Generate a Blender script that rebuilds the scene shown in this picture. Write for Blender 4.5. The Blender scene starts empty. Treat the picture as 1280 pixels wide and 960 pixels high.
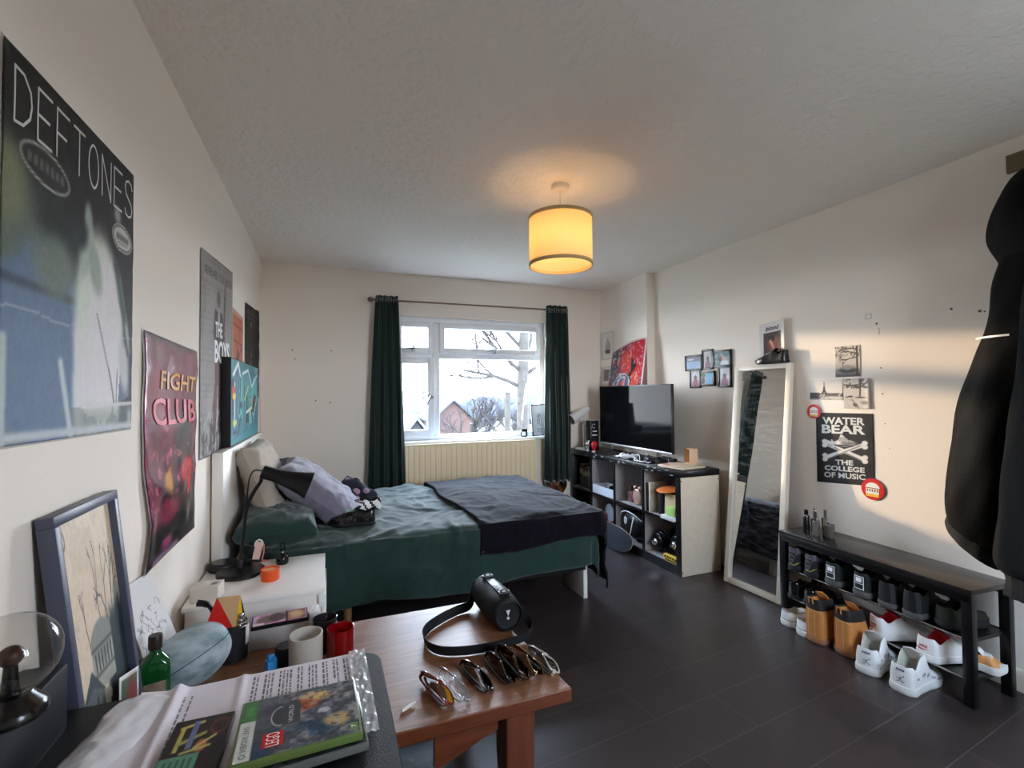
import bpy, bmesh, math, random
import numpy as np
from mathutils import Vector, Matrix, Euler, noise

random.seed(7)
scene = bpy.context.scene
COL = scene.collection
PI = math.pi
V = Vector

# ------------------------------------------------------------------ helpers
def lin(c):
    o = []
    for x in c[:3]:
        x = x / 255.0
        o.append(x / 12.92 if x <= 0.04045 else ((x + 0.055) / 1.055) ** 2.4)
    return (o[0], o[1], o[2], 1.0)

def T(x=0, y=0, z=0, rz=0, rx=0, ry=0, s=1):
    return Matrix.Translation((x, y, z)) @ Euler((rx, ry, rz), 'XYZ').to_matrix().to_4x4() @ Matrix.Scale(s, 4)

class G:
    """collects primitives and links them as ONE mesh object"""
    def __init__(self):
        self.v, self.f, self.m = [], [], []
    def add(self, vs, fs, mi=0, M=None):
        b = len(self.v)
        self.v += [tuple(M @ V(p)) if M else tuple(p) for p in vs]
        self.f += [tuple(b + i for i in f) for f in fs]
        self.m += [mi] * len(fs)
        return self
    def box(self, c, s, rot=(0, 0, 0), bev=0.0, mi=0, M=None, seg=2):
        R = T(*c) @ Euler(rot, 'XYZ').to_matrix().to_4x4()
        if M: R = M @ R
        x, y, z = s[0] / 2, s[1] / 2, s[2] / 2
        vs = [(-x, -y, -z), (x, -y, -z), (x, y, -z), (-x, y, -z), (-x, -y, z), (x, -y, z), (x, y, z), (-x, y, z)]
        fs = [(0, 3, 2, 1), (4, 5, 6, 7), (0, 1, 5, 4), (1, 2, 6, 5), (2, 3, 7, 6), (3, 0, 4, 7)]
        if bev > 0:
            bm = bmesh.new()
            bv = [bm.verts.new(p) for p in vs]
            for f in fs: bm.faces.new([bv[i] for i in f])
            bmesh.ops.bevel(bm, geom=bm.edges[:] + bm.verts[:], offset=min(bev, min(s) * 0.49), segments=seg, profile=0.5, affect='EDGES')
            bm.verts.ensure_lookup_table()
            bm.verts.index_update()
            vs = [v.co[:] for v in bm.verts]
            fs = [tuple(v.index for v in f.verts) for f in bm.faces]
            bm.free()
        return self.add(vs, fs, mi, R)
    def lathe(self, prof, n=32, M=None, mi=0, ang=2 * PI):
        vs, fs = [], []
        k = len(prof)
        for i in range(n):
            a = ang * i / n
            for r, z in prof: vs.append((r * math.cos(a), r * math.sin(a), z))
        for i in range(n):
            j = (i + 1) % n
            for q in range(k - 1):
                if prof[q][0] < 1e-7 and prof[q + 1][0] < 1e-7: continue
                if prof[q][0] < 1e-7: fs.append((i * k + q, j * k + q + 1, i * k + q + 1))
                elif prof[q + 1][0] < 1e-7: fs.append((i * k + q, j * k + q, i * k + q + 1))
                else: fs.append((i * k + q, j * k + q, j * k + q + 1, i * k + q + 1))
        return self.add(vs, fs, mi, M)
    def cyl(self, p0, p1, r0, r1=None, n=16, mi=0, M=None):
        return self.tube([p0, p1], [r0, r0 if r1 is None else r1], n, mi=mi, M=M)
    def tube(self, pts, r, n=8, closed=False, caps=True, mi=0, M=None, flat=1.0):
        pts = [V(p) for p in pts]
        k = len(pts)
        rs = list(r) if hasattr(r, '__len__') else [r] * k
        vs, fs = [], []
        up = None
        for i, p in enumerate(pts):
            if closed: d = pts[(i + 1) % k] - pts[i - 1]
            else: d = pts[min(i + 1, k - 1)] - pts[max(i - 1, 0)]
            d = d.normalized() if d.length > 1e-9 else V((0, 0, 1))
            if up is None:
                up = V((0, 0, 1)) if abs(d.z) < 0.9 else V((1, 0, 0))
            a = d.cross(up)
            if a.length < 1e-6: a = d.orthogonal()
            a.normalize()
            b = a.cross(d).normalized()
            up = b
            for q in range(n):
                t = 2 * PI * q / n
                vs.append(p + a * (math.cos(t) * rs[i]) + b * (math.sin(t) * rs[i] * flat))
        for i in range(k if closed else k - 1):
            j = (i + 1) % k
            for q in range(n):
                w = (q + 1) % n
                fs.append((i * n + q, i * n + w, j * n + w, j * n + q))
        if caps and not closed:
            fs.append(tuple(range(n - 1, -1, -1)))
            fs.append(tuple((k - 1) * n + q for q in range(n)))
        return self.add(vs, fs, mi, M)
    def prism(self, poly, z0, z1, mi=0, M=None):
        n = len(poly)
        vs = [(x, y, z0) for x, y in poly] + [(x, y, z1) for x, y in poly]
        fs = [tuple(range(n - 1, -1, -1)), tuple(range(n, 2 * n))]
        fs += [(i, (i + 1) % n, n + (i + 1) % n, n + i) for i in range(n)]
        return self.add(vs, fs, mi, M)
    def grid(self, nu, nv, fn, mi=0, M=None, wrapu=False, flip=False):
        vs = [fn(i / nu, j / nv) for i in range(nu if wrapu else nu + 1) for j in range(nv + 1)]
        fs = []
        w = nv + 1
        for i in range(nu):
            i2 = (i + 1) % nu if wrapu else i + 1
            for j in range(nv):
                q = (i * w + j, i2 * w + j, i2 * w + j + 1, i * w + j + 1)
                fs.append(q[::-1] if flip else q)
        return self.add(vs, fs, mi, M)
    def ell(self, c, r, rot=(0, 0, 0), nu=24, nv=14, p=1.0, mi=0, M=None, disp=None):
        R = T(*c) @ Euler(rot, 'XYZ').to_matrix().to_4x4()
        if M: R = M @ R
        def sp(x): return math.copysign(abs(x) ** p, x)
        vs, fs = [], []
        for j in range(nv + 1):
            b = -PI / 2 + PI * j / nv
            for i in range(nu):
                a = 2 * PI * i / nu
                q = V((r[0] * sp(math.cos(b)) * sp(math.cos(a)), r[1] * sp(math.cos(b)) * sp(math.sin(a)), r[2] * sp(math.sin(b))))
                if disp: q = disp(q)
                vs.append(q)
        for j in range(nv):
            for i in range(nu):
                i2 = (i + 1) % nu
                fs.append((j * nu + i, j * nu + i2, (j + 1) * nu + i2, (j + 1) * nu + i))
        return self.add(vs, fs, mi, R)
    def loft(self, rings, mi=0, M=None, caps=True, closed=True):
        n = len(rings[0])
        vs = [p for r in rings for p in r]
        fs = []
        for i in range(len(rings) - 1):
            for q in range(n if closed else n - 1):
                w = (q + 1) % n
                fs.append((i * n + q, i * n + w, (i + 1) * n + w, (i + 1) * n + q))
        if caps:
            fs.append(tuple(range(n - 1, -1, -1)))
            fs.append(tuple((len(rings) - 1) * n + q for q in range(n)))
        return self.add(vs, fs, mi, M)
    def text(self, s, w, h, fn=None, M=None, mi=0, thick=0.0, bold=0.0, sub=0, shear=0.0):
        """lettering fitted to a w x h box; fn(x,y)->point, or flat in the XY plane of M"""
        cu = bpy.data.curves.new('t', 'FONT')
        cu.body = s; cu.align_x = 'LEFT'; cu.offset = bold; cu.resolution_u = 3; cu.shear = shear
        ob = bpy.data.objects.new('t', cu); COL.objects.link(ob)
        dg = bpy.context.evaluated_depsgraph_get(); dg.update()
        me = bpy.data.meshes.new_from_object(ob.evaluated_get(dg))
        co = [v.co.copy() for v in me.vertices]
        fs = [tuple(p.vertices) for p in me.polygons]
        bpy.data.objects.remove(ob); bpy.data.curves.remove(cu); bpy.data.meshes.remove(me)
        if not co: return self
        x0 = min(c.x for c in co); x1 = max(c.x for c in co); y0 = min(c.y for c in co); y1 = max(c.y for c in co)
        ps = [((c.x - x0) / (x1 - x0) * w, (c.y - y0) / (y1 - y0) * h) for c in co]
        if fn: vs = [fn(x, y) for x, y in ps]
        else: vs = [(x, y, thick) for x, y in ps]
        return self.add(vs, fs, mi, None if fn else M)
    def build(self, name, mats, parent=None, local=False, sharp=40, smooth=True, colors=None):
        me = bpy.data.meshes.new(name)
        me.from_pydata(self.v, [], self.f)
        if not isinstance(mats, (list, tuple)): mats = [mats]
        for m in mats: me.materials.append(m)
        for p, mi in zip(me.polygons, self.m): p.material_index = mi
        bm = bmesh.new(); bm.from_mesh(me)
        bmesh.ops.recalc_face_normals(bm, faces=bm.faces)
        bm.to_mesh(me); bm.free()
        if colors is not None:
            ca = me.color_attributes.new('art', 'FLOAT_COLOR', 'POINT')
            ca.data.foreach_set('color', np.asarray(colors, dtype=np.float32).ravel())
        if smooth:
            me.polygons.foreach_set('use_smooth', [True] * len(me.polygons))
            me.set_sharp_from_angle(angle=math.radians(sharp))
        ob = bpy.data.objects.new(name, me)
        COL.objects.link(ob)
        if parent is not None:
            ob.parent = parent
            W[ob.name] = W[parent.name]
            if not local: me.transform(W[parent.name].inverted())
        else:
            W[ob.name] = Matrix.Identity(4)
        me.update()
        return ob

W = {}
def thing(name, label, cat, loc=(0, 0, 0), rz=0, group=None, rx=0, ry=0):
    o = bpy.data.objects.new(name, None)
    COL.objects.link(o)
    o.location = loc; o.rotation_euler = (rx, ry, rz)
    W[o.name] = T(loc[0], loc[1], loc[2], rz, rx, ry)
    o.empty_display_size = 0.05
    return tag(o, label, cat, group)

def tag(o, label, cat, group=None):
    o['label'] = label; o['category'] = cat
    if group: o['group'] = group
    return o

def struct(o):
    o['kind'] = 'structure'
    return o

def dup(root, label, M=None):
    r = root.copy(); COL.objects.link(r)
    if label: r['label'] = label
    W[r.name] = W[root.name].copy()
    if M is not None:
        r.matrix_world = M
        r.location = M.to_translation(); r.rotation_euler = M.to_euler(); W[r.name] = M.copy()
    def rec(src, dst):
        for ch in list(src.children):
            c = ch.copy(); COL.objects.link(c); c.parent = dst; W[c.name] = W[dst.name]
            rec(ch, c)
    rec(root, r)
    return r

def re_origin(o, loc):
    """single-mesh thing: put its origin at loc without moving it"""
    o.data.transform(Matrix.Translation(-V(loc))); o.location = loc
    W[o.name] = T(*loc)
    return o

# ------------------------------------------------------------------ materials
def nodes(name):
    m = bpy.data.materials.new(name); m.use_nodes = True
    nt = m.node_tree
    return m, nt, nt.nodes['Principled BSDF']

_cache = {}
def mat(name, rgb, rough=0.6, metal=0.0, spec=0.5, bump=0.0, bscale=60.0, var=0.0, vscale=8.0, emis=None, estr=0.0, trans=0.0, ior=1.45, coat=0.0, sheen=0.0, alpha=1.0, stretch=None):
    if name in _cache: return _cache[name]
    m, nt, b = nodes(name)
    b.inputs['Base Color'].default_value = lin(rgb)
    b.inputs['Roughness'].default_value = rough
    b.inputs['Metallic'].default_value = metal
    b.inputs['Specular IOR Level'].default_value = spec
    b.inputs['IOR'].default_value = ior
    b.inputs['Transmission Weight'].default_value = trans
    b.inputs['Coat Weight'].default_value = coat
    b.inputs['Alpha'].default_value = alpha
    if sheen:
        b.inputs['Sheen Weight'].default_value = sheen
        b.inputs['Sheen Roughness'].default_value = 0.5
    if emis:
        b.inputs['Emission Color'].default_value = lin(emis); b.inputs['Emission Strength'].default_value = estr
    if bump or var:
        tc = nt.nodes.new('ShaderNodeTexCoord')
        src = tc.outputs['Object']
        if stretch:
            mp = nt.nodes.new('ShaderNodeMapping'); mp.inputs['Scale'].default_value = stretch
            nt.links.new(src, mp.inputs['Vector']); src = mp.outputs['Vector']
    if bump:
        n = nt.nodes.new('ShaderNodeTexNoise'); n.inputs['Scale'].default_value = bscale; n.inputs['Detail'].default_value = 5
        nt.links.new(src, n.inputs['Vector'])
        bp = nt.nodes.new('ShaderNodeBump'); bp.inputs['Strength'].default_value = bump; bp.inputs['Distance'].default_value = 0.01
        nt.links.new(n.outputs['Fac'], bp.inputs['Height']); nt.links.new(bp.outputs['Normal'], b.inputs['Normal'])
    if var:
        n2 = nt.nodes.new('ShaderNodeTexNoise'); n2.inputs['Scale'].default_value = vscale; n2.inputs['Detail'].default_value = 6
        nt.links.new(src, n2.inputs['Vector'])
        r = nt.nodes.new('ShaderNodeValToRGB')
        c = lin(rgb)
        r.color_ramp.elements[0].position = 0.3; r.color_ramp.elements[1].position = 0.7
        r.color_ramp.elements[0].color = tuple(min(1, x * (1 - var)) for x in c[:3]) + (1,)
        r.color_ramp.elements[1].color = tuple(min(1, x * (1 + var)) for x in c[:3]) + (1,)
        nt.links.new(n2.outputs['Fac'], r.inputs['Fac']); nt.links.new(r.outputs['Color'], b.inputs['Base Color'])
    _cache[name] = m
    return m

def wood(name, dark, light, rough=0.4, axis=0, scale=3.0, coat=0.0):
    m, nt, b = nodes(name)
    tc = nt.nodes.new('ShaderNodeTexCoord'); mp = nt.nodes.new('ShaderNodeMapping')
    s = [14.0, 14.0, 14.0]; s[axis] = 1.2
    mp.inputs['Scale'].default_value = s
    n = nt.nodes.new('ShaderNodeTexNoise'); n.inputs['Scale'].default_value = scale; n.inputs['Detail'].default_value = 9; n.inputs['Roughness'].default_value = 0.65
    r = nt.nodes.new('ShaderNodeValToRGB')
    r.color_ramp.elements[0].position = 0.3; r.color_ramp.elements[1].position = 0.72
    r.color_ramp.elements[0].color = lin(dark); r.color_ramp.elements[1].color = lin(light)
    bp = nt.nodes.new('ShaderNodeBump'); bp.inputs['Strength'].default_value = 0.25; bp.inputs['Distance'].default_value = 0.004
    L = nt.links.new
    L(tc.outputs['Object'], mp.inputs['Vector']); L(mp.outputs['Vector'], n.inputs['Vector']); L(n.outputs['Fac'], r.inputs['Fac'])
    L(r.outputs['Color'], b.inputs['Base Color']); L(n.outputs['Fac'], bp.inputs['Height']); L(bp.outputs['Normal'], b.inputs['Normal'])
    b.inputs['Roughness'].default_value = rough
    b.inputs['Coat Weight'].default_value = coat
    b.inputs['Coat Roughness'].default_value = 0.35
    return m

def art_mat(name, rough=0.5, spec=0.4, coat=0.0):
    m, nt, b = nodes(name)
    a = nt.nodes.new('ShaderNodeAttribute'); a.attribute_name = 'art'
    nt.links.new(a.outputs['Color'], b.inputs['Base Color'])
    b.inputs['Roughness'].default_value = rough; b.inputs['Specular IOR Level'].default_value = spec
    b.inputs['Coat Weight'].default_value = coat; b.inputs['Coat Roughness'].default_value = 0.15
    return m

def pane_mat(name, tint=(255, 255, 255), refl=0.06, rough=0.0):
    """thin clear pane: see-through plus a fresnel reflection"""
    m = bpy.data.materials.new(name); m.use_nodes = True
    nt = m.node_tree; nt.nodes.clear()
    o = nt.nodes.new('ShaderNodeOutputMaterial'); mx = nt.nodes.new('ShaderNodeMixShader')
    t = nt.nodes.new('ShaderNodeBsdfTransparent'); g = nt.nodes.new('ShaderNodeBsdfGlossy'); lw = nt.nodes.new('ShaderNodeLayerWeight'); pw = nt.nodes.new('ShaderNodeMath'); pw.operation = 'POWER'; pw.inputs[1].default_value = 4.0
    ma = nt.nodes.new('ShaderNodeMath'); ma.operation = 'MULTIPLY_ADD'; ma.inputs[1].default_value = 0.55; ma.inputs[2].default_value = refl * 0.6
    nt.links.new(lw.outputs['Facing'], pw.inputs[0]); nt.links.new(pw.outputs[0], ma.inputs[0])
    t.inputs['Color'].default_value = lin(tint); g.inputs['Roughness'].default_value = rough
    L = nt.links.new
    L(ma.outputs[0], mx.inputs['Fac']); L(t.outputs['BSDF'], mx.inputs[1]); L(g.outputs['BSDF'], mx.inputs[2]); L(mx.outputs['Shader'], o.inputs['Surface'])
    return m

# ---- vector art: numpy colour fields
def h2(ix, iy, seed):
    n = (ix.astype(np.int64) * 374761393 + iy.astype(np.int64) * 668265263 + seed * 974634) & 0xffffffff
    n = ((n ^ (n >> 13)) * 1274126177) & 0xffffffff
    return ((n ^ (n >> 16)) & 0xffff) / 65535.0
def vn(x, y, seed=0):
    ix, iy = np.floor(x), np.floor(y); fx, fy = x - ix, y - iy
    fx = fx * fx * (3 - 2 * fx); fy = fy * fy * (3 - 2 * fy)
    a, b, c, d = h2(ix, iy, seed), h2(ix + 1, iy, seed), h2(ix, iy + 1, seed), h2(ix + 1, iy + 1, seed)
    return a + (b - a) * fx + (c - a) * fy + (a - b - c + d) * fx * fy
def fbm(x, y, seed=0, o=4):
    s, a, t = 0, 0.5, 0
    for i in range(o):
        s = s + a * vn(x * 2 ** i, y * 2 ** i, seed + i); t += a; a *= 0.5
    return s / t
def sm(a, b, x):
    t = np.clip((x - a) / (b - a), 0, 1); return t * t * (3 - 2 * t)
class Art:
    def __init__(self, u, v, base):
        self.u, self.v = u, v
        self.c = np.tile(np.array(base, float), (len(u), 1))
    def put(self, mask, col):
        m = np.clip(mask, 0, 1)[:, None]
        self.c = self.c * (1 - m) + np.array(col, float) * m
        return self
    def ell(self, cx, cy, rx, ry, col, soft=0.15, rot=0, n=0.0, ns=6):
        dx, dy = self.u - cx, self.v - cy
        c, s = math.cos(rot), math.sin(rot)
        d = np.sqrt(((dx * c + dy * s) / rx) ** 2 + ((-dx * s + dy * c) / ry) ** 2)
        if n: d = d + n * (fbm(self.u * ns, self.v * ns, int(cx * 97 + cy * 31)) - 0.5)
        return self.put(1 - sm(1 - soft, 1 + soft, d), col)
    def rect(self, x0, y0, x1, y1, col, soft=0.004):
        m = sm(x0 - soft, x0 + soft, self.u) * (1 - sm(x1 - soft, x1 + soft, self.u)) * sm(y0 - soft, y0 + soft, self.v) * (1 - sm(y1 - soft, y1 + soft, self.v))
        return self.put(m, col)
    def line(self, x0, y0, x1, y1, w, col, soft=0.5):
        dx, dy = x1 - x0, y1 - y0; L = dx * dx + dy * dy + 1e-12
        t = np.clip(((self.u - x0) * dx + (self.v - y0) * dy) / L, 0, 1)
        d = np.hypot(self.u - x0 - t * dx, self.v - y0 - t * dy)
        return self.put(1 - sm(w * (1 - soft), w * (1 + soft), d), col)
    def poly(self, pts, col, soft=0.004):
        ins = np.zeros(len(self.u), bool); n = len(pts)
        for i in range(n):
            (x0, y0), (x1, y1) = pts[i], pts[(i + 1) % n]
            if y0 == y1: continue
            c = (self.v > y0) != (self.v > y1)
            ins ^= c & (self.u < (x1 - x0) * (self.v - y0) / (y1 - y0) + x0)
        return self.put(ins.astype(float), col)
    def noise(self, amt, sc, seed=3):
        n = fbm(self.u * sc, self.v * sc, seed) - 0.5
        self.c = np.clip(self.c + amt * n[:, None], 0, 255); return self
    def out(self):
        c = np.clip(self.c, 0, 255) / 255.0
        l = np.where(c <= 0.04045, c / 12.92, ((c + 0.055) / 1.055) ** 2.4)
        return np.concatenate([l, np.ones((len(l), 1))], 1)

def art_grid(name, P, nu, nv, paint, base, m, parent=None):
    """printed surface: P(u,v) -> point for u,v in 0..1, paint(Art) draws the print"""
    uu = np.repeat(np.arange(nu + 1) / nu, nv + 1); vv = np.tile(np.arange(nv + 1) / nv, nu + 1)
    a = Art(uu, vv, base); paint(a)
    g = G(); g.grid(nu, nv, P)
    return g.build(name, m, parent, colors=a.out(), sharp=60)

# ------------------------------------------------------------------ camera / view
cam = bpy.data.cameras.new('camera'); cam_o = bpy.data.objects.new('camera', cam); COL.objects.link(cam_o)
cam.sensor_width = 36.0; cam.lens = 591.1 / 1280 * 36.0; cam.clip_start = 0.02; cam.clip_end = 400
yaw, pitch, roll = 0.37163, 0.02261, -0.00731
fwd = V((math.sin(yaw) * math.cos(pitch), math.cos(yaw) * math.cos(pitch), math.sin(pitch)))
rt = V((math.cos(yaw), -math.sin(yaw), 0)); upv = rt.cross(fwd)
r2 = rt * math.cos(roll) + upv * math.sin(roll); u2 = -rt * math.sin(roll) + upv * math.cos(roll)
Mc = Matrix((r2, u2, -fwd)).transposed().to_4x4(); Mc.translation = V((0, 0, 1.37))
cam_o.matrix_world = Mc
scene.camera = cam_o
scene.view_settings.view_transform = 'Standard'; scene.view_settings.look = 'None'
scene.view_settings.gamma = 1.0; scene.view_settings.use_curve_mapping = False
EXPOSURE = 2.9
scene.view_settings.exposure = EXPOSURE
cy = scene.cycles
cy.use_denoising = True
cy.max_bounces = 18; cy.diffuse_bounces = 14; cy.glossy_bounces = 5; cy.transmission_bounces = 8; cy.transparent_max_bounces = 16
cy.sample_clamp_indirect = 8.0; cy.caustics_reflective = False; cy.caustics_refractive = False; cy.blur_glossy = 0.5
cy.use_light_tree = True

# ================================================================== SETTING
XL, XR, YB, H, YF = -0.537, 2.955, 4.58, 2.537, -0.45
XS, YS = 2.862, 3.76            # the wall steps forward beyond YS

m_wall = mat('wall_paint', (240, 230, 218), 0.8, spec=0.2, bump=0.12, bscale=180)
m_wall_cool = m_wall
m_ceil = None
def ceiling_mat():
    m, nt, b = nodes('artex')
    tc = nt.nodes.new('ShaderNodeTexCoord')
    n = nt.nodes.new('ShaderNodeTexNoise'); n.inputs['Scale'].default_value = 22; n.inputs['Detail'].default_value = 5; n.inputs['Distortion'].default_value = 1.2
    mu = nt.nodes.new('ShaderNodeTexMusgrave') if hasattr(bpy.types, 'ShaderNodeTexMusgrave') else nt.nodes.new('ShaderNodeTexVoronoi')
    mu.inputs['Scale'].default_value = 28
    ad = nt.nodes.new('ShaderNodeMath'); ad.operation = 'MULTIPLY_ADD'; ad.inputs[1].default_value = 0.35
    bp = nt.nodes.new('ShaderNodeBump'); bp.inputs['Strength'].default_value = 0.55; bp.inputs['Distance'].default_value = 0.012
    L = nt.links.new
    L(tc.outputs['Object'], n.inputs['Vector']); L(tc.outputs['Object'], mu.inputs['Vector'])
    L(mu.outputs[0], ad.inputs[0]); L(n.outputs['Fac'], ad.inputs[2])
    L(ad.outputs[0], bp.inputs['Height']); L(bp.outputs['Normal'], b.inputs['Normal'])
    b.inputs['Base Color'].default_value = lin((238, 229, 220)); b.inputs['Roughness'].default_value = 0.85; b.inputs['Specular IOR Level'].default_value = 0.15
    return m
def floor_mat():
    m, nt, b = nodes('dark_laminate')
    tc = nt.nodes.new('ShaderNodeTexCoord'); mp = nt.nodes.new('ShaderNodeMapping')
    mp.inputs['Rotation'].default_value = (0, 0, math.radians(-5.7)); mp.inputs['Location'].default_value = (0.05, -0.165, 0)
    br = nt.nodes.new('ShaderNodeTexBrick')
    br.inputs['Scale'].default_value = 1.0; br.inputs['Brick Width'].default_value = 0.92; br.inputs['Row Height'].default_value = 0.228
    br.inputs['Mortar Size'].default_value = 0.0022; br.inputs['Mortar Smooth'].default_value = 0.3; br.offset = 0.37
    br.inputs['Color1'].default_value = lin((47, 38, 38)); br.inputs['Color2'].default_value = lin((56, 46, 45)); br.inputs['Mortar'].default_value = lin((82, 73, 72))
    n = nt.nodes.new('ShaderNodeTexNoise'); n.inputs['Scale'].default_value = 7; n.inputs['Detail'].default_value = 8
    ov = nt.nodes.new('ShaderNodeMixRGB'); ov.blend_type = 'OVERLAY'; ov.inputs['Fac'].default_value = 0.35
    rr = nt.nodes.new('ShaderNodeMapRange'); rr.inputs[3].default_value = 0.27; rr.inputs[4].default_value = 0.46
    n2 = nt.nodes.new('ShaderNodeTexNoise'); n2.inputs['Scale'].default_value = 120; n2.inputs['Detail'].default_value = 3
    bp = nt.nodes.new('ShaderNodeBump'); bp.inputs['Strength'].default_value = 0.12; bp.inputs['Distance'].default_value = 0.003
    L = nt.links.new
    L(tc.outputs['Object'], mp.inputs['Vector']); L(mp.outputs['Vector'], br.inputs['Vector']); L(mp.outputs['Vector'], n.inputs['Vector'])
    L(mp.outputs['Vector'], n2.inputs['Vector'])
    L(br.outputs['Color'], ov.inputs[1]); L(n.outputs['Fac'], ov.inputs[2]); L(ov.outputs['Color'], b.inputs['Base Color'])
    L(n.outputs['Fac'], rr.inputs[0]); L(rr.outputs[0], b.inputs['Roughness'])
    L(n2.outputs['Fac'], bp.inputs['Height']); L(bp.outputs['Normal'], b.inputs['Normal'])
    b.inputs['Specular IOR Level'].default_value = 0.5
    return m
m_ceil = ceiling_mat(); m_floor = floor_mat()
m_white = mat('white_gloss', (238, 238, 236), 0.35)
m_upvc = mat('white_plastic_frame', (236, 240, 245), 0.3)
m_skirt = mat('cream_gloss', (216, 204, 184), 0.45)

struct(G().box(((XL + XR) / 2, (YF + YB) / 2, -0.06), (XR - XL + 0.5, YB - YF + 0.5, 0.12)).build('floor', m_floor))
struct(G().box(((XL + XR) / 2, (YF + YB) / 2, H + 0.06), (XR - XL + 0.5, YB - YF + 0.5, 0.12)).build('ceiling', m_ceil))
struct(G().box((XL - 0.07, (YF + YB) / 2, H / 2), (0.14, YB - YF + 0.3, H)).build('wall_left', m_wall))
g = G().prism([(XR, YF - 0.15), (XR + 0.14, YF - 0.15), (XR + 0.14, YB + 0.14), (XS, YB + 0.14), (XS, YS), (XR, YS)], 0, H)
struct(g.build('wall_right', m_wall, smooth=False))
FX0, FX1, FZ0, FZ1 = 1.35, 2.35, 1.05, 2.05  # opening for the added fill window
g = G()
g.box(((XL + FX0) / 2, YF - 0.07, H / 2), (FX0 - XL, 0.14, H)).box(((XR + FX1) / 2, YF - 0.07, H / 2), (XR - FX1, 0.14, H))
g.box(((FX0 + FX1) / 2, YF - 0.07, FZ0 / 2), (FX1 - FX0, 0.14, FZ0)).box(((FX0 + FX1) / 2, YF - 0.07, (H + FZ1) / 2), (FX1 - FX0, 0.14, H - FZ1))
struct(g.build('wall_front', m_wall))
WX0, WX1, WZ0, WZ1 = 0.56, 2.17, 0.93, 2.14
g = G()
g.box(((XL + WX0) / 2, YB + 0.07, H / 2), (WX0 - XL, 0.14, H)).box(((XS + 0.1 + WX1) / 2, YB + 0.07, H / 2), (XS + 0.1 - WX1, 0.14, H))
g.box(((WX0 + WX1) / 2, YB + 0.07, WZ0 / 2), (WX1 - WX0, 0.14, WZ0)).box(((WX0 + WX1) / 2, YB + 0.07, (H + WZ1) / 2), (WX1 - WX0, 0.14, H - WZ1))
struct(g.build('wall_window', m_wall))

def skirting(name, p0, p1, nrm):
    prof = [(0, 0), (0.016, 0), (0.016, 0.075), (0.012, 0.09), (0.006, 0.097), (0, 0.1)]
    p0, p1, nrm = V(p0), V(p1), V(nrm)
    rings = [[tuple(p + nrm * d + V((0, 0, z))) for d, z in prof] for p in (p0, p1)]
    struct(G().loft(rings).build(name, m_skirt))
skirting('baseboard_right', (XR, YF, 0), (XR, YS, 0), (-1, 0, 0))
skirting('baseboard_left', (XL, YF, 0), (XL, YB, 0), (1, 0, 0))
skirting('baseboard_window', (XL, YB, 0), (XS, YB, 0), (0, -1, 0))

# small old fixings and marks left in the right wall
g = G()
for y, z, r in ((1.772, 1.765, .006), (1.42, 1.79, .006), (1.308, 1.76, .007), (1.29, 1.755, .004), (1.755, 1.508, .004), (1.75, 1.36, .004), (1.74, 1.19, .003), (1.72, 1.05, .002)):
    g.cyl((XR + 0.002, y, z), (XR - 0.002, y, z), r, n=10)
g.cyl((XR - .0006, 1.76, 1.70), (XR - .0006, 1.76, 1.74), .0012, n=5)
for a, b in (((1.80, 1.80), (1.832, 1.80)), ((1.832, 1.80), (1.832, 1.828)), ((1.832, 1.828), (1.80, 1.828)), ((1.80, 1.828), (1.80, 1.80))):
    g.cyl((XR - .0004, a[0], a[1]), (XR - .0004, b[0], b[1]), .0009, n=5)
struct(g.build('trim_1', mat('wall_plug_grey', (96, 84, 74), 0.8)))
g = G()
for x, z in ((-0.29, 1.78), (0.03, 1.78), (-0.27, 1.70), (-.1, 1.33), (.02, 1.31)):
    g.cyl((x, YB + 0.002, z), (x, YB - 0.002, z), 0.006, n=10)
struct(g.build('trim_2', mat('wall_plug_grey', (96, 84, 74), 0.8)))

# ---- window
win = G()
yA, yB2 = 4.625, 4.695
def bar(g, x0, x1, z0, z1, y0, y1, bev=0.006, mi=0):
    g.box(((x0 + x1) / 2, (y0 + y1) / 2, (z0 + z1) / 2), (x1 - x0, y1 - y0, z1 - z0), bev=bev, mi=mi)
bar(win, WX0, WX0 + .055, WZ0, WZ1, yA, yB2); bar(win, WX1 - .05, WX1, WZ0, WZ1, yA, yB2)
bar(win, WX0 + .056, WX1 - .051, WZ1 - .055, WZ1, yA, yB2); bar(win, WX0 + .056, WX1 - .051, WZ0, WZ0 + .05, yA, yB2)
bar(win, .965, 1.035, WZ0 + .052, WZ1 - .057, yA + .0015, yB2 - .0015); bar(win, WX0 + .057, .963, 1.735, 1.79, yA + .0015, yB2 - .0015); bar(win, 1.037, WX1 - .052, 1.735, 1.79, yA + .0015, yB2 - .0015)
win_o = struct(win.build('window_1', m_upvc))
m_pane = pane_mat('window_glass', refl=0.06)
m_hand = mat('satin_metal', (150, 150, 152), 0.3, metal=0.9)
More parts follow.
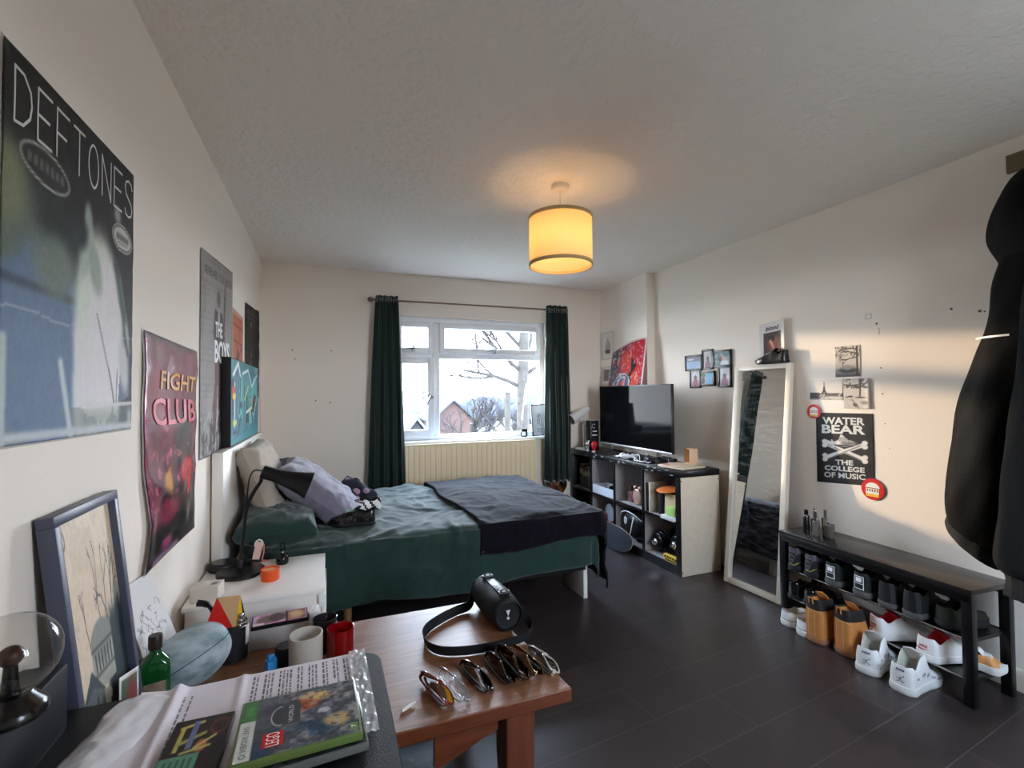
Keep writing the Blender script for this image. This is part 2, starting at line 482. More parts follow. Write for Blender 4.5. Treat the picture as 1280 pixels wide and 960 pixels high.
def sash(x0, x1, z0, z1, w, handle, fixed=False):
    y0, y1 = 4.605, 4.665
    if not fixed:
        g = G()
        bar(g, x0, x0 + w, z0, z1, y0, y1); bar(g, x1 - w, x1, z0, z1, y0, y1)
        bar(g, x0 + w, x1 - w, z0, z0 + w, y0, y1); bar(g, x0 + w, x1 - w, z1 - w, z1, y0, y1)
        s = g.build('sash', m_upvc, win_o); i = w - .004
    else: s = win_o; i = -.004
    gp = G(); gp.box(((x0 + x1) / 2, 4.655, (z0 + z1) / 2), (x1 - x0 - 2 * i, .004, z1 - z0 - 2 * i))
    gp.build('pane', m_pane, s, smooth=False)
    if handle:
        hx, hz, ang = handle
        g = G(); M = T(hx, y0, hz, ry=ang)
        g.box((0, -.006, 0), (.03, .012, .06), bev=.005, M=M).box((0, -.02, 0), (.018, .03, .022), bev=.006, M=M)
        g.tube([(0, -.032, 0), (-.03, -.042, -.002), (-.07, -.04, -.006), (-.11, -.034, -.008)], [.009, .009, .008, .007], 8, M=M)
        g.build('handle', m_hand, s)
sash(WX0 + .05, .97, 1.785, WZ1 - .05, .055, (.77, 1.825, 0))
sash(1.03, WX1 - .045, 1.785, WZ1 - .05, .055, (1.60, 1.825, 0))
sash(WX0 + .05, .97, WZ0 + .045, 1.74, .06, (.935, 1.36, -1.0))
sash(1.035, WX1 - .05, WZ0 + .05, 1.735, .0, None, True)
G().box(((WX0 + WX1) / 2, 4.565, WZ0 - .012), (WX1 - WX0 + .06, .15, .026), bev=.008).build('window_sill', m_white, win_o)

# ---- added window behind the camera, unseen, put in for fill daylight
g = G(); fm = (FX0 + FX1) / 2
for x0, x1, z0, z1 in ((FX0, FX0 + .05, FZ0, FZ1), (FX1 - .05, FX1, FZ0, FZ1), (FX0, FX1, FZ0, FZ0 + .05), (FX0, FX1, FZ1 - .05, FZ1), (fm - .03, fm + .03, FZ0, FZ1)):
    bar(g, x0, x1, z0, z1, YF - .10, YF - .04)
added_win = struct(g.build('added_window', m_upvc))
for x0, x1 in ((FX0 + .045, fm - .025), (fm + .025, FX1 - .045)):
    G().box(((x0 + x1) / 2, YF - .07, (FZ0 + FZ1) / 2), (x1 - x0, .004, FZ1 - FZ0 - .09)).build('pane', m_pane, added_win, smooth=False)
G().box((fm, YF + .02, FZ0 - .012), (FX1 - FX0 + .06, .16, .026), bev=.008).build('window_sill', m_white, added_win)

# ---- sky, sun, window portal
SKY, SUN = 5.0, 0.60
w = bpy.data.worlds.new('sky'); scene.world = w; w.use_nodes = True
nt = w.node_tree; bg = nt.nodes['Background']
tc = nt.nodes.new('ShaderNodeTexCoord'); sp = nt.nodes.new('ShaderNodeSeparateXYZ'); rp = nt.nodes.new('ShaderNodeValToRGB')
nt.links.new(tc.outputs['Generated'], sp.inputs[0]); nt.links.new(sp.outputs['Z'], rp.inputs['Fac']); nt.links.new(rp.outputs['Color'], bg.inputs['Color'])
rp.color_ramp.elements[0].position = 0.0; rp.color_ramp.elements[0].color = (0.86, 0.92, 1.0, 1)
rp.color_ramp.elements[1].position = 0.7; rp.color_ramp.elements[1].color = (0.52, 0.72, 1.0, 1)
bg.inputs['Strength'].default_value = SKY
sl = bpy.data.lights.new('sun', 'SUN'); sl.energy = SUN; sl.angle = math.radians(1.6); sl.color = (1.0, 0.74, 0.46)
so = bpy.data.objects.new('sun', sl); COL.objects.link(so); so.location = (-3, 12, 6)
so.rotation_euler = V((0.40, -1.0, -0.115)).to_track_quat('-Z', 'Y').to_euler()
pl_ = bpy.data.lights.new('window_portal', 'AREA'); pl_.shape = 'RECTANGLE'; pl_.size = WX1 - WX0; pl_.size_y = WZ1 - WZ0
pl_.cycles.is_portal = True
po = bpy.data.objects.new('window_portal', pl_); COL.objects.link(po)
po.location = ((WX0 + WX1) / 2, 4.71, (WZ0 + WZ1) / 2); po.rotation_euler = (-PI / 2, 0, 0)

p2 = bpy.data.lights.new('window_portal', 'AREA'); p2.shape = 'RECTANGLE'; p2.size = FX1 - FX0; p2.size_y = FZ1 - FZ0  # sky portal of the added window behind the camera
p2.cycles.is_portal = True
po_added = bpy.data.objects.new('window_portal', p2); COL.objects.link(po_added)
po_added.location = ((FX0 + FX1) / 2, YF - .125, (FZ0 + FZ1) / 2); po_added.rotation_euler = (PI / 2, 0, 0)

# ================================================================== OUTSIDE
def branch(g, p, d, r, L, depth, rng, spread=0.6, up=0.15, kink=0.25, kids=(2, 3), decay=0.68, knob=False):
    pts, rs = [p], [r]
    n = 4
    for i in range(n):
        d = (d + V((rng.uniform(-kink, kink), rng.uniform(-kink, kink), rng.uniform(-kink, kink) + up * .5)) * 0.5).normalized()
        p = p + d * (L / n); pts.append(p); rs.append(r * (1 - 0.45 * (i + 1) / n))
    if knob and depth == 0: rs[-1] = r * 1.9; rs[-2] = r * 1.2
    g.tube(pts, rs, 5 if r > .03 else 4, caps=depth == 0)
    if depth <= 0: return
    for k in range(rng.randint(*kids)):
        t = rng.uniform(0.45, 1.0); q = pts[min(n, int(t * n))]
        nd = (d + V((rng.uniform(-1, 1), rng.uniform(-1, 1), rng.uniform(-.6, 1))) * spread).normalized()
        branch(g, q, nd, r * rng.uniform(.5, .65), L * rng.uniform(decay - .12, decay + .1), depth - 1, rng, spread, up, kink, kids, decay, knob)
m_bark = mat('bark', (34, 31, 30), 0.9, var=0.3, vscale=6)
m_bark2 = mat('pale_bark', (46, 42, 38), 0.9, var=0.3, vscale=6)
m_twig = mat('twigs', (36, 31, 29), 0.9)
# big tree right of the view
rng = random.Random(3)
tr = thing('bare_tree', 'large bare tree with a thick pale trunk at the right of the window view', 'tree', (5.0, 12.0, -3.0))
G().tube([(5.05, 12, -3), (5.03, 12, -1), (4.98, 12, 1.5), (5.05, 12, 3.2), (5.12, 12, 5.2)], [.24, .19, .16, .14, .12], 12).build('trunk', m_bark2, tr)
g = G()
for p, d, L in (((4.98, 12, 1.55), (-.9, .1, .55), 1.7), ((4.99, 12, 2.0), (-.75, -.2, .75), 1.6), ((5.03, 12, 2.6), (-.7, .2, .6), 1.5), ((5.03, 12, 1.9), (.8, 0, .5), 1.3), ((5.05, 12, 3.1), (-.8, .1, .35), 2.0), ((5.05, 12, 2.5), (.7, .2, .5), 1.0)):
    branch(g, V(p), V(d).normalized(), .065, L, 3, rng, .7, .2, .5, (2, 3), .66)
g.build('branches', m_bark, tr)
for i, (x, y, h, lab) in enumerate(((4.15, 14.0, 0.5, 'lower bare pollarded tree with knobbly branch ends, middle of the window view'), (5.0, 13.2, 0.25, 'tangled bare shrubby tree just left of the thick pale trunk outside'))):
    t = thing('pollarded_tree', lab, 'tree', (x, y, -3))
    G().tube([(x, y, -3), (x + .03, y, -1.2), (x, y, h)], [.17, .14, .1], 9).build('trunk', m_bark, t)
    g = G()
    for k in range(15):
        a = rng.uniform(0, 2 * PI); z = rng.uniform(-1.6, h)
        branch(g, V((x, y, z)), V((math.cos(a), math.sin(a) * .6, rng.uniform(.3, 1.1))).normalized(), .032, rng.uniform(.6, 1.1), 3, rng, .75, .25, .5, (2, 3), .7, True)
    g.build('branches', m_twig, t)
G().tube([(4.28, 11.4, -3), (4.3, 11.4, -.5), (4.32, 11.4, 1.45)], [.09, .08, .075], 9).build('tree_stump', m_bark2)
tag(bpy.data.objects['tree_stump'], 'pale upright tree stump lit by the sun among the bare shrubs outside', 'tree')
def house(name, label, x0, x1, y, zb, ze, zr, wallm, roofm, axis='x', depth=6):
    t = thing(name, label, 'building', ((x0 + x1) / 2, y, zb))
    xm = (x0 + x1) / 2
    if axis == 'gable':
        G().prism([(x0, zb), (x1, zb), (x1, ze), (xm, zr - .05), (x0, ze)], 0, depth, M=Matrix(((1, 0, 0, 0), (0, 0, 1, y), (0, 1, 0, 0), (0, 0, 0, 1)))).build('wall', wallm, t)
        g = G()
        for a, b in ((x0 - .2, xm), (xm, x1 + .2)):
            za, zb_ = (ze - .1, zr) if a < xm - .01 else (zr, ze - .1)
            g.add([(a, y - .2, za), (b, y - .2, zb_), (b, y + depth, zb_), (a, y + depth, za), (a, y - .2, za + .12), (b, y - .2, zb_ + .12), (b, y + depth, zb_ + .12), (a, y + depth, za + .12)],
                  [(0, 3, 2, 1), (4, 5, 6, 7), (0, 1, 5, 4), (1, 2, 6, 5), (2, 3, 7, 6), (3, 0, 4, 7)])
        g.build('roof', roofm, t)
    else:
        G().box((xm, y + depth / 2, (zb + ze) / 2), (x1 - x0, depth, ze - zb)).build('wall', wallm, t)
        g = G().add([(x0 - .2, y - .2, ze), (x1 + .2, y - .2, ze), (x1 + .2, y + depth, ze), (x0 - .2, y + depth, ze), (x0 - .2, y + depth / 2, zr), (x1 + .2, y + depth / 2, zr)], [(0, 1, 5, 4), (2, 3, 4, 5), (1, 2, 5), (3, 0, 4), (3, 2, 1, 0)])
        g.build('roof', roofm, t)
    return t
m_brick = mat('red_brick', (54, 37, 34), 0.9, var=0.15, vscale=3)
m_slate = mat('slate_roof', (34, 38, 47), 0.8)
m_render = mat('pale_render', (52, 52, 55), 0.9)
house('brick_house', 'red brick gabled house behind the pollarded tree', 6.1, 8.6, 29, -3, -.2, 1.0, m_brick, m_slate, 'gable')
house('terraced_house', 'slate roofed house with a brick wall left of the red gabled house', 3.9, 5.6, 31, -3, -1.2, .6, m_brick, m_slate)
house('garden_shed', 'low shed with a pale pitched roof seen through the left casement', 2.2, 3.35, 16, -3, -.3, .55, m_render, mat('pale_roof', (70, 80, 86), 0.6), 'gable')
t = house('distant_house', 'orange brick house far off in the left casement', 6.6, 9.0, 45, -3, -.2, .9, mat('orange_brick', (62, 44, 34), 0.9), mat('dull_tile', (58, 52, 52), .9))
t = thing('office_block', 'far off flat topped office block on the skyline', 'building', (15, 90, -3))
G().box((15.5, 93, -.3), (5.4, 6, 5.2)).build('wall', m_render, t)
g = G()
for k in range(3): g.box((15.5, 89.95, -1.2 + k * 1.25), (5.0, .1, .55))
g.build('window_band', mat('dark_glass', (70, 84, 100), .3), t)
g = G()
rng = random.Random(11)
for k in range(46):
    x = rng.uniform(4, 60); y = rng.uniform(60, 85)
    g.ell((x, y, -1.6 + rng.uniform(-.4, .8)), (rng.uniform(1.5, 3.2), 1.5, rng.uniform(1.2, 2.6)), nu=9, nv=6, disp=lambda q: q + noise.noise_vector(q * 1.7) * .5)
o = g.build('woodland', mat('hazy_trees', (46, 49, 55), 0.95)); tag(o, 'hazy line of trees along the horizon beyond the houses', 'trees'); o['kind'] = 'stuff'
o = G().grid(30, 40, lambda u, v: (-40 + 120 * u, -45 + 165 * v, -3 + .15 * noise.noise(V((u * 20, v * 20, 0))))).build('garden_ground', mat('winter_lawn', (100, 100, 90), 0.95, var=.2, vscale=.6))
struct(o)

# ================================================================== CEILING LAMP
LX, LY = 1.209, 2.34
t = thing('ceiling_light', 'lit pendant lamp with a cream drum shade hanging from the ceiling', 'lamp', (LX, LY, H))
m_plw = mat('warm_white_plastic', (232, 222, 204), 0.45)
G().lathe([(0, H), (.048, H), (.05, H - .012), (.046, H - .026), (.02, H - .034), (0, H - .034)], 32, T(LX, LY)).build('ceiling_rose', m_plw, t)
G().cyl((LX, LY, H - .03), (LX, LY, 2.30), .0035, n=10).build('cord', m_plw, t)
m, nt, b = nodes('shade_fabric')
nt.nodes.remove(b); out = nt.nodes['Material Output']
d1 = nt.nodes.new('ShaderNodeBsdfDiffuse'); d2 = nt.nodes.new('ShaderNodeBsdfTranslucent'); mx = nt.nodes.new('ShaderNodeMixShader'); mx.inputs['Fac'].default_value = 0.45
d1.inputs['Color'].default_value = lin((242, 222, 176)); d2.inputs['Color'].default_value = lin((250, 224, 164))
nt.links.new(d1.outputs[0], mx.inputs[1]); nt.links.new(d2.outputs[0], mx.inputs[2]); nt.links.new(mx.outputs[0], out.inputs['Surface'])
ZT, ZB, RS = 2.355, 2.085, 0.175
def shade_ring(z0, z1, r0, r1=None):
    return G().lathe([(r0, z0), (r0, z1)], 64, T(LX, LY))
g = shade_ring(ZB, ZT, RS); sh = g.build('lamp_shade', m, t)
m_trim = mat('shade_trim', (196, 168, 118), 0.7)
for z in (ZT - .006, ZB + .006):
    G().lathe([(RS + .0035, z - .009), (RS + .0035, z + .009), (RS - .003, z + .009), (RS - .003, z - .009), (RS + .0035, z - .009)], 64, T(LX, LY)).build('trim_band', m_trim, sh)
g = G().tube([(LX + .166, LY - .057, ZB), (LX + .166, LY - .057, ZT)], .0028, 6); g.build('seam', m_trim, sh)
g = G()
for k in range(3):
    a = k * 2 * PI / 3 + .4
    g.cyl((LX, LY, ZT - .03), (LX + RS * math.cos(a), LY + RS * math.sin(a), ZT - .008), .0022, n=6)
g.lathe([(.02, ZT - .028), (.026, ZT - .028), (.026, ZT - .034), (.02, ZT - .034), (.02, ZT - .028)], 20, T(LX, LY))
g.build('spider', m_plw, t)
G().lathe([(0, 2.31), (.016, 2.31), (.02, 2.28), (.017, 2.262), (0, 2.262)], 20, T(LX, LY)).build('bulb_holder', m_plw, t)
BULB = 9.0
G().ell((LX, LY, 2.232), (.03, .03, .036), nu=20, nv=12).build('bulb', mat('bulb_glow', (255, 220, 160), 0.3, emis=(255, 208, 146), estr=BULB), t)

# ================================================================== CURTAINS
ROD_Y, ROD_Z = 4.445, 2.245
t = thing('curtain_rod', 'thin metal curtain pole with a ball end above the window', 'curtain pole', (.36, ROD_Y, ROD_Z))
m_rod = mat('antique_steel', (120, 98, 88), 0.35, metal=0.8)
G().cyl((.37, ROD_Y, ROD_Z), (2.345, ROD_Y, ROD_Z + .012), .008, n=14).build('pole', m_rod, t)
for x in (.36, 2.348):
    G().ell((x, ROD_Y, ROD_Z + (.012 if x > 1 else 0)), (.027, .024, .024)).build('finial', m_rod, t)
for x in (.445, 2.31):
    g = G().cyl((x, ROD_Y, ROD_Z), (x, YB, ROD_Z), .006, n=8).cyl((x, YB - .008, ROD_Z), (x, YB + .001, ROD_Z), .022, n=14)
    g.build('bracket', m_rod, t)
m_curt = mat('green_velvet', (13, 38, 33), 0.85, sheen=0.2, bump=0.15, bscale=220)
m_lining = mat('curtain_lining', (208, 204, 190), 0.85)
def curtain(label, x0t, x1t, x0b, x1b, ztop, zbot, nf, ph, lining):
    t = thing('curtain', label, 'curtain', ((x0t + x1t) / 2, ROD_Y, ztop))
    def fn(off, zb):
        def f(u, v):
            k = v ** 0.75
            x0 = x0t + (x0b - x0t) * k; x1 = x1t + (x1b - x1t) * k
            a = .03 * (0.55 + .6 * v)
            q = 2 * PI * nf * u + ph + .5 * math.sin(3 * v + u * 4)
            z = ztop + (zb - ztop) * v + .006 * math.sin(q * 2) * (1 - v) + .012 * math.sin(q) * v
            return (x0 + (x1 - x0) * u + .012 * math.sin(q * 2 + v), ROD_Y + off + a * math.sin(q) + .012 * noise.noise(V((u * 5, v * 4, ph))), z)
        return f
    g = G(); g.grid(70, 40, fn(0, zbot)); c = g.build('fabric', m_curt, t, sharp=80)
    md = c.modifiers.new('thick', 'SOLIDIFY'); md.thickness = .004
    if lining:
        g = G(); g.grid(70, 20, fn(.012, zbot - .015)); g.build('lining', m_lining, t, sharp=80)
    for k in range(nf * 2):
        u = (k + .5) / (nf * 2); x = x0t + (x1t - x0t) * u
        g = G().tube([(x + .0, ROD_Y + .022 * math.cos(a), ROD_Z + .003 + .022 * math.sin(a)) for a in np.linspace(0, 2 * PI, 14)[:-1]], .004, 6, closed=True)
        g.build('eyelet', m_hand, t)
curtain('left dark green curtain, long and flared, beside the window behind the bed', .405, .605, .325, .675, 2.285, .16, 4, .4, False)
curtain('right dark green curtain gathered beside the window above the guitar', 2.135, 2.36, 2.11, 2.40, 2.30, .47, 4, 1.2, True)

# ================================================================== RADIATOR
t = thing('radiator', 'cream ribbed panel radiator under the window', 'radiator', (1.33, YB, .25))
m_rad = mat('cream_enamel', (246, 228, 192), 0.45)
x0, x1, z0, z1 = .62, 2.0, .30, .90
nr = 27
def radf(u, v):
    p = (u * nr) % 1.0
    r = 1 - sm(.30, .42, np.array(p)) * (1 - sm(.58, .70, np.array(p)))
    e = float(sm(.02, .07, np.array(v)) * (1 - sm(.93, .98, np.array(v))))
    return (x0 + (x1 - x0) * u, 4.468 + .010 * (1 - float(r) * e), z0 + (z1 - z0) * v)
g = G(); g.grid(nr * 14, 14, radf); g.box(((x0 + x1) / 2, 4.515, (z0 + z1) / 2), (x1 - x0 - .004, .07, z1 - z0 - .006), bev=.01); g.build('panel', m_rad, t, sharp=50)
g = G(); g.box(((x0 + x1) / 2, 4.51, z1 + .002), (x1 - x0, .086, .012), bev=.004)
for k in range(60):
    pass
g.build('top_grille', m_rad, t)
for x in (.8, 1.8): G().box((x, 4.561, .6), (.03, .036, .3)).build('bracket', m_rad, t)
for x in (x0 + .02, x1 - .02):
    G().tube([(x, 4.51, z0 + .03), (x, 4.51, .15), (x, 4.51, 0)], .0085, 10).build('pipe', mat('copper_pipe', (196, 150, 110), .4, metal=.5), t)

# ================================================================== BED
t = thing('bed', 'white panel double bed with its headboard against the left wall', 'bed', (.55, 3.43, 0))
BX0, BX1, BY0, BY1 = -.475, 1.60, 2.76, 4.12
m_melamine = mat('white_melamine', (238, 233, 226), 0.4)
G().box((-.502, 3.42, .55), (.05, 1.46, 1.09), bev=.004).build('headboard', m_melamine, t)
m_slab = mat('dark_hessian', (12, 11, 11), .9)
for y in (BY0 + .02, BY1 - .02):
    G().box(((BX0 + BX1) / 2, y, .27), (BX1 - BX0 - .02, .03, .12)).build('side_rail', m_slab, t)
for y in (2.83, 4.05):
    G().box((1.615, y + .13 * (1 if y < 3 else -1), .135), (.03, .30, .27), bev=.002).build('leg', m_melamine, t)
G().box((1.595, 3.44, .285), (.03, 1.32, .09)).build('end_rail', m_slab, t)
G().cyl((.11, 2.98, 0), (.11, 2.98, .25), .022, .03, n=16).build('leg', mat('beech', (176, 132, 92), .5), t)
g = G(); g.box(((BX0 + BX1) / 2, 3.44, .33), (BX1 - BX0 - .03, BY1 - BY0 - .04, .03)); g.build('slatted_base', m_slab, t)
g = G(); g.box((.562, 3.44, .445), (2.045, 1.34, .19), bev=.05, seg=3); g.build('mattress', mat('mattress_ticking', (196, 196, 196), .9), t)

def drape(a, b, Xf, Yn, Yf, top, r):
    """a along the bed, b across it, both measured on the unrolled cloth"""
    dA = max(0.0, a - Xf)
    if b < Yn: dB, sg = Yn - b, -1
    elif b > Yf: dB, sg = b - Yf, 1
    else: dB, sg = 0.0, 0
    d = math.hypot(dA, dB)
    if d < 1e-9: return V((a, b, top)), V((0, 0, 1))
    ux, uy = dA / d, sg * dB / d
    if d < r * PI / 2:
        th = d / r; out, dn = r * math.sin(th), r * (1 - math.cos(th)); n = V((ux * math.sin(th), uy * math.sin(th), math.cos(th)))
    else:
        out, dn = r, r + d - r * PI / 2; n = V((ux, uy, 0.05))
    return V((min(a, Xf) + ux * out, (Yn if sg < 0 else Yf if sg > 0 else b) + uy * out, top - dn)), n
def ridged(p):
    return 1 - abs(noise.noise(p)) * 2
def cloth(name, mat_, a0, a1, b0, b1, Xf, Yn, Yf, top, r, amp, fold, nu, nv, seed, hem=None, edge=None, lump=0.0, parent=None, under=None):
    amp0 = amp
    g = G()
    def f(u, v):
        a = a0 + (a1 - a0) * u
        if edge: a = a + edge(v) * (1 - u)
        bn = b0 + (hem(a) if hem else 0)
        b = bn + (b1 - bn) * v
        p, n = drape(a, b, Xf, Yn, Yf, top, r)
        q = V((a, b, seed))
        amp = amp0 * (1 - .8 * float(sm(under[0], under[1], np.array(a)))) if under else amp0
        w = amp * noise.noise(q * 2.6) + amp * .8 * noise.noise(V((a * 5 + b * 2, b * 4 - a, seed + 3)))
        w += amp * .9 * max(0, ridged(V((a * 2.2 + b * 1.5, b * 2.6 - a * .9, seed + 7))) - .72) * 2.2
        w += amp * .5 * max(0, ridged(V((a * 5.5 - b * 2.2, b * 4.5 + a * 1.6, seed + 9))) - .74) * 2
        w += amp * .18 * noise.noise(q * 18)
        dn = top - p.z
        w += fold * min(1, dn / .2) * math.sin(a * 13 + 2 * noise.noise(q * 3) + seed) * (1 if b < Yn else .5)
        w += lump * max(0, 1 - ((b - (Yn + Yf) / 2) / ((Yf - Yn) / 2)) ** 2) * min(1, max(0, (Xf + .05 - a) / .4))
        p = p + n * w
        if p.z > top - .03: p.z = max(p.z, top - .012)
        return p
    g.grid(nu, nv, f)
    o = g.build(name, mat_, parent, sharp=80)
    md = o.modifiers.new('thick', 'SOLIDIFY'); md.thickness = .012; md.offset = -1
    return o
m_duvet = mat('green_cotton_velvet', (15, 50, 44), 0.85, sheen=0.32, bump=0.3, bscale=240, var=.14, vscale=5)
def duv_hem(a): return .055 * float(sm(1.05, 1.6, np.array(a))) + .02 * math.sin(a * 7)
o = cloth('duvet', m_duvet, -.40, 1.655 + .27, 2.74 - .37, 4.12 + .2, 1.595, 2.765, 4.09, .585, .075, .027, .012, 190, 150, 2.0, duv_hem, lump=.03, under=(.80, .95))
tag(o, 'rumpled teal green duvet spread over the double bed', 'duvet'); re_origin(o, (.6, 3.43, .56))
m_throw = mat('midnight_plush', (13, 10, 20), 0.95, sheen=0.13, spec=0.12, bump=0.3, bscale=160, var=.3, vscale=7)
o = cloth('throw_blanket', m_throw, .79, 1.672 + .47, 2.74 - .225, 4.11 + .16, 1.622, 2.735, 4.105, .618, .088, .016, .010, 130, 130, 5.0,
          lambda a: .02 * math.sin(a * 5), lambda v: -.03 + .07 * (1 - v) + .03 * math.sin(v * 9), lump=.028)
tag(o, 'dark navy plush throw folded over the foot half of the green duvet', 'blanket'); re_origin(o, (1.25, 3.43, .6))

def pillow(name, label, c, size, rot, m, seed, pw=4, wr=.018):
    g = G()
    lx, ly, th = size
    def side(s):
        def f(u, v):
            x, y = 2 * u - 1, 2 * v - 1
            e = max(0.0, (1 - abs(x) ** pw)) * max(0.0, (1 - abs(y) ** pw))
            t_ = th / 2 * e ** .42
            px = lx / 2 * x * (1 - .07 * (1 - y * y)); py = ly / 2 * y * (1 - .07 * (1 - x * x))
            q = V((px * 9, py * 6, seed + s * 3))
            w = wr * (noise.noise(q) + .5 * noise.noise(q * 2.7) + .9 * max(0, ridged(q * 1.4) - .7) * 2) * min(1, e * 3)
            return (px, py, s * (t_ + w))
        return f
    g.grid(40, 40, side(1)); g.grid(40, 40, side(-1), flip=True)
    M = T(*c) @ Euler(rot, 'XYZ').to_matrix().to_4x4()
    g.v = [tuple(M @ V(p)) for p in g.v]
    o = g.build(name, m, None, sharp=80); tag(o, label, 'pillow', 'pillows on the bed'); re_origin(o, c)
    return o
m_lilac = mat('grey_fleece', (116, 112, 128), 0.9, sheen=.5, bump=.4, bscale=200, var=.14, vscale=20)
m_beige = mat('oatmeal_linen', (176, 164, 150), 0.9, bump=.3, bscale=150)
pillow('pillow', 'dark green pillow lying flat at the bed head below the grey one', (-.255, 2.97, .663), (.40, .58, .18), (.0, .06, .05), m_duvet, 1)
pillow('pillow', 'oatmeal coloured pillow standing upright against the white headboard', (-.362, 3.28, .872), (.46, .66, .17), (0, 1.22, 0), m_beige, 2, wr=.02)
pillow('pillow', 'plain grey fleece pillow slumped in front of the upright oatmeal pillow', (-.045, 3.22, .768), (.58, .56, .19), (0, .68, -.06), m_lilac, 3)
pillow('pillow', 'grey pillow half hidden behind the slumped fleece pillow', (-.14, 3.78, .74), (.5, .5, .18), (0, .62, .1), mat('slate_cotton', (92, 92, 108), .9, bump=.2, bscale=120), 4)
o = pillow('spotted_cushion', 'small dark cushion with dusky pink spots beyond the slumped grey pillow', (.17, 3.50, .685), (.27, .2, .13), (0.5, .5, -.5), mat('ink_blue_cotton', (30, 28, 44), .9), 6)
del o['group']; o['category'] = 'cushion'
g = G(); M = T(.17, 3.50, .685) @ Euler((.5, .5, -.5), 'XYZ').to_matrix().to_4x4()
for x, y, r in ((-.06, -.04, .026), (.02, -.02, .03), (-.02, .04, .022), (.07, .03, .024), (.06, -.06, .018), (-.09, .03, .018)):
    g.ell((x, y, .058), (r, r, .008), nu=14, nv=6, M=M)
g.build('spots', mat('dusky_pink', (150, 122, 140), .9), o)

# ================================================================== ON THE SILL
t = thing('candle_jar', 'small black lidded candle jar with a white label on the window sill', 'candle', (1.91, 4.56, .932))
G().lathe([(0, 0), (.034, 0), (.036, .004), (.036, .07), (.033, .07), (.031, .055), (0, .055)], 28, T(1.91, 4.56, .931)).build('jar', mat('black_glass', (18, 18, 20), .12), t)
g = G(); g.grid(8, 1, lambda u, v: (1.91 + .0366 * math.cos(-2.6 + u * 1.1), 4.56 + .0366 * math.sin(-2.6 + u * 1.1), .946 + .04 * v)); g.build('paper_label', mat('label_white', (230, 230, 232), .6), t)
G().lathe([(0, .07), (.037, .07), (.037, .082), (0, .082)], 28, T(1.91, 4.56, .931)).build('lid', mat('black_glass', (18, 18, 20), .12), t)
def pic_frame(name, label, P0, ux, uz, w, h, bw, th, framem, paint, base, cat='picture', mount=0.0, group=None, res=40, rough=.3, nrm=None):
    """flat frame with its lower left corner at P0, width along ux, height along uz, facing nrm"""
    P0, ux, uz = V(P0), V(ux).normalized(), V(uz).normalized()
    n = V(nrm).normalized() if nrm else ux.cross(uz)
    M = Matrix((ux, uz, n)).transposed().to_4x4(); M.translation = P0
    t = thing(name, label, cat, P0, group=group)
    g = G()
    for c, s in (((w / 2, bw / 2, th / 2), (w, bw, th)), ((w / 2, h - bw / 2, th / 2), (w, bw, th)), ((bw / 2, h / 2, th / 2), (bw, h - 2 * bw, th)), ((w - bw / 2, h / 2, th / 2), (bw, h - 2 * bw, th))):
        g.box(c, s, bev=.0015, M=M)
    g.box((w / 2, h / 2, .0015), (w - .004, h - .004, .003), M=M)
    g.build('frame', framem, t)
    if mount:
        G().box((w / 2, h / 2, th * .42), (w - 2 * bw, h - 2 * bw, .002), M=M).build('mount', mat('mount_card', (226, 222, 214), .7), t)
    k = bw + mount
    art_grid('print', lambda u, v: tuple(M @ V((k + (w - 2 * k) * u, k + (h - 2 * k) * v, th * .42 + .0022))), res, res, paint, base, art_mat(name + '_print', rough), t)
    return t
def sk(a):
    rng = random.Random(5)
    for i in range(9):
        a.line(.5 + rng.uniform(-.16, .16), .25 + rng.uniform(0, .5), .5 + rng.uniform(-.16, .16), .25 + rng.uniform(0, .5), .012, (90, 100, 115))
    a.line(.3, .2, .7, .2, .02, (120, 130, 140)); a.line(.3, .12, .7, .12, .015, (150, 160, 170))
pic_frame('framed_drawing', 'thin black frame with a pale line drawing at the right of the window sill', (1.985, 4.52, .932), (.94, .2, .02), (.0, .17, .98), .20, .335, .009, .014, mat('black_frame', (26, 26, 28), .35), sk, (206, 220, 232))

# ================================================================== GUITAR
t = thing('electric_guitar', 'sunburst electric guitar standing below the right curtain by the black shelving', 'guitar', (2.21, 4.36, 0))
M = T(2.165, 4.485, .12, rx=-.045, ry=.235) @ Matrix(((1, 0, 0, 0), (0, 0, -1, 0), (0, 1, 0, 0), (0, 0, 0, 1)))
out = [(-.02, 0), (.05, .003), (.105, .03), (.135, .085), (.128, .14), (.098, .19), (.09, .225), (.105, .265), (.125, .31), (.118, .36), (.094, .385), (.072, .37), (.06, .335), (.035, .315), (-.035, .315), (-.058, .34), (-.07, .385), (-.092, .41), (-.118, .39), (-.13, .33), (-.112, .275), (-.096, .235), (-.103, .19), (-.132, .14), (-.14, .085), (-.112, .03), (-.07, .004)]
def smooth_poly(p, it=2):
    for _ in range(it):
        q = []
        for i in range(len(p)):
            a, b = p[i], p[(i + 1) % len(p)]
            q += [(a[0] * .75 + b[0] * .25, a[1] * .75 + b[1] * .25), (a[0] * .25 + b[0] * .75, a[1] * .25 + b[1] * .75)]
        p = q
    return p
m_sb, nt, b = nodes('sunburst_lacquer')
tc = nt.nodes.new('ShaderNodeTexCoord'); gr = nt.nodes.new('ShaderNodeTexGradient'); gr.gradient_type = 'SPHERICAL'; mp = nt.nodes.new('ShaderNodeMapping')
mp.inputs['Location'].default_value = (0, 0, -1.15); mp.inputs['Scale'].default_value = (5.2, 5.2, 4.0)
rp = nt.nodes.new('ShaderNodeValToRGB'); rp.color_ramp.elements[0].color = lin((40, 14, 8)); rp.color_ramp.elements[1].color = lin((236, 150, 60)); rp.color_ramp.elements[0].position = .1; rp.color_ramp.elements[1].position = .55
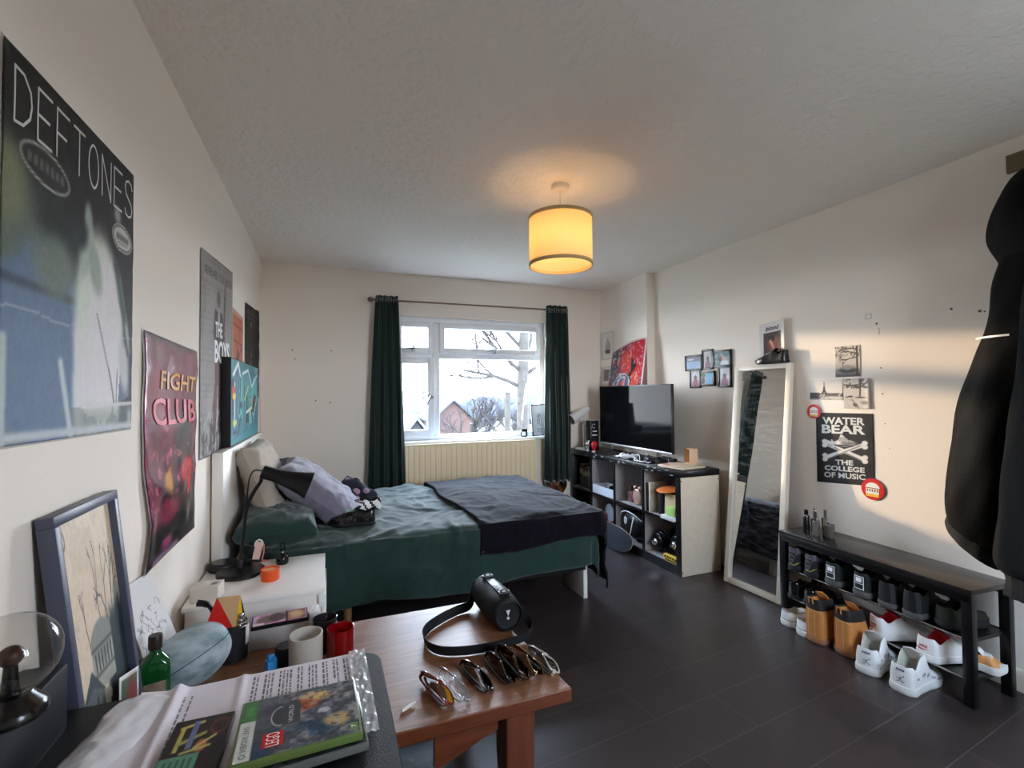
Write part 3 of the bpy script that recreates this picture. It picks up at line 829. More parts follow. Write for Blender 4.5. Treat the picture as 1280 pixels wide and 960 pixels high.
nt.links.new(tc.outputs['Object'], mp.inputs['Vector']); nt.links.new(mp.outputs['Vector'], gr.inputs['Vector']); nt.links.new(gr.outputs['Fac'], rp.inputs['Fac']); nt.links.new(rp.outputs['Color'], b.inputs['Base Color'])
b.inputs['Roughness'].default_value = .2; b.inputs['Coat Weight'].default_value = .6
body = G().prism(smooth_poly(out), -.022, .022, M=M).build('body', m_sb, t, sharp=50)
pg = smooth_poly([(.01, .03), (.07, .09), (.075, .17), (.06, .25), (.03, .3), (-.05, .31), (-.09, .3), (-.07, .24), (-.055, .12), (-.03, .05)])
G().prism(pg, .0225, .025, M=M).build('pickguard', mat('tortoiseshell', (96, 44, 24), .3), body)
G().box((-.095, .075, .028), (.05, .1, .006), rot=(0, 0, .2), bev=.002, M=M).build('control_plate', mat('chrome', (220, 220, 224), .12, metal=1), body)
G().box((0, .60, .012), (.052, .62, .024), bev=.006, M=M).build('neck', wood('maple_neck', (150, 104, 60), (196, 148, 92), .35, 2), t)
hd = G().prism(smooth_poly([(-.026, .90), (.026, .90), (.045, .95), (.05, 1.06), (.03, 1.10), (-.02, 1.08), (-.03, .96)]), -.002, .014, M=M).build('headstock', mat('headstock_wood', (140, 84, 60), .4), t)
for k in range(6): G().cyl((-.03, .94 + k * .024, .006), (-.055, .94 + k * .024, .006), .008, n=10, M=M).build('tuner', mat('dark_tuner', (50, 40, 36), .4), hd)
g = G()
for k in range(6): g.cyl((-.02 + k * .008, .1, .034), (-.017 + k * .007, .92, .027), .0009, n=4, M=M)
g.build('strings', mat('chrome', (220, 220, 224), .12, metal=1), t)
t = thing('guitar_stand', 'black tubular stand holding up the electric guitar', 'guitar stand', (2.20, 4.30, 0))
g = G()
for s in (-1, 1): g.tube([(2.2 + s * .16, 4.30, .008), (2.2 + s * .09, 4.50, .09), (2.2 + s * .07, 4.535, .3)], .008, 8).tube([(2.2 + s * .09, 4.50, .09), (2.2 + s * .09, 4.44, .088), (2.2 + s * .09, 4.435, .14)], .008, 8)
g.tube([(2.13, 4.535, .3), (2.27, 4.535, .3)], .008, 8); g.tube([(2.2, 4.535, .3), (2.2, 4.56, .008)], .008, 8)
g.build('tubing', mat('black_tube', (20, 20, 22), .4), t)

# ================================================================== COFFEE TABLE
m_oak = wood('oak_top', (104, 66, 40), (152, 106, 74), 0.40, 0, 3.0, coat=.12)
m_red = wood('red_oak', (84, 38, 18), (124, 60, 30), 0.35, 0, 3.0, coat=.3)
m_redv = wood('red_oak_upright', (84, 38, 18), (124, 60, 30), 0.35, 2, 3.0, coat=.3)
ZT_ = .45
t = thing('coffee_table', 'low oak coffee table with thick top and sturdy legs between bed and desk', 'coffee table', (.1, 1.70, 0))
tp = [(-.50, 1.335), (.715, 1.335), (.645, 2.055), (-.50, 2.055)]
g = G(); g.prism(tp, ZT_ - .042, ZT_, mi=0); o = g.build('top', [m_oak, m_red], t, smooth=False)
for p in o.data.polygons:
    if abs(p.normal.z) < .5 or p.normal.z < 0: p.material_index = 1
md = o.modifiers.new('bev', 'BEVEL'); md.width = .004; md.segments = 2; md.limit_method = 'ANGLE'
def tleg(x, y):
    rings = []
    for z, s in ((0, .030), (.06, .036), (.14, .046), (.22, .049), (.32, .049), (.408, .049)):
        rings.append([(x - s, y - s, z), (x + s, y - s, z), (x + s, y + s, z), (x - s, y + s, z)])
    o = G().loft(rings).build('leg', m_redv, t, sharp=40)
    md = o.modifiers.new('bev', 'BEVEL'); md.width = .006; md.segments = 2; md.limit_method = 'ANGLE'
for x, y in ((.565, 1.445), (.515, 1.945), (-.44, 1.445), (-.44, 1.945)): tleg(x, y)
def apron(poly, y, th):
    G().prism(poly, y, y + th, M=Matrix(((1, 0, 0, 0), (0, 0, 1, 0), (0, 1, 0, 0), (0, 0, 0, 1)))).build('apron', m_red, t, smooth=False)
apron([(.295, .408), (.492, .408), (.492, .335), (.44, .318), (.37, .29), (.295, .262)], 1.405, .022)
apron([(-.39, .408), (.205, .408), (.205, .375), (-.39, .375)], 1.43, .02)
apron([(-.39, .408), (.47, .408), (.47, .33), (-.39, .33)], 1.955, .022)
g = G(); g.box((.54, 1.70, .37), (.022, .40, .075)); g.build('apron', m_red, t)
g = G(); g.box((-.45, 1.70, .37), (.022, .40, .075)); g.build('apron', m_red, t)

# ---- loudspeaker (portable, with strap)
t = thing('portable_speaker', 'black barrel shaped portable speaker with a carrying strap on the oak coffee table', 'speaker', (.65, 1.86, .45))
m_spk = mat('black_mesh_cloth', (18, 19, 24), 0.6, spec=.35, bump=.35, bscale=500)
m_rub = mat('black_rubber', (17, 17, 19), 0.45)
A, B = V((.652, 1.728, .518)), V((.640, 2.00, .518))
ax = (B - A).normalized(); side = ax.cross(V((0, 0, 1))).normalized(); up = V((0, 0, 1))
R = .066
def sring(s, k=1.0, n=40):
    c = A + ax * s
    return [tuple(c + side * (math.cos(2 * PI * q / n) * R * k) + up * (math.sin(2 * PI * q / n) * R * k)) for q in range(n)]
L_ = (B - A).length
G().loft([sring(.012, .90), sring(.02, .95), sring(.06, 1.0), sring(L_ / 2, 1.03), sring(L_ - .06, 1.0), sring(L_ - .02, .95), sring(L_ - .012, .90)]).build('body', m_spk, t, sharp=60)
for s0, d in ((0.012, -1), (L_ - .012, 1)):
    e = G().loft([sring(s0, .90), sring(s0 + d * .004, .93), sring(s0 + d * .012, .90), sring(s0 + d * .016, .80), sring(s0 + d * .008, .76), sring(s0 + d * .006, .5)]).build('end_cap', m_rub, t, sharp=60)
    if d < 0:
        c = A + ax * (s0 + d * .0075)
        Ml = Matrix((side, up, -ax)).transposed().to_4x4(); Ml.translation = c
        g = G(); g.prism([(-.0085, .018), (.0085, .018), (0, -.004)], .0, .002, M=Ml); g.lathe([(0, 0), (.0055, 0), (.0055, .002), (0, .002)], 16, Ml @ T(0, -.0125, 0))
        g.build('emblem', mat('emblem_grey', (206, 206, 208), .4), e)
g = G(); Mt = Matrix((ax, -side, up)).transposed().to_4x4(); Mt.translation = A + up * (R * 1.0)
g.box((L_ * .5, 0, .0), (.17, .036, .006), bev=.003, M=Mt); tb = g.build('button_panel', mat('slate_rubber', (40, 44, 54), .4), t)
g = G()
for s, r in ((.085, .004), (.10, .003), (.16, .004), (.172, .003), (.185, .004)): g.lathe([(0, .0032), (r, .0032), (r * .8, .0042), (0, .0042)], 10, Mt @ T(s, 0, 0))
g.lathe([(0, .0032), (.011, .0032), (.0095, .0046), (0, .0046)], 18, Mt @ T(.13, 0, 0))
g.build('buttons', mat('button_white', (226, 228, 232), .4), tb)
for s in (.045, L_ - .045):
    g = G(); c = A + ax * s + up * (R * 1.0)
    g.box((s, 0, .004), (.026, .05, .012), bev=.004, M=Mt)
    g.tube([tuple(c + side * (.016 * math.cos(a)) + up * (.016 * abs(math.sin(a)) * .8 + .004)) for a in np.linspace(0, PI, 10)], .0032, 6)
    g.build('strap_hook', m_rub, t)
# the strap: a flat band standing on edge on the table
cp = [(.607, 2.0, .55), (.585, 1.985, .50), (.56, 1.965, .474), (.50, 1.945, .47), (.43, 1.905, .47), (.365, 1.85, .47), (.335, 1.79, .47), (.338, 1.72, .47), (.375, 1.665, .47), (.45, 1.635, .47), (.54, 1.625, .47), (.64, 1.63, .47), (.70, 1.645, .474), (.728, 1.68, .48), (.722, 1.715, .50), (.70, 1.745, .535)]
def spline(p, n=6):
    p = [V(q) for q in p]; o = []
    for i in range(len(p) - 1):
        a, b, c, d = p[max(0, i - 1)], p[i], p[i + 1], p[min(len(p) - 1, i + 2)]
        for k in range(n):
            s = k / n
            o.append(.5 * ((2 * b) + (c - a) * s + (2 * a - 5 * b + 4 * c - d) * s * s + (3 * b - a - 3 * c + d) * s ** 3))
    return o + [p[-1]]
def band(g, pts, hw, th, mi=0, tilt=0.25):
    rings = []
    for i, p in enumerate(pts):
        d = (pts[min(i + 1, len(pts) - 1)] - pts[max(i - 1, 0)]).normalized()
        nrm = d.cross(V((0, 0, 1))).normalized(); u = (nrm.cross(d)).normalized()
        u = (u + nrm * tilt).normalized(); nrm = u.cross(d).normalized()
        rings.append([tuple(p + u * hw + nrm * th), tuple(p - u * hw + nrm * th), tuple(p - u * hw - nrm * th), tuple(p + u * hw - nrm * th)])
    g.loft(rings, mi)
g = G(); band(g, spline(cp), .0185, .0012); g.build('strap', mat('black_webbing', (18, 18, 20), .7), t)

# ---- sunglasses, folded, standing in a row
def sunglasses(label, x, y, rz, tilt, fm, lm, lw, lh, shape, wire, flat=False, sc=1.14):
    """local: x across the face (long way), z up, y to the back"""
    t = thing('sunglasses', label, 'sunglasses', (x + .03, y - .005, ZT_ + .013), rz, 'sunglasses lined up on the coffee table', rx=tilt)
    def outline(s, k=1.0):
        pts = []
        for i in range(28):
            a = 2 * PI * i / 28; c, q = math.cos(a), math.sin(a)
            if shape == 'round': px, pz = lw * c, lh * q
            elif shape == 'square': px, pz = lw * math.copysign(abs(c) ** .55, c), lh * math.copysign(abs(q) ** .55, q)
            elif shape == 'aviator': px, pz = lw * c * (1 + .12 * q), lh * (q - .12 * c * c) * (1 if q > 0 else 1.12)
            else: px, pz = lw * math.copysign(abs(c) ** .7, c), lh * math.copysign(abs(q) ** .8, q) * (1 + .12 * c)
            px = s * (px * k + .5 * lw * 2 + .009); pz = pz * k + lh * 1.12
            pts.append((px * sc, .016 * (abs(px) / .07) ** 2 * sc, pz * sc))
        return pts
    for s in (-1, 1):
        r = G().tube(outline(s), wire * sc, 8, closed=True, flat=1.0).build('rim', fm, t, local=True)
        p = outline(s, .99); c = V((sum(q[0] for q in p) / 28, sum(q[1] for q in p) / 28 - .0015, sum(q[2] for q in p) / 28))
        vs = [tuple(c)] + p + [tuple(c + V((0, .0016, 0)))] + [(q[0], q[1] + .0014, q[2]) for q in p]
        fs = [(0, 1 + (i + 1) % 28, 1 + i) for i in range(28)] + [(29, 30 + i, 30 + (i + 1) % 28) for i in range(28)]
        G().add(vs, fs).build('lens', lm, t, local=True)
        xo = s * (2 * lw + .013) * sc; yo = .016 * (2 * lw / .07) ** 2 * sc
        zt = lh * 1.35 * sc
        o_ = .004 * s
        pts = [(xo * .97, yo * .9, zt), (xo, yo + .008, zt), (xo * .93, yo + .016 + o_, zt), (0, yo + .02 + o_, zt - .002), (-xo * .55, yo + .02 + o_, zt - .006), (-xo * .88, yo + .014 + o_, zt - .008)]
        G().tube(spline(pts, 4), max(wire, .0016) * sc, 6, flat=1.9 if wire > .0018 else 1.3).build('temple', fm, t, local=True)
    G().tube([(-.010 * sc, .0, lh * 1.4 * sc), (0, -.002, lh * 1.55 * sc), (.010 * sc, 0, lh * 1.4 * sc)], wire * 1.1 * sc, 7).build('bridge', fm, t, local=True)
    return t
def tint(name, rgb, a): return pane_mat(name, rgb, .09, .02)
f_black = mat('black_acetate', (16, 15, 16), .15, coat=.5); f_tort = mat('dark_tortoise', (52, 28, 16), .15, coat=.5, var=.7, vscale=60)
f_gold = mat('gold_wire', (196, 166, 120), .25, metal=1); f_silver = mat('silver_wire', (196, 198, 204), .2, metal=1); f_red = mat('red_brown_acetate', (112, 34, 22), .2, coat=.5)
f_clear = mat('clear_acetate', (236, 226, 212), .08, trans=.55, ior=1.3)
l_dark = tint('smoke_lens', (46, 47, 50), .2); l_brown = tint('brown_lens', (112, 70, 50), .2); l_clear = pane_mat('clear_lens', (244, 244, 246), .07)
m_am, nt, b = nodes('amber_mirror_lens')
tc = nt.nodes.new('ShaderNodeTexCoord'); sx = nt.nodes.new('ShaderNodeSeparateXYZ'); rp = nt.nodes.new('ShaderNodeValToRGB')
nt.links.new(tc.outputs['Object'], sx.inputs[0]); mu = nt.nodes.new('ShaderNodeMath'); mu.operation = 'MULTIPLY'; mu.inputs[1].default_value = 22
nt.links.new(sx.outputs['Z'], mu.inputs[0]); nt.links.new(mu.outputs[0], rp.inputs['Fac']); nt.links.new(rp.outputs['Color'], b.inputs['Base Color'])
rp.color_ramp.elements[0].color = lin((250, 176, 30)); rp.color_ramp.elements[1].color = lin((120, 100, 70)); rp.color_ramp.elements[0].position = .45; rp.color_ramp.elements[1].position = .75
b.inputs['Metallic'].default_value = .55; b.inputs['Roughness'].default_value = .12
RZ = PI / 2
sunglasses('sunglasses with amber mirror lenses and red brown rims, leftmost on the coffee table', .318, 1.475, RZ + .22, -.85, f_red, m_am, .032, .026, 'wayfarer', .0028)
sunglasses('clear lensed wire spectacles beside the amber mirror sunglasses', .372, 1.465, RZ + .14, -.8, f_silver, l_clear, .031, .027, 'square', .0011)
sunglasses('narrow black sunglasses beside the clear wire spectacles', .45, 1.50, RZ + .20, -.85, f_black, l_dark, .033, .021, 'wayfarer', .0026)
sunglasses('black and silver sunglasses in front of the strap, fourth from the left', .535, 1.505, RZ + .10, -.8, f_black, l_dark, .032, .023, 'square', .0024)
sunglasses('large dark tortoise sunglasses with thick round rims, fifth in the row', .588, 1.505, RZ + .06, -.75, f_tort, l_brown, .034, .029, 'wayfarer', .0042)
sunglasses('gold wire aviator sunglasses with brown lenses near the table corner', .638, 1.50, RZ + .04, -.85, f_gold, l_brown, .033, .030, 'aviator', .0012)
sunglasses('clear framed sunglasses with dark lenses at the right end of the row', .69, 1.495, RZ + .08, -.95, f_clear, l_dark, .030, .024, 'square', .0030)
o = G().lathe([(0, 0), (.0045, .001), (.005, .03), (.0025, .05), (.0006, .055), (0, .056)], 12, T(.20, 1.415, .455, rz=.5, ry=PI / 2 - .03)).build('paper_cone', mat('rolled_paper', (226, 218, 206), .7))
tag(o, 'tiny rolled white paper cone lying at the near table edge by the desk', 'paper roll'); re_origin(o, (.2, 1.415, .45))

# ---- things at the wall end of the table
def jar_candle(label, x, y, r, h, gm, wax, wr, skew=0):
    t = thing('candle', label, 'candle', (x, y, ZT_), group='glass jar candles on the coffee table')
    M = T(x, y, ZT_)
    G().lathe([(0, 0), (r * .94, 0), (r, .006), (r, h), (r - .003, h + .001), (r - .0035, h), (r - .004, .012), (0, .012)], 40, M).build('jar', gm, t)
    G().lathe([(0, .012), (r - .005, .012), (r - .005, wr), (r * .6, wr - .002), (0, wr - .003)], 32, M).build('wax', wax, t)
    G().cyl((x, y, ZT_ + wr - .004), (x + .001, y, ZT_ + wr + .009), .0012, n=6).build('wick', mat('wick', (40, 36, 32), .9), t)
jar_candle('frosted white glass candle beside the papers on the coffee table', -.066, 1.725, .052, .135, mat('frosted_glass', (220, 212, 200), .3, trans=.35), mat('cream_wax', (214, 204, 190), .6), .085)
jar_candle('red glass candle at the right of the frosted white one', .043, 1.765, .045, .118, mat('red_glass', (168, 14, 18), .08, trans=.55), mat('pink_wax', (206, 92, 84), .5), .082)
jar_candle('smoky grey glass candle behind the red candle', -.008, 1.87, .042, .115, mat('smoky_glass', (56, 52, 56), .08, trans=.7), mat('grey_wax', (186, 182, 182), .5), .078)
o = G().lathe([(0, 0), (.034, 0), (.036, .004), (.036, .052), (.032, .06), (0, .062)], 28, T(-.132, 1.83, ZT_)).build('black_tin', mat('matt_black', (22, 22, 24), .5)); tag(o, 'small black round tin tucked behind the frosted white candle', 'tin'); re_origin(o, (-.132, 1.83, ZT_))
t = thing('white_box', 'white carton with magazines on top standing by the chest on the coffee table', 'box', (-.165, 2.0, ZT_), .04)
G().box((0, 0, .036), (.20, .09, .072), bev=.002).build('carton', mat('grey_card', (186, 180, 178), .6), t, local=True)
G().box((.118, .0, .05), (.036, .07, .10), bev=.002).build('inner_sleeve', mat('white_card', (226, 226, 226), .6), t, local=True)
t = thing('game_case', 'dark slim case with pink and brown cover art lying on the white carton', 'case', (-.165, 1.997, ZT_ + .076), .08, rx=.05)
g = G(); g.box((0, 0, .007), (.19, .085, .014), bev=.002); g.build('shell', mat('black_plastic', (24, 22, 26), .3), t, local=True)
def pk(a):
    a.put(sm(.4, .62, fbm(a.u * 5, a.v * 4, 4)), (190, 120, 160)); a.ell(.25, .5, .2, .4, (120, 96, 96), .3, n=.6); a.ell(.45, .55, .16, .4, (84, 70, 70), .3, n=.6)
    a.rect(.64, .05, .98, .95, (150, 112, 84)); a.ell(.8, .5, .14, .35, (206, 168, 130), .4, n=.8); a.rect(.6, 0, .64, 1, (60, 40, 50)); a.rect(0, .02, .2, .2, (226, 200, 214))
art_grid('cover', lambda u, v: tuple(W[t.name] @ V((-.09 + .18 * u, -.04 + .08 * v, .0145))), 60, 30, pk, (206, 176, 196), art_mat('glossy_print', .25), t)
o = G()
o.prism([(-.014, -.01), (.014, -.012), (.018, .012), (.0, .02), (-.016, .012)], 0, .05).box((0, .004, .056), (.02, .018, .016), bev=.003)
o.v = [tuple(T(-.172, 1.765, ZT_, rz=.4) @ V(p)) for p in o.v]
o = o.build('lighter', mat('sky_blue_plastic', (36, 140, 208), .35)); tag(o, 'small bright blue plastic lighter beside the frosted candle', 'lighter'); re_origin(o, (-.172, 1.765, ZT_))

# pen pot with its contents
t = thing('pen_pot', 'black leather pen pot with a luggage tag behind the ball', 'pot', (-.275, 1.83, ZT_))
M = T(-.275, 1.83, ZT_)
G().lathe([(0, 0), (.045, 0), (.05, .004), (.05, .125), (.047, .127), (.045, .12), (.045, .01), (0, .01)], 32, M).build('cup', mat('black_leather', (24, 22, 24), .5, bump=.3, bscale=120), t)
G().box((.050, -.018, .085), (.003, .022, .062), rot=(0, 0, -.3), bev=.001, M=M).build('paper_tag', mat('tag_white', (214, 208, 200), .6), t)
t = thing('watch', 'silver linked wristwatch draped over the rim of the pen pot', 'watch', (-.24, 1.80, ZT_ + .12))
g = G()
for k in range(9):
    a = -.9 + k * .32
    g.box((-.246 + .006 * k * .2, 1.80 - .006 * math.cos(a * 2), ZT_ + .125 + .055 * math.sin(k / 8 * PI) * .7 + .002 * k), (.019, .012, .007), rot=(.6 * math.cos(a), 0, .2), bev=.002)
g.build('bracelet', mat('steel', (190, 188, 190), .25, metal=1), t)
g = G()
for k in range(3): g.ell((-.246 + .003 * k, 1.795, ZT_ + .15 + .017 * k), (.008, .008, .008), nu=12, nv=8)
g.build('beads', mat('steel', (190, 188, 190), .25, metal=1), t)
t = thing('pyramid_puzzle', 'red yellow and tan pyramid puzzle poking out of the pen pot', 'puzzle', (-.305, 1.83, ZT_ + .13))
a_, b_, c_, d_ = V((-.352, 1.80, .605)), V((-.262, 1.79, .595)), V((-.30, 1.88, .61)), V((-.318, 1.815, .705))
e_ = V((-.248, 1.82, .70))
for nm, tri, mm in (('red_face', (a_, b_, d_), mat('sticker_red', (206, 36, 30), .35)), ('tan_face', (d_, b_, e_), mat('sticker_tan', (196, 156, 112), .4)), ('yellow_face', (b_, e_, V((-.236, 1.80, .62))), mat('sticker_yellow', (226, 186, 40), .35))):
    n = (tri[1] - tri[0]).cross(tri[2] - tri[0]).normalized() * .004
    G().add([tuple(p) for p in tri] + [tuple(p + n) for p in tri], [(0, 1, 2), (5, 4, 3), (0, 3, 4, 1), (1, 4, 5, 2), (2, 5, 3, 0)]).build(nm, mm, t, smooth=False)
g = G().add([tuple(a_), tuple(c_), tuple(d_), tuple(e_), tuple(b_), (-.236, 1.84, .62)], [(0, 2, 1), (1, 2, 3), (1, 3, 5), (0, 1, 4), (1, 5, 4)])
g.build('core', mat('black_plastic', (24, 22, 26), .3), t, smooth=False)
o = G().tube(spline([(-.325, 1.86, .57), (-.34, 1.87, .64), (-.36, 1.875, .668), (-.39, 1.88, .676)], 4), [.006] * 4 + [.008] * 4 + [.011] * 4 + [.012], 8).build('hairbrush', mat('matt_black', (22, 22, 24), .5)); tag(o, 'black handle curving out of the pen pot behind the ball', 'brush'); re_origin(o, (-.325, 1.86, .58))

for nm, dz in (('pen_pot', 0), ('watch', -.025), ('pyramid_puzzle', -.03), ('hairbrush', -.035)):
    bpy.data.objects[nm].location += V((-.038, .10, dz))
# ball
def ballm():
    m, nt, b = nodes('worn_pale_leather')
    tc = nt.nodes.new('ShaderNodeTexCoord'); n = nt.nodes.new('ShaderNodeTexNoise'); n.inputs['Scale'].default_value = 26; n.inputs['Detail'].default_value = 8
    mp = nt.nodes.new('ShaderNodeMapping'); mp.inputs['Scale'].default_value = (.5, 1, 1)
    r = nt.nodes.new('ShaderNodeValToRGB'); r.color_ramp.elements[0].color = lin((112, 136, 142)); r.color_ramp.elements[1].color = lin((176, 190, 194)); r.color_ramp.elements[0].position = .34; r.color_ramp.elements[1].position = .62
    nt.links.new(tc.outputs['Object'], mp.inputs[0]); nt.links.new(mp.outputs[0], n.inputs['Vector']); nt.links.new(n.outputs['Fac'], r.inputs['Fac']); nt.links.new(r.outputs['Color'], b.inputs['Base Color'])
    b.inputs['Roughness'].default_value = .6
    return m
BC = (-.408, 1.80, .539)
t = thing('rugby_ball', 'worn pale blue oval ball resting on the coffee table between bottle and pot', 'ball', BC)
Mb = T(*BC, rz=.30, ry=-.42)
def bprof(u, v):
    a = 2 * PI * u; s = -PI / 2 + PI * v
    r = .088 * math.cos(s) ** .82 if abs(math.cos(s)) > 1e-6 else 0
    return (.116 * math.sin(s), r * math.cos(a), r * math.sin(a))
g = G(); g.grid(40, 24, bprof, wrapu=True, M=Mb); g.build('skin', ballm(), t, sharp=80)
g = G()
for k in range(2):
    an = (2.88, 4.45)[k]
    pts = []
    for i in range(25):
        s = -PI / 2 + PI * (i + .02) / 24.04
        for_s = abs(math.cos(s)) ** .82
        pts.append(tuple(Mb @ V((.1165 * math.sin(s), .0886 * for_s * math.cos(an), .0886 * for_s * math.sin(an)))))
    g.tube(pts, .0012, 5)
g.build('seam', mat('dark_seam', (40, 46, 50), .8), t)
# gin bottle
t = thing('bottle', 'square shouldered green glass bottle with a dark cap at the table end by the wall', 'bottle', (-.452, 1.625, ZT_), .25)
def sq(w, d, z, k=.18):
    n = 32; o = []
    for i in range(n):
        a = 2 * PI * i / n; c, s = math.cos(a), math.sin(a)
        o.append((w * math.copysign(abs(c) ** (2 * k), c), d * math.copysign(abs(s) ** (2 * k), s), z))
    return o
G().loft([sq(.034, .026, 0), sq(.036, .028, .006), sq(.036, .028, .165), sq(.034, .026, .18, .3), sq(.02, .018, .196, .45), sq(.014, .014, .204, .5), sq(.014, .014, .215, .5)]).build('glass', mat('bottle_green', (10, 104, 40), .06, trans=.45, coat=.4), t, local=True)
G().lathe([(0, .213), (.0165, .213), (.017, .218), (.017, .246), (.0155, .25), (0, .25)], 24).build('cap', mat('dark_brown_cap', (44, 30, 26), .4), t, local=True)
G().box((.0, -.0285, .08), (.05, .0012, .1), bev=.0004).build('paper_label', mat('bottle_label', (150, 130, 110), .6, var=.3, vscale=40), t, local=True)

# leaning sketch paper and framed print
def lean(x0, z0, x1, z1, y0, y1):
    def P(u, v): return (x0 + (x1 - x0) * v, y0 + (y1 - y0) * u, z0 + (z1 - z0) * v)
    return P
m_paper = art_mat('drawing_paper', .8, .2)
def doodle(a):
    rng = random.Random(9)
    for i in range(30):
        x, y = .5 + rng.uniform(-.33, .33), .55 + rng.uniform(-.25, .2)
        px, py = x, y
        for k in range(5):
            nx, ny = px + rng.uniform(-.09, .09), py + rng.uniform(-.06, .06)
            a.line(px, py, nx, ny, .0035, (120, 120, 126)); px, py = nx, ny
_q = [V((-.462, 1.70, .452)), V((-.462, 1.99, .452)), V((-.530, 1.61, .842)), V((-.530, 1.84, .815))]
def g_p(u, v): return tuple((_q[0] * (1 - u) + _q[1] * u) * (1 - v) + (_q[2] * (1 - u) + _q[3] * u) * v)
o = art_grid('sketch_sheet', lambda u, v: g_p(u * (1 - .0 * v), v), 110, 110, doodle, (222, 219, 216), m_paper)
o.modifiers.new('thick', 'SOLIDIFY').thickness = .0012
tag(o, 'white sheet with pencil doodles leaning on the wall behind the green bottle', 'drawing'); re_origin(o, (-.45, 1.78, ZT_))
def etch(a):
    u, v = a.u, a.v
    a.put(np.ones_like(u) * .5 * (fbm(u * 3, v * 4, 2) > .62), (206, 186, 160))
    rng = random.Random(4)
    def twig(x, y, ang, L, w, d):
        nx, ny = x + math.cos(ang) * L * .8, y + math.sin(ang) * L
        a.line(x, y, nx, ny, w, (70, 66, 64), .6)
        if d > 0:
            for k in range(2): twig(nx, ny, ang + rng.uniform(-.8, .8), L * .68, w * .7, d - 1)
    a.ell(.80, .38, .22, .22, (44, 56, 62), .25, n=.5, ns=18); a.ell(.72, .2, .2, .16, (52, 66, 70), .3, n=.5, ns=18); a.ell(.93, .45, .12, .2, (40, 52, 58), .3, n=.5, ns=16)
    twig(.72, .45, 1.75, .16, .007, 4); twig(.80, .5, 1.35, .14, .007, 4); twig(.35, .52, 2.1, .1, .005, 3); twig(.6, .5, 1.9, .17, .005, 3); twig(.9, .55, 1.6, .1, .006, 3)
    a.poly([(.34, .36), (.74, .36), (.74, .5), (.66, .56), (.44, .56), (.34, .5)], (168, 166, 152))
    a.ell(.54, .53, .2, .075, (140, 142, 134), .1)
    for k in range(6): a.rect(.385 + k * .058, .43, .41 + k * .058, .50, (70, 76, 78))
    a.line(.34, .42, .74, .42, .006, (76, 80, 80)); a.line(.34, .515, .74, .515, .006, (80, 84, 84))
    a.poly([(.12, .08), (.12, .36), (.3, .44), (.48, .36), (.48, .08)], (104, 112, 112)); a.poly([(.08, .36), (.3, .46), (.52, .35), (.3, .40)], (66, 74, 78))
    a.poly([(.48, .06), (.48, .36), (.62, .33), (.62, .08)], (178, 168, 148))
    for x, y in ((.18, .14), (.3, .16), (.4, .15), (.52, .2), (.57, .22), (.2, .28), (.33, .28)): a.rect(x, y, x + .035, y + .08, (46, 54, 60))
    a.put((v < .09) * sm(.3, .7, fbm(u * 18, v * 16, 8)), (90, 96, 92)); a.put((v < .4) * (np.abs(np.sin(u * 160 + 9 * v)) < .25) * .35, (60, 66, 66))
    a.ell(.1, .935, .06, .04, (60, 56, 54), .08); a.ell(.1, .935, .048, .031, (222, 202, 176), .08); a.line(.08, .93, .12, .945, .008, (60, 56, 54))
    a.noise(26, 60)
m_fr = mat('slate_blue_frame', (72, 76, 92), .4)
P0 = V((-.466, 1.232, .453)); u_z = (V((-.531, 1.196, 1.133)) - P0)
t = pic_frame('framed_print', 'tall grey framed architectural sketch leaning against the left wall', P0, V((.0, .325, .0)), u_z, .302, u_z.length, .022, .03, m_fr, etch, (222, 202, 176), res=150, rough=.45)
n_ = V((.0, .325, .0)).normalized().cross(u_z.normalized()).normalized()
def snap(a): a.rect(.09, .06, .91, .94, (84, 110, 84)); a.ell(.6, .5, .3, .4, (140, 60, 56), .4, n=.8); a.ell(.3, .25, .3, .2, (64, 90, 70), .4, n=.8)
ux_, uz_ = V((.0, .325, .0)).normalized(), u_z.normalized()
c0 = P0 + ux_ * .12 + uz_ * .105 + n_ * .034
o = art_grid('snapshot', lambda u, v: tuple(c0 + ux_ * (.11 * u + .05 * v) + uz_ * (.15 * v - .03 * u)), 40, 40, snap, (236, 234, 230), art_mat('photo_print', .3))
o.modifiers.new('thick', 'SOLIDIFY').thickness = .0008
tag(o, 'small colour snapshot with white border tucked into the lower frame of the sketch', 'photo'); re_origin(o, c0)

# ================================================================== DESK IN THE FOREGROUND
DZ = .75
t = thing('desk', 'black desk top with rounded corners in the foreground against the left wall', 'desk', (-.2, .6, 0))
def rrect(x0, y0, x1, y1, r, n=8, corners=(1, 1, 1, 1)):
    o = []
    for k, (cx, cy_, a0) in enumerate(((x1 - r, y0 + r, -PI / 2), (x1 - r, y1 - r, 0), (x0 + r, y1 - r, PI / 2), (x0 + r, y0 + r, PI))):
        for i in range(n + 1):
            a = a0 + PI / 2 * i / n; o.append((cx + r * math.cos(a), cy_ + r * math.sin(a)))
    return o
m_desk = mat('black_desk_laminate', (15, 16, 20), .5, spec=.35, bump=.15, bscale=300)
o = G().prism(rrect(-.528, -.25, .118, 1.212, .045), DZ - .022, DZ).build('top', m_desk, t)
o.modifiers.new('bev', 'BEVEL').width = .003
for x, y in ((-.47, 1.12), (.06, 1.12), (-.47, -.15), (.06, -.15)):
    G().cyl((x, y, 0), (x, y, DZ - .022), .018, n=14).build('leg', mat('black_steel', (22, 22, 24), .4, metal=.4), t)
m_case_b = mat('dark_navy_casing', (12, 15, 22), .45, spec=.3)
t = thing('black_console', 'dark box shaped unit at the wall side of the desk below the glass globe', 'electronics', (-.49, .95, DZ))
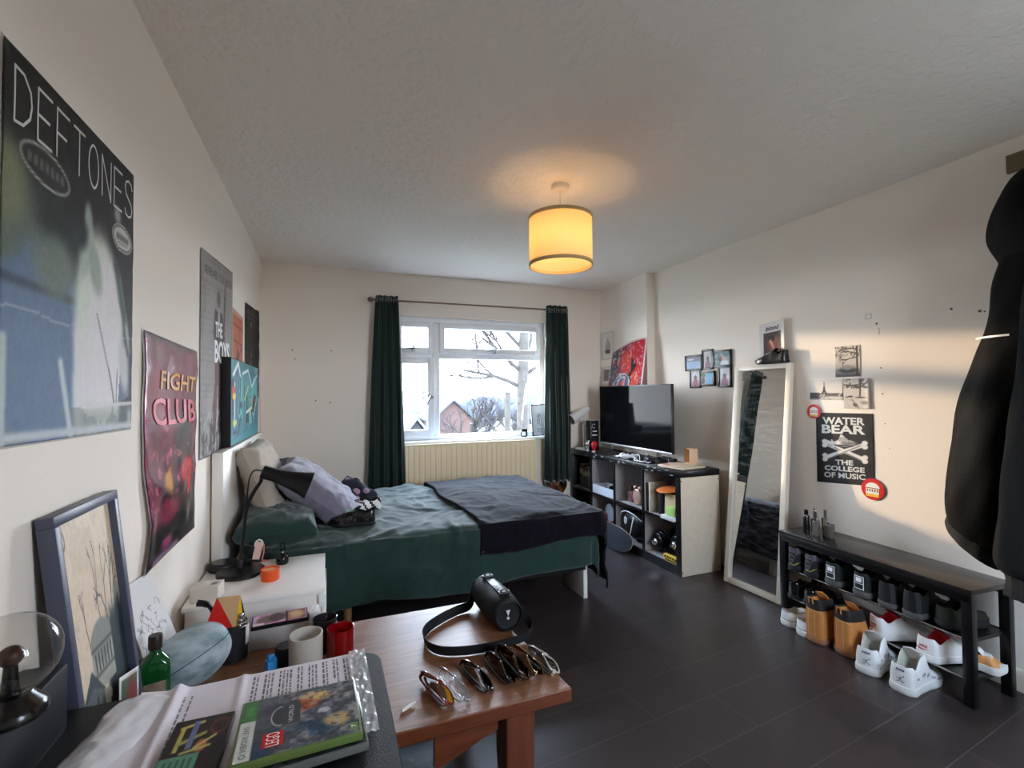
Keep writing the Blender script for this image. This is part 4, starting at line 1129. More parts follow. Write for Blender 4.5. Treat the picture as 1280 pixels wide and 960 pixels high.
G().box((-.490, .92, DZ + .062), (.07, .46, .12), bev=.006).build('casing', m_case_b, t)
G().box((-.490, .92, DZ + .001), (.066, .45, .006), bev=.001).build('foot', mat('black_rubber', (17, 17, 19), .45), t)
t = thing('glass_globe_lamp', 'clear glass globe lamp on a black stand at the left edge of the desk', 'lamp', (-.462, .975, DZ + .122))
GC = (-.462, .985, .968)
G().ell(GC, (.062, .062, .062), nu=40, nv=24).build('globe', pane_mat('thin_glass', (246, 245, 243), .06), t)
m_bk = mat('gloss_black', (14, 13, 14), .2)
G().lathe([(0, 0), (.046, 0), (.046, .012), (.04, .02), (.03, .03), (.026, .036), (0, .036)], 28, T(-.462, .985, DZ + .122)).build('base', m_bk, t)
G().lathe([(0, 0), (.012, 0), (.008, .05), (.007, .055), (0, .055)], 18, T(-.462, .985, DZ + .155)).build('stem', m_bk, t)
G().ell((-.462, .985, .966), (.016, .016, .016)).build('electrode', mat('dark_bronze', (64, 42, 34), .3, metal=.5), t)

# papers: opened letter with crinkled clear sleeve, leaflet, game cases
def sheet(u, v, cx, cy_, w, h, rz, z0, fn):
    x, y = (u - .5) * w, (v - .5) * h
    return (cx + x * math.cos(rz) - y * math.sin(rz), cy_ + x * math.sin(rz) + y * math.cos(rz), z0 + fn(u, v))
def letter_z(u, v): return .004 + .012 * math.exp(-((u - .16) / .03) ** 2) + .004 * math.exp(-((u - .45) / .02) ** 2) + .01 * max(0, .14 - u) / .14
def text_lines(a):
    rng = random.Random(2)
    def para(x, y0, y1, ds=.0035, col=(92, 88, 96)):
        y = y0
        while y < y1:
            w = rng.uniform(.02, .07); a.rect(x, y, x + ds * 2, min(y1, y + w), col, .002); y += w + .012
    for k in range(2): para(.20 + k * .03, .1, .88)
    x = .50
    while x < .97:
        n = rng.choice((2, 3, 4))
        for k in range(n):
            para(x, .97 - rng.uniform(.25, .5), .965, .004, (70, 66, 74) if k % 3 == 0 else (110, 106, 114)); x += .017
        x += .02
    a.put(np.exp(-((a.u - .45) / .006) ** 2) * .25, (190, 184, 190)); a.noise(8, 5)
o = art_grid('letter', lambda u, v: sheet(u, v, -.145, 1.045, .41, .31, .03, DZ + .001, letter_z), 260, 120, text_lines, (222, 214, 220), m_paper)
o.modifiers.new('thick', 'SOLIDIFY').thickness = .0006
tag(o, 'opened out printed white letter spread over the black desk under the game cases', 'letter'); re_origin(o, (-.145, 1.045, DZ))
def sleeve_z(u, v):
    return .014 + .007 * noise.noise(V((u * 5, v * 14, 1))) + .004 * noise.noise(V((u * 20, v * 30, 4)))
g = G(); g.grid(16, 60, lambda u, v: sheet(u + (.10 * noise.noise(V((v * 7, 0, 2)))) * (1 - u), v, -.375, .965, .10, .42, -.16, DZ + .0, lambda a, b: .004 + .018 * u * (1 - u) * 2 + .6 * sleeve_z(a, b) * (1 - abs(2 * u - 1) * .5)))
o = g.build('bubble_mailer', mat('white_poly', (222, 220, 224), .25, coat=.4), sharp=80); tag(o, 'crinkled white poly mailer at the left end of the letter on the desk', 'mailer'); re_origin(o, (-.375, .965, DZ))
o.modifiers.new('thick', 'SOLIDIFY').thickness = .0015
g = G(); g.grid(10, 60, lambda u, v: sheet(u, v + .008 * noise.noise(V((u * 9, 3, 1))), .068, 1.055, .036, .30, .02, DZ + .012, lambda a, b: .0042 * noise.noise(V((a * 4, b * 34, 7))) + .0012 * noise.noise(V((a * 9, b * 60, 5)))))
o = g.build('clear_wrapper', mat('crinkled_film', (240, 242, 244), .07, trans=.3, alpha=.7), sharp=80); tag(o, 'strip of crinkled clear plastic wrapper along the right edge of the letter', 'wrapper'); re_origin(o, (.068, 1.055, DZ))

def dvd(name, label, cx, cy_, rz, z0, w, h, th, shellm, paint, base, res, tilt=0.0, spine=None):
    t = thing(name, label, 'game case', (cx, cy_, z0), rz, rx=tilt)
    G().box((0, 0, th / 2), (w, h, th), bev=.0025).build('shell', shellm, t, local=True)
    art_grid('cover', lambda u, v: tuple(W[t.name] @ V((-w / 2 + .004 + (w - .008) * u, -h / 2 + .004 + (h - .008) * v, th + .0004))), res[0], res[1], paint, base, art_mat(name + '_print', .22, coat=.3), t)
    return t
m_lime = mat('translucent_lime', (112, 136, 72), .3, trans=.2)
def cover(a):
    u, v = a.u, a.v
    a.put(sm(.35, .7, fbm(u * 4, v * 4, 5)), (92, 100, 108)); a.put(sm(.5, .8, fbm(u * 7, v * 7, 15)) * (u > .3), (146, 140, 140)); a.put(sm(.55, .75, fbm(u * 5 + 3, v * 6, 25)) * (v < .4), (40, 66, 92))
    a.ell(.56, .72, .13, .13, (176, 92, 62), .3, n=.6); a.ell(.60, .86, .12, .07, (206, 170, 132), .4, n=.6); a.ell(.70, .80, .08, .07, (214, 178, 110), .5, n=.7)
    a.ell(.72, .5, .16, .12, (70, 78, 90), .3, n=.9, ns=12); a.ell(.70, .52, .06, .05, (190, 190, 196), .5, n=.9, ns=16); a.ell(.82, .3, .1, .1, (188, 160, 110), .5, n=.8)
    a.put(sm(.5, .8, fbm(u * 16, v * 16, 8)) * (u > .42) * .55, (176, 178, 184)); a.put(sm(.52, .75, fbm(u * 22, v * 22, 18)) * (u > .3) * .6, (40, 44, 50))
    a.rect(0, .62, .125, 1, (66, 120, 72)); a.rect(.0, 0, .125, .62, (206, 208, 200)); a.rect(.03, .72, .1, .9, (84, 146, 84)); a.noise(26, 40)
    a.rect(.20, .12, .37, .345, (206, 34, 40)); a.ell(.335, .6, .085, .17, (186, 190, 196), .04); a.ell(.335, .6, .075, .155, (62, 66, 72), .04); a.rect(.345, .42, .5, .8, (66, 70, 76)); a.rect(.92, .05, .985, .17, (104, 140, 74))
CX, CY, CRZ = -.046, .958, .028
t2 = dvd('game_case', 'dark game case lying under the lime green edged one on the letter', CX + .012, CY - .016, CRZ + .03, DZ + .006, .195, .160, .0135, mat('clear_grey_plastic', (120, 124, 120), .2, trans=.3), lambda a: a.noise(60, 8), (40, 44, 48), (30, 24))
t = dvd('game_case', 'lime green edged game case with a red square, topmost on the letter', CX, CY, CRZ, DZ + .0215, .203, .172, .014, m_lime, cover, (64, 70, 78), (160, 120), tilt=0.0)
t['label'] = 'lime green edged game case with a red square, topmost on the letter'
cov = [c for c in t.children if c.name.startswith('cover')][0]
def rot_text(g, s, cx, cy_, w, h):
    """lettering turned a quarter left, reading from the near edge to the far edge"""
    g.text(s, w, h, fn=lambda x, y: tuple(W[t.name] @ V((-.0975 + .195 * cx - (y - h / 2), -.082 + .164 * cy_ + (x - w / 2), .0149))))
g = G(); rot_text(g, 'LEGO', .285, .232, .034, .021); g.build('lettering', mat('print_white', (240, 240, 240), .4), cov, smooth=False)
g = G(); rot_text(g, 'XBOX 360', .062, .34, .066, .0095); g.build('lettering', mat('print_grey', (96, 96, 98), .4), cov, smooth=False)
g = G(); g.lathe([(.0034, .0149), (.0052, .0149)], 20, W[t.name] @ T(-.0975 + .195 * .062, -.082 + .164 * .075, 0)); g.build('roundel', mat('print_grey', (96, 96, 98), .4), cov, smooth=False)
g = G(); rot_text(g, 'WORLD', .42, .60, .05, .008); g.build('lettering', mat('print_pale', (186, 190, 196), .4), cov, smooth=False)
g = G(); rot_text(g, '7', .952, .11, .008, .0075); g.build('lettering', mat('print_white', (240, 240, 240), .4), cov, smooth=False)
def leaf(a):
    a.rect(0, 0, .62, .42, (84, 140, 112)); a.ell(.82, .8, .16, .14, (110, 50, 40), .2); a.ell(.82, .8, .12, .1, (40, 26, 24), .2)
    a.rect(.15, .48, .22, .86, (186, 176, 90)); a.line(.15, .86, .5, .92, .025, (186, 176, 90)); a.line(.2, .6, .6, .72, .03, (150, 150, 84)); a.rect(.34, .5, .44, .95, (104, 110, 150)); a.ell(.6, .52, .1, .1, (176, 96, 60), .3); a.line(.5, .5, .8, .65, .02, (190, 180, 110)); a.line(.3, .45, .75, .5, .02, (180, 170, 100))
    for k in range(5):
        a.rect(.10 + k * .1, .10 + .02 * k, .145 + k * .1, .36, (44, 84, 66))
        a.rect(.10 + k * .1, .18, .145 + k * .1, .20, (84, 140, 112))
    a.noise(18, 20)
t = thing('leaflet_pack', 'black slim pack with neon sign and green panel beside the lime edged game case', 'pack', (-.212, .962, DZ + .008), -.02)
G().box((0, 0, .007), (.095, .17, .014), bev=.002).build('shell', mat('black_plastic', (24, 22, 26), .3), t, local=True)
art_grid('cover', lambda u, v: tuple(W[t.name] @ V((-.046 + .092 * u, -.083 + .166 * v, .0146))), 60, 90, leaf, (30, 26, 26), art_mat('leaflet_print', .3), t)

# ================================================================== CHEST BY THE BED
CZ = .555
t = thing('bedside_chest', 'white two drawer bedside chest between bed and coffee table', 'chest', (-.26, 2.42, 0))
m_ch = mat('pale_melamine', (230, 222, 214), .4)
G().box((-.27, 2.42, (CZ - .018) / 2 + .0), (.49, .475, CZ - .018), bev=.002).build('body', m_ch, t)
G().box((-.268, 2.42, CZ - .009), (.515, .49, .018), bev=.002).build('top', mat('white_melamine', (238, 233, 226), .4), t)
for z0, z1 in ((.06, .285), (.292, .478)):
    G().box((-.014, 2.42, (z0 + z1) / 2), (.018, .474, z1 - z0), bev=.003).build('drawer', mat('white_melamine', (238, 233, 226), .4), t)
G().box((-.020, 2.178, .508), (.03, .014, .05), bev=.002).build('edge_pull', mat('white_gloss', (238, 238, 236), .35), t)
o = G().box((0, 0, .03), (.10, .08, .06), bev=.0025)
o.v = [tuple(T(-.452, 2.245, CZ, rz=-.12) @ V(p)) for p in o.v]
o = o.build('small_carton', mat('ivory_card', (206, 196, 182), .55)); tag(o, 'small plain ivory carton at the near wall corner of the bedside chest', 'box'); re_origin(o, (-.452, 2.245, CZ))
g = G(); Mx = T(-.452, 2.245, CZ + .0606, rz=-.12)
for k in range(4): g.box((.018 + k * .006, .0, 0), (.003, .03 + .008 * (k % 2), .0006), M=Mx)
g.build('print', mat('print_grey', (96, 96, 98), .4), o, smooth=False)
m_lamp = mat('lamp_black', (16, 16, 18), .32, metal=.2)
t = thing('desk_lamp', 'black metal desk lamp with a round base on the bedside chest', 'lamp', (-.372, 2.50, CZ))
M = T(-.372, 2.50, CZ)
G().lathe([(0, 0), (.094, 0), (.099, .004), (.099, .016), (.093, .022), (.02, .026), (0, .026)], 48, M).build('base', m_lamp, t)
G().lathe([(0, .024), (.013, .024), (.013, .06), (.011, .065), (0, .065)], 18, M).build('collar', m_lamp, t)
arm = spline([(-.372, 2.50, CZ + .05), (-.362, 2.50, .74), (-.348, 2.50, .86), (-.318, 2.50, .93), (-.292, 2.50, .972), (-.288, 2.50, 1.0)], 5)
G().tube(arm, .0085, 10).build('arm', m_lamp, t)
hd0, hd1 = V((-.285, 2.50, 1.018)), V((-.082, 2.50, .938)); dz = (hd1 - hd0); q = V((0, 0, 1)).rotation_difference(dz.normalized()).to_matrix().to_4x4()
Ms = Matrix.Translation(hd0) @ q
L2 = dz.length
G().lathe([(0, -.004), (.018, -.004), (.031, .0), (.031, .03), (.030, .055), (.034, .09), (.043, .14), (.056, .19), (.066, L2), (.064, L2), (.053, .19), (.04, .14), (.031, .09), (.0, .08)], 36, Ms).build('shade', m_lamp, t, sharp=60)
G().tube(spline([(-.288, 2.50, 1.022), (-.318, 2.495, 1.026), (-.338, 2.495, .99), (-.348, 2.495, .90), (-.36, 2.492, .8)], 5), .0032, 7).build('cable', m_lamp, t)
t = thing('smart_speaker', 'flat round black puck speaker behind the desk lamp base', 'speaker', (-.452, 2.60, CZ))
G().lathe([(0, 0), (.058, 0), (.064, .006), (.066, .018), (.063, .03), (.05, .034), (0, .034)], 40, T(-.458, 2.598, CZ)).build('body', mat('charcoal_plastic', (30, 30, 33), .5), t)
G().lathe([(0, .0342), (.048, .0342), (.048, .036), (0, .036)], 36, T(-.458, 2.598, CZ)).build('top_disc', mat('gloss_black', (14, 13, 14), .2), t)
t = thing('candle', 'small orange candle in a bright tub in front of the desk lamp base', 'candle', (-.238, 2.375, CZ))
G().lathe([(0, 0), (.036, 0), (.038, .003), (.039, .048), (.0355, .049), (.035, .042), (0, .041)], 36, T(-.238, 2.375, CZ)).build('tub', mat('orange_enamel', (226, 84, 26), .35), t)
G().lathe([(0, .0415), (.0345, .0425), (0, .0435)], 30, T(-.238, 2.375, CZ)).build('wax', mat('peach_wax', (232, 160, 116), .5), t)
t = thing('scent_bottle', 'little black bottle with a silver neck near the bed edge of the chest', 'bottle', (-.205, 2.58, CZ))
G().lathe([(0, 0), (.024, 0), (.028, .006), (.028, .03), (.022, .042), (.009, .048), (.009, .056), (0, .056)], 28, T(-.205, 2.575, CZ)).build('glass', mat('gloss_black', (14, 13, 14), .2), t)
G().lathe([(0, .054), (.007, .054), (.007, .062), (.012, .064), (.013, .092), (.011, .096), (0, .096)], 20, T(-.205, 2.575, CZ)).build('cap', mat('gloss_black', (14, 13, 14), .2), t)
G().lathe([(0, .0545), (.0095, .0545), (.0095, .061), (0, .061)], 20, T(-.205, 2.575, CZ)).build('collar', mat('steel', (190, 188, 190), .25, metal=1), t)
t = thing('key_fob', 'pale pink and white strap charm propped behind the lamp stem', 'charm', (-.34, 2.64, CZ))
g = G(); Mk = T(-.325, 2.64, CZ, ry=.12)
g.tube([tuple(Mk @ V((.017 * math.sin(a), 0, .088 - .022 * math.cos(a)))) for a in np.linspace(.5, 2 * PI - .5, 18)], .0035, 7); g.build('loop', mat('white_card', (226, 226, 226), .6), t)
G().prism([(-.022, 0), (.01, 0), (.017, .07), (.012, .09), (-.012, .09), (-.016, .06)], -.005, .005, M=Mk @ T(0, 0, .01, rx=PI / 2)).build('strap', mat('blush_plastic', (226, 190, 176), .5), t)
G().tube([tuple(Mk @ V(p)) for p in ((.022, 0, .09), (.026, 0, .05), (.022, 0, .01), (.05, .01, .006))], .004, 7).build('ribbon', mat('salmon_ribbon', (206, 124, 110), .6), t)
G().box((-.01, .01, .012), (.07, .03, .022), bev=.006, M=Mk).build('foot', mat('charcoal_plastic', (30, 30, 33), .5), t)

# ================================================================== LEFT WALL POSTERS
def lwall(y0, y1, z0, z1, off=.003, wav=0.0, seed=0, tl=0, tr=0, bl=0, br=0, curl=0):
    """u to the right (towards the window), v up"""
    def P(u, v):
        w = wav * (noise.noise(V((u * 3, v * 5, seed))) + .5 * noise.noise(V((u * 8, v * 9, seed + 2))))
        x = XL + off + abs(w) + wav * .3 + curl * max(0, u - .7) ** 2
        zb = z0 + bl + (br - bl) * u; zt = z1 + tl + (tr - tl) * u
        return (x, y0 + (y1 - y0) * u, zb + (zt - zb) * v)
    return P
def offs(P, d):
    return lambda u, v: (P(u, v)[0] + d, P(u, v)[1], P(u, v)[2])
def poster(name, label, P, nu, nv, paint, base, m, cat='poster', th=.0006):
    o = art_grid(name, P, nu, nv, paint, base, m); o.modifiers.new('thick', 'SOLIDIFY').thickness = th
    tag(o, label, cat); c = P(.5, 0); re_origin(o, c)
    return o
def letter(parent, P, s, u0, v0, w, h, m, d=.0012, bold=0.0, name='lettering', shear=0.0, th=None):
    g = G(); Q = offs(P, d)
    g.text(s, w, h, fn=lambda x, y: Q(u0 + x, v0 + y), bold=bold, shear=shear)
    return g.build(name, m, parent, smooth=False)
m_pp = art_mat('poster_paper', .6, .25)
m_gl = art_mat('poster_gloss', .22, .5, coat=.5)
ink_w = mat('print_chalk', (206, 206, 200), .5); ink_p = mat('print_pale', (186, 190, 196), .4)

# band poster
def bandp(a):
    u, v = a.u, a.v
    a.put(sm(.35, .75, fbm(u * 3, v * 3, 1)) * .5, (52, 60, 56))
    a.ell(.06, .50, .22, .20, (92, 104, 92), .5, n=.4); a.ell(.02, .66, .10, .10, (120, 126, 92), .5)
    a.ell(.22, .18, .34, .36, (92, 114, 142), .12, n=.25); a.rect(-.1, -.1, .45, .28, (92, 114, 144), .05)
    a.put((v < .42) * (u < .48) * (fbm(u * 40, v * 40, 3) - .3) * .5, (112, 130, 150)); a.rect(-.1, .405, .48, .43, (62, 76, 90), .012)
    a.ell(.65, .20, .22, .45, (214, 211, 210), .12, n=.2); a.ell(.62, .48, .19, .2, (206, 212, 198), .35, n=.3); a.ell(.72, .30, .17, .32, (216, 212, 212), .2)
    a.ell(.52, .60, .05, .10, (176, 186, 174), .35, rot=-.3); a.ell(.60, .55, .05, .09, (160, 172, 160), .4, rot=.5); a.ell(.535, .70, .03, .05, (150, 160, 150), .5)
    a.ell(.34, .60, .13, .10, (34, 42, 38), .5, n=.5); a.ell(.28, .50, .15, .08, (110, 122, 112), .5, n=.5); a.ell(.47, .64, .06, .05, (40, 48, 44), .5)
    a.line(.84, .55, .97, .30, .02, (150, 162, 152), .7); a.line(.80, .60, .9, .42, .025, (70, 84, 80), .8)
    a.poly([(.86, .20), (.97, .30), (.99, .13), (.84, .10)], (96, 110, 134)); a.ell(.9, .24, .05, .1, (190, 190, 190), .4, rot=.3)
    a.line(.62, .40, .74, .22, .005, (120, 122, 120)); a.line(.74, .22, .80, .10, .006, (96, 98, 100)); a.line(.83, .22, .82, .1, .005, (110, 112, 112))
    a.rect(.5, -.05, 1, .085, (170, 176, 168), .03); a.put((v < .09) * (fbm(u * 9, v * 12, 6) > .5) * .5, (112, 118, 112)); a.ell(.90, .05, .05, .05, (90, 96, 98), .6)
    a.line(.34, .22, .42, .0, .016, (186, 196, 200), .7); a.line(.5, .09, 1.0, .10, .006, (208, 208, 206), .8); a.line(0, .02, 1, .015, .012, (186, 192, 196), .8); a.rect(-.1, -.1, .03, .28, (176, 186, 186), .01)
    a.put(sm(.80, .84, v) * .92, (34, 30, 29)); a.put(sm(.94, 1.0, u) * (v > .12) * .8, (44, 40, 42)); a.rect(0, .97, .02, 1, (70, 76, 58), .02)
    a.ell(.235, .755, .155, .052, (176, 176, 166), .06, rot=-.04); a.ell(.235, .755, .145, .045, (44, 44, 42), .08, rot=-.04)
    a.ell(.87, .715, .112, .052, (178, 176, 170), .05, rot=-.03); a.ell(.87, .715, .105, .046, (86, 84, 82), .05, rot=-.03); a.ell(.87, .715, .094, .039, (192, 190, 184), .05, rot=-.03)
    a.rect(.80, .705, .94, .728, (110, 108, 106), .008); a.rect(.815, .692, .925, .698, (140, 120, 112), .004)
    for k in range(7): a.rect(.12 + k * .034, .742, .142 + k * .034, .770, (96, 100, 92), .006)
    a.ell(.815, .79, .035, .03, (150, 146, 142), .6)
    a.noise(16, 70); a.put((np.abs(v - .345 - .008 * np.sin(u * 14)) < .003) * .4, (200, 204, 206))
P = lwall(1.088, 1.685, 1.280, 2.022, wav=.0025, seed=4, tl=-.012, bl=.004)
o = poster('band_poster', 'huge black and white band poster with thin white capitals, leftmost on the left wall', P, 130, 160, bandp, (36, 34, 32), m_pp)
P = lwall(1.083, 1.689, 1.276, 2.027, off=.0015, tl=-.012, bl=.004)
bo = art_grid('border', P, 2, 2, lambda a: a, (186, 176, 166), m_pp, o)
P = lwall(1.088, 1.685, 1.280, 2.022, wav=.0025, seed=4, tl=-.012, bl=.004)
def thin_caps(parent, P, s, u0, u1, v0, v1, m, d=.0016):
    """hairline capitals as narrow strokes"""
    S = {'D': [[(0, 0), (0, 1)], [(0, 1), (.5, .97), (.9, .75), (1, .5), (.9, .25), (.5, .03), (0, 0)]], 'E': [[(1, 0), (0, 0), (0, 1), (1, 1)], [(0, .5), (.85, .5)]], 'F': [[(0, 0), (0, 1), (1, 1)], [(0, .5), (.8, .5)]],
         'T': [[(.5, 0), (.5, 1)], [(0, 1), (1, 1)]], 'O': [[(.5 + .5 * math.cos(a), .5 + .5 * math.sin(a)) for a in np.linspace(0, 2 * PI, 25)]], 'N': [[(0, 0), (0, 1), (1, 0), (1, 1)]],
         'S': [[(1, .82), (.85, .96), (.5, 1), (.12, .92), (0, .76), (.15, .6), (.5, .5), (.85, .4), (1, .24), (.88, .08), (.5, 0), (.12, .04), (0, .18)]]}
    n = len(s); cw = (u1 - u0) / n; g = G(); hw = .0042
    for i, ch in enumerate(s):
        for st in S[ch]:
            pts = [(u0 + cw * (i + .12 + .72 * x), v0 + (v1 - v0) * y) for x, y in st]
            for (a, b), (c, e) in zip(pts, pts[1:]):
                dx, dy = c - a, e - b; L = math.hypot(dx, dy); k = max(1, int(L / .03)); px, py = -dy / L * hw, dx / L * hw; ex, ey = dx / L * hw * .5, dy / L * hw * .5
                vs = []
                for q in range(k + 1):
                    t_ = q / k; x, y = a - ex + (dx + 2 * ex) * t_, b - ey + (dy + 2 * ey) * t_
                    for sg in (1, -1):
                        w = P(min(1, max(0, x + px * sg)), min(1, max(0, y + py * sg))); vs.append((w[0] + d, w[1], w[2]))
                g.add(vs, [(2 * q, 2 * q + 1, 2 * q + 3, 2 * q + 2) for q in range(k)])
    return g.build('lettering', m, parent, smooth=False)
thin_caps(o, P, 'DEFTONES', .035, .995, .815, .955, ink_w)

# crumpled magenta film poster
def crum(u, v):
    return .007 * max(0, ridged(V((u * 2.6 + v * .6, v * 3.4, 1)))) * (.4 + v * 0 + .6) + .004 * noise.noise(V((u * 6, v * 8, 3)))
def Pf(u, v):
    y0 = 1.778 + .02 * math.sin(v * 7) * (1 - u) * (1 - v) + (.035 * max(0, 1 - abs(v - .18) / .18) * (1 - u)); y1 = 2.40 - .012 * math.sin(v * 5)
    e = min(1, 6 * v, 6 * (1 - v) + .3)
    return (XL + .004 + max(.0005, crum(u, v) * e + .02 * (1 - u) ** 3 * max(0, .6 - v)), y0 + (y1 - y0) * u, (.822 - .012 * u) + (.757) * v)
def fc(a):
    u, v = a.u, a.v
    a.put(sm(.3, .7, fbm(u * 3, v * 3, 2)), (122, 32, 66)); a.put(sm(.5, .8, fbm(u * 6, v * 5, 12)) * .7, (178, 54, 92)); a.put(sm(.6, .8, fbm(u * 5, v * 9, 22)) * .35, (206, 150, 172))
    a.put(sm(.45, .1, v) * .75 * sm(.25, .6, u + .2), (46, 30, 32)); a.ell(.72, .12, .4, .2, (40, 28, 30), .4, n=.6); a.ell(.35, .2, .12, .2, (34, 22, 26), .4, n=.8); a.ell(.1, .06, .2, .08, (30, 22, 26), .5, n=.5)
    a.ell(.70, .52, .15, .14, (56, 58, 64), .25, n=.5); a.ell(.80, .44, .12, .09, (34, 32, 36), .3, n=.6); a.ell(.63, .45, .1, .07, (40, 30, 34), .4, n=.8); a.ell(.78, .36, .12, .08, (206, 40, 50), .4, n=.9); a.ell(.84, .30, .04, .10, (214, 52, 48), .4, n=.7)
    a.ell(.42, .33, .08, .06, (220, 150, 70), .5, n=1.2, ns=12); a.put((fbm(u * 22, v * 22, 9) > .64) * (v < .5) * (v > .22) * .6, (230, 120, 130)); a.ell(.4, .2, .2, .06, (150, 36, 70), .4, n=.6)
    a.rect(.1, .0, .6, .025, (190, 160, 190), .02); a.ell(.35, .06, .1, .03, (190, 80, 130), .5, n=.8); a.rect(0, .975, 1, 1, (60, 32, 40), .006); a.noise(22, 40)
o = poster('film_poster', 'creased magenta film poster with a yellow and red title, low on the left wall', Pf, 90, 120, fc, (104, 30, 58), m_gl)
letter(o, Pf, 'FIGHT', .24, .765, .70, .085, mat('print_yellow', (216, 156, 56), .35), .003, bold=.02)
letter(o, Pf, 'CLUB', .12, .60, .82, .125, mat('print_red', (206, 52, 74), .35), .003, bold=.02)
def Pfb(u, v):
    p = Pf(u, v); q = Pf(.5, .5)
    return (p[0] - .0032, q[1] + (p[1] - q[1]) * 1.025, q[2] + (p[2] - q[2]) * 1.012)
art_grid('border', Pfb, 30, 40, lambda a: a, (222, 220, 222), m_gl, o)

# grey poster with standing man
def tb(a):
    u, v = a.u, a.v
    rows = np.floor(v * 34); br = (np.abs(v * 34 - rows - .5) > .42) | (np.abs(((u * 14 + .5 * (rows % 2)) % 1) - .5) > .46)
    a.put(br * .4, (112, 104, 100)); a.put(sm(.4, .7, fbm(u * 4, v * 4, 4)) * .4, (166, 160, 156)); a.put(sm(.3, .0, v) * .5, (84, 78, 78))
    a.rect(.06, .875, .98, .955, (150, 142, 138), .004)
    a.poly([(.36, .0), (.40, .40), (.36, .62), (.44, .70), (.62, .68), (.70, .60), (.80, .42), (.98, .35), (.98, 0)], (74, 64, 64)); a.poly([(.24, .06), (.42, .42), (.36, .62), (.52, .5), (.56, .3), (.46, .1)], (104, 66, 62))
    a.ell(.50, .80, .055, .045, (96, 80, 74), .2); a.poly([(.38, .74), (.62, .73), (.72, .60), (.66, .5), (.42, .5), (.34, .62)], (66, 56, 58)); a.line(.68, .66, .72, .86, .03, (80, 68, 66), .4); a.ell(.72, .87, .03, .035, (120, 98, 90), .3)
    a.ell(.51, .70, .03, .05, (180, 168, 162), .4)
    for k in range(6): a.poly([(.30 + k * .12, .05), (.36 + k * .12, .05), (.38 + k * .10, .36)], (170, 162, 160) if k % 2 else (64, 58, 60))
    a.put((v < .18) * (fbm(u * 24, v * 20, 5) > .52) * .8, (60, 54, 56)); a.put((v < .22) * (fbm(u * 30, v * 24, 15) > .62) * .6, (176, 168, 164)); a.noise(16, 50)
P = lwall(2.478, 3.235, 1.072, 2.085, wav=.0015, seed=9, tl=-.04, tr=.03, bl=.015)
o = poster('television_poster', 'tall grey brick poster of a man with a raised arm, above the headboard end', P, 90, 130, tb, (142, 134, 130), m_pp)
letter(o, P, 'NEVER MEET YOUR HEROES', .09, .893, .86, .045, mat('print_brown', (78, 68, 68), .5), bold=.02)
wob = mat('print_white', (240, 240, 240), .4)
letter(o, P, 'THE', .40, .60, .22, .08, wob, bold=.03); letter(o, P, 'BOYS', .38, .465, .50, .12, wob, bold=.03)
P = lwall(3.245, 3.62, 1.40, 1.91, tl=.0, tr=-.01)
def og(a):
    a.rect(.06, .06, .94, .94, (176, 92, 70), .01); a.rect(.1, .1, .9, .9, (190, 108, 80), .01)
    for k in range(7): a.line(.5, .4, .5 + .4 * math.cos(.5 + k * .9), .4 + .4 * math.sin(.5 + k * .9), .014, (96, 56, 50))
    a.ell(.5, .4, .14, .12, (110, 66, 56), .3, n=.5); a.line(.06, .82, .94, .82, .012, (120, 62, 52)); a.line(.06, .62, .94, .62, .008, (130, 70, 58)); a.noise(20, 20)
poster('orange_poster', 'small faded orange poster between the grey poster and the black one', P, 40, 50, og, (196, 150, 128), m_pp)
P = lwall(3.715, 4.29, 1.36, 2.045, wav=.004, seed=12, tl=-.02, tr=.015, curl=.16)
def bp_(a):
    a.rect(0, .90, 1, .93, (70, 70, 70), .01); a.ell(.45, .80, .05, .03, (150, 150, 150), .3); a.rect(.44, .76, .48, .775, (120, 120, 120)); a.put(sm(.3, .7, fbm(a.u * 3, a.v * 3, 3)) * .4, (52, 50, 50))
    for k in range(9): a.rect(.40, .30 + k * .025, .46, .315 + k * .025, (130, 126, 122))
    a.rect(.12, .85, .85, .865, (58, 58, 58), .004)
poster('black_poster', 'black poster curling off the left wall nearest the window corner', P, 40, 50, bp_, (22, 21, 21), m_pp)

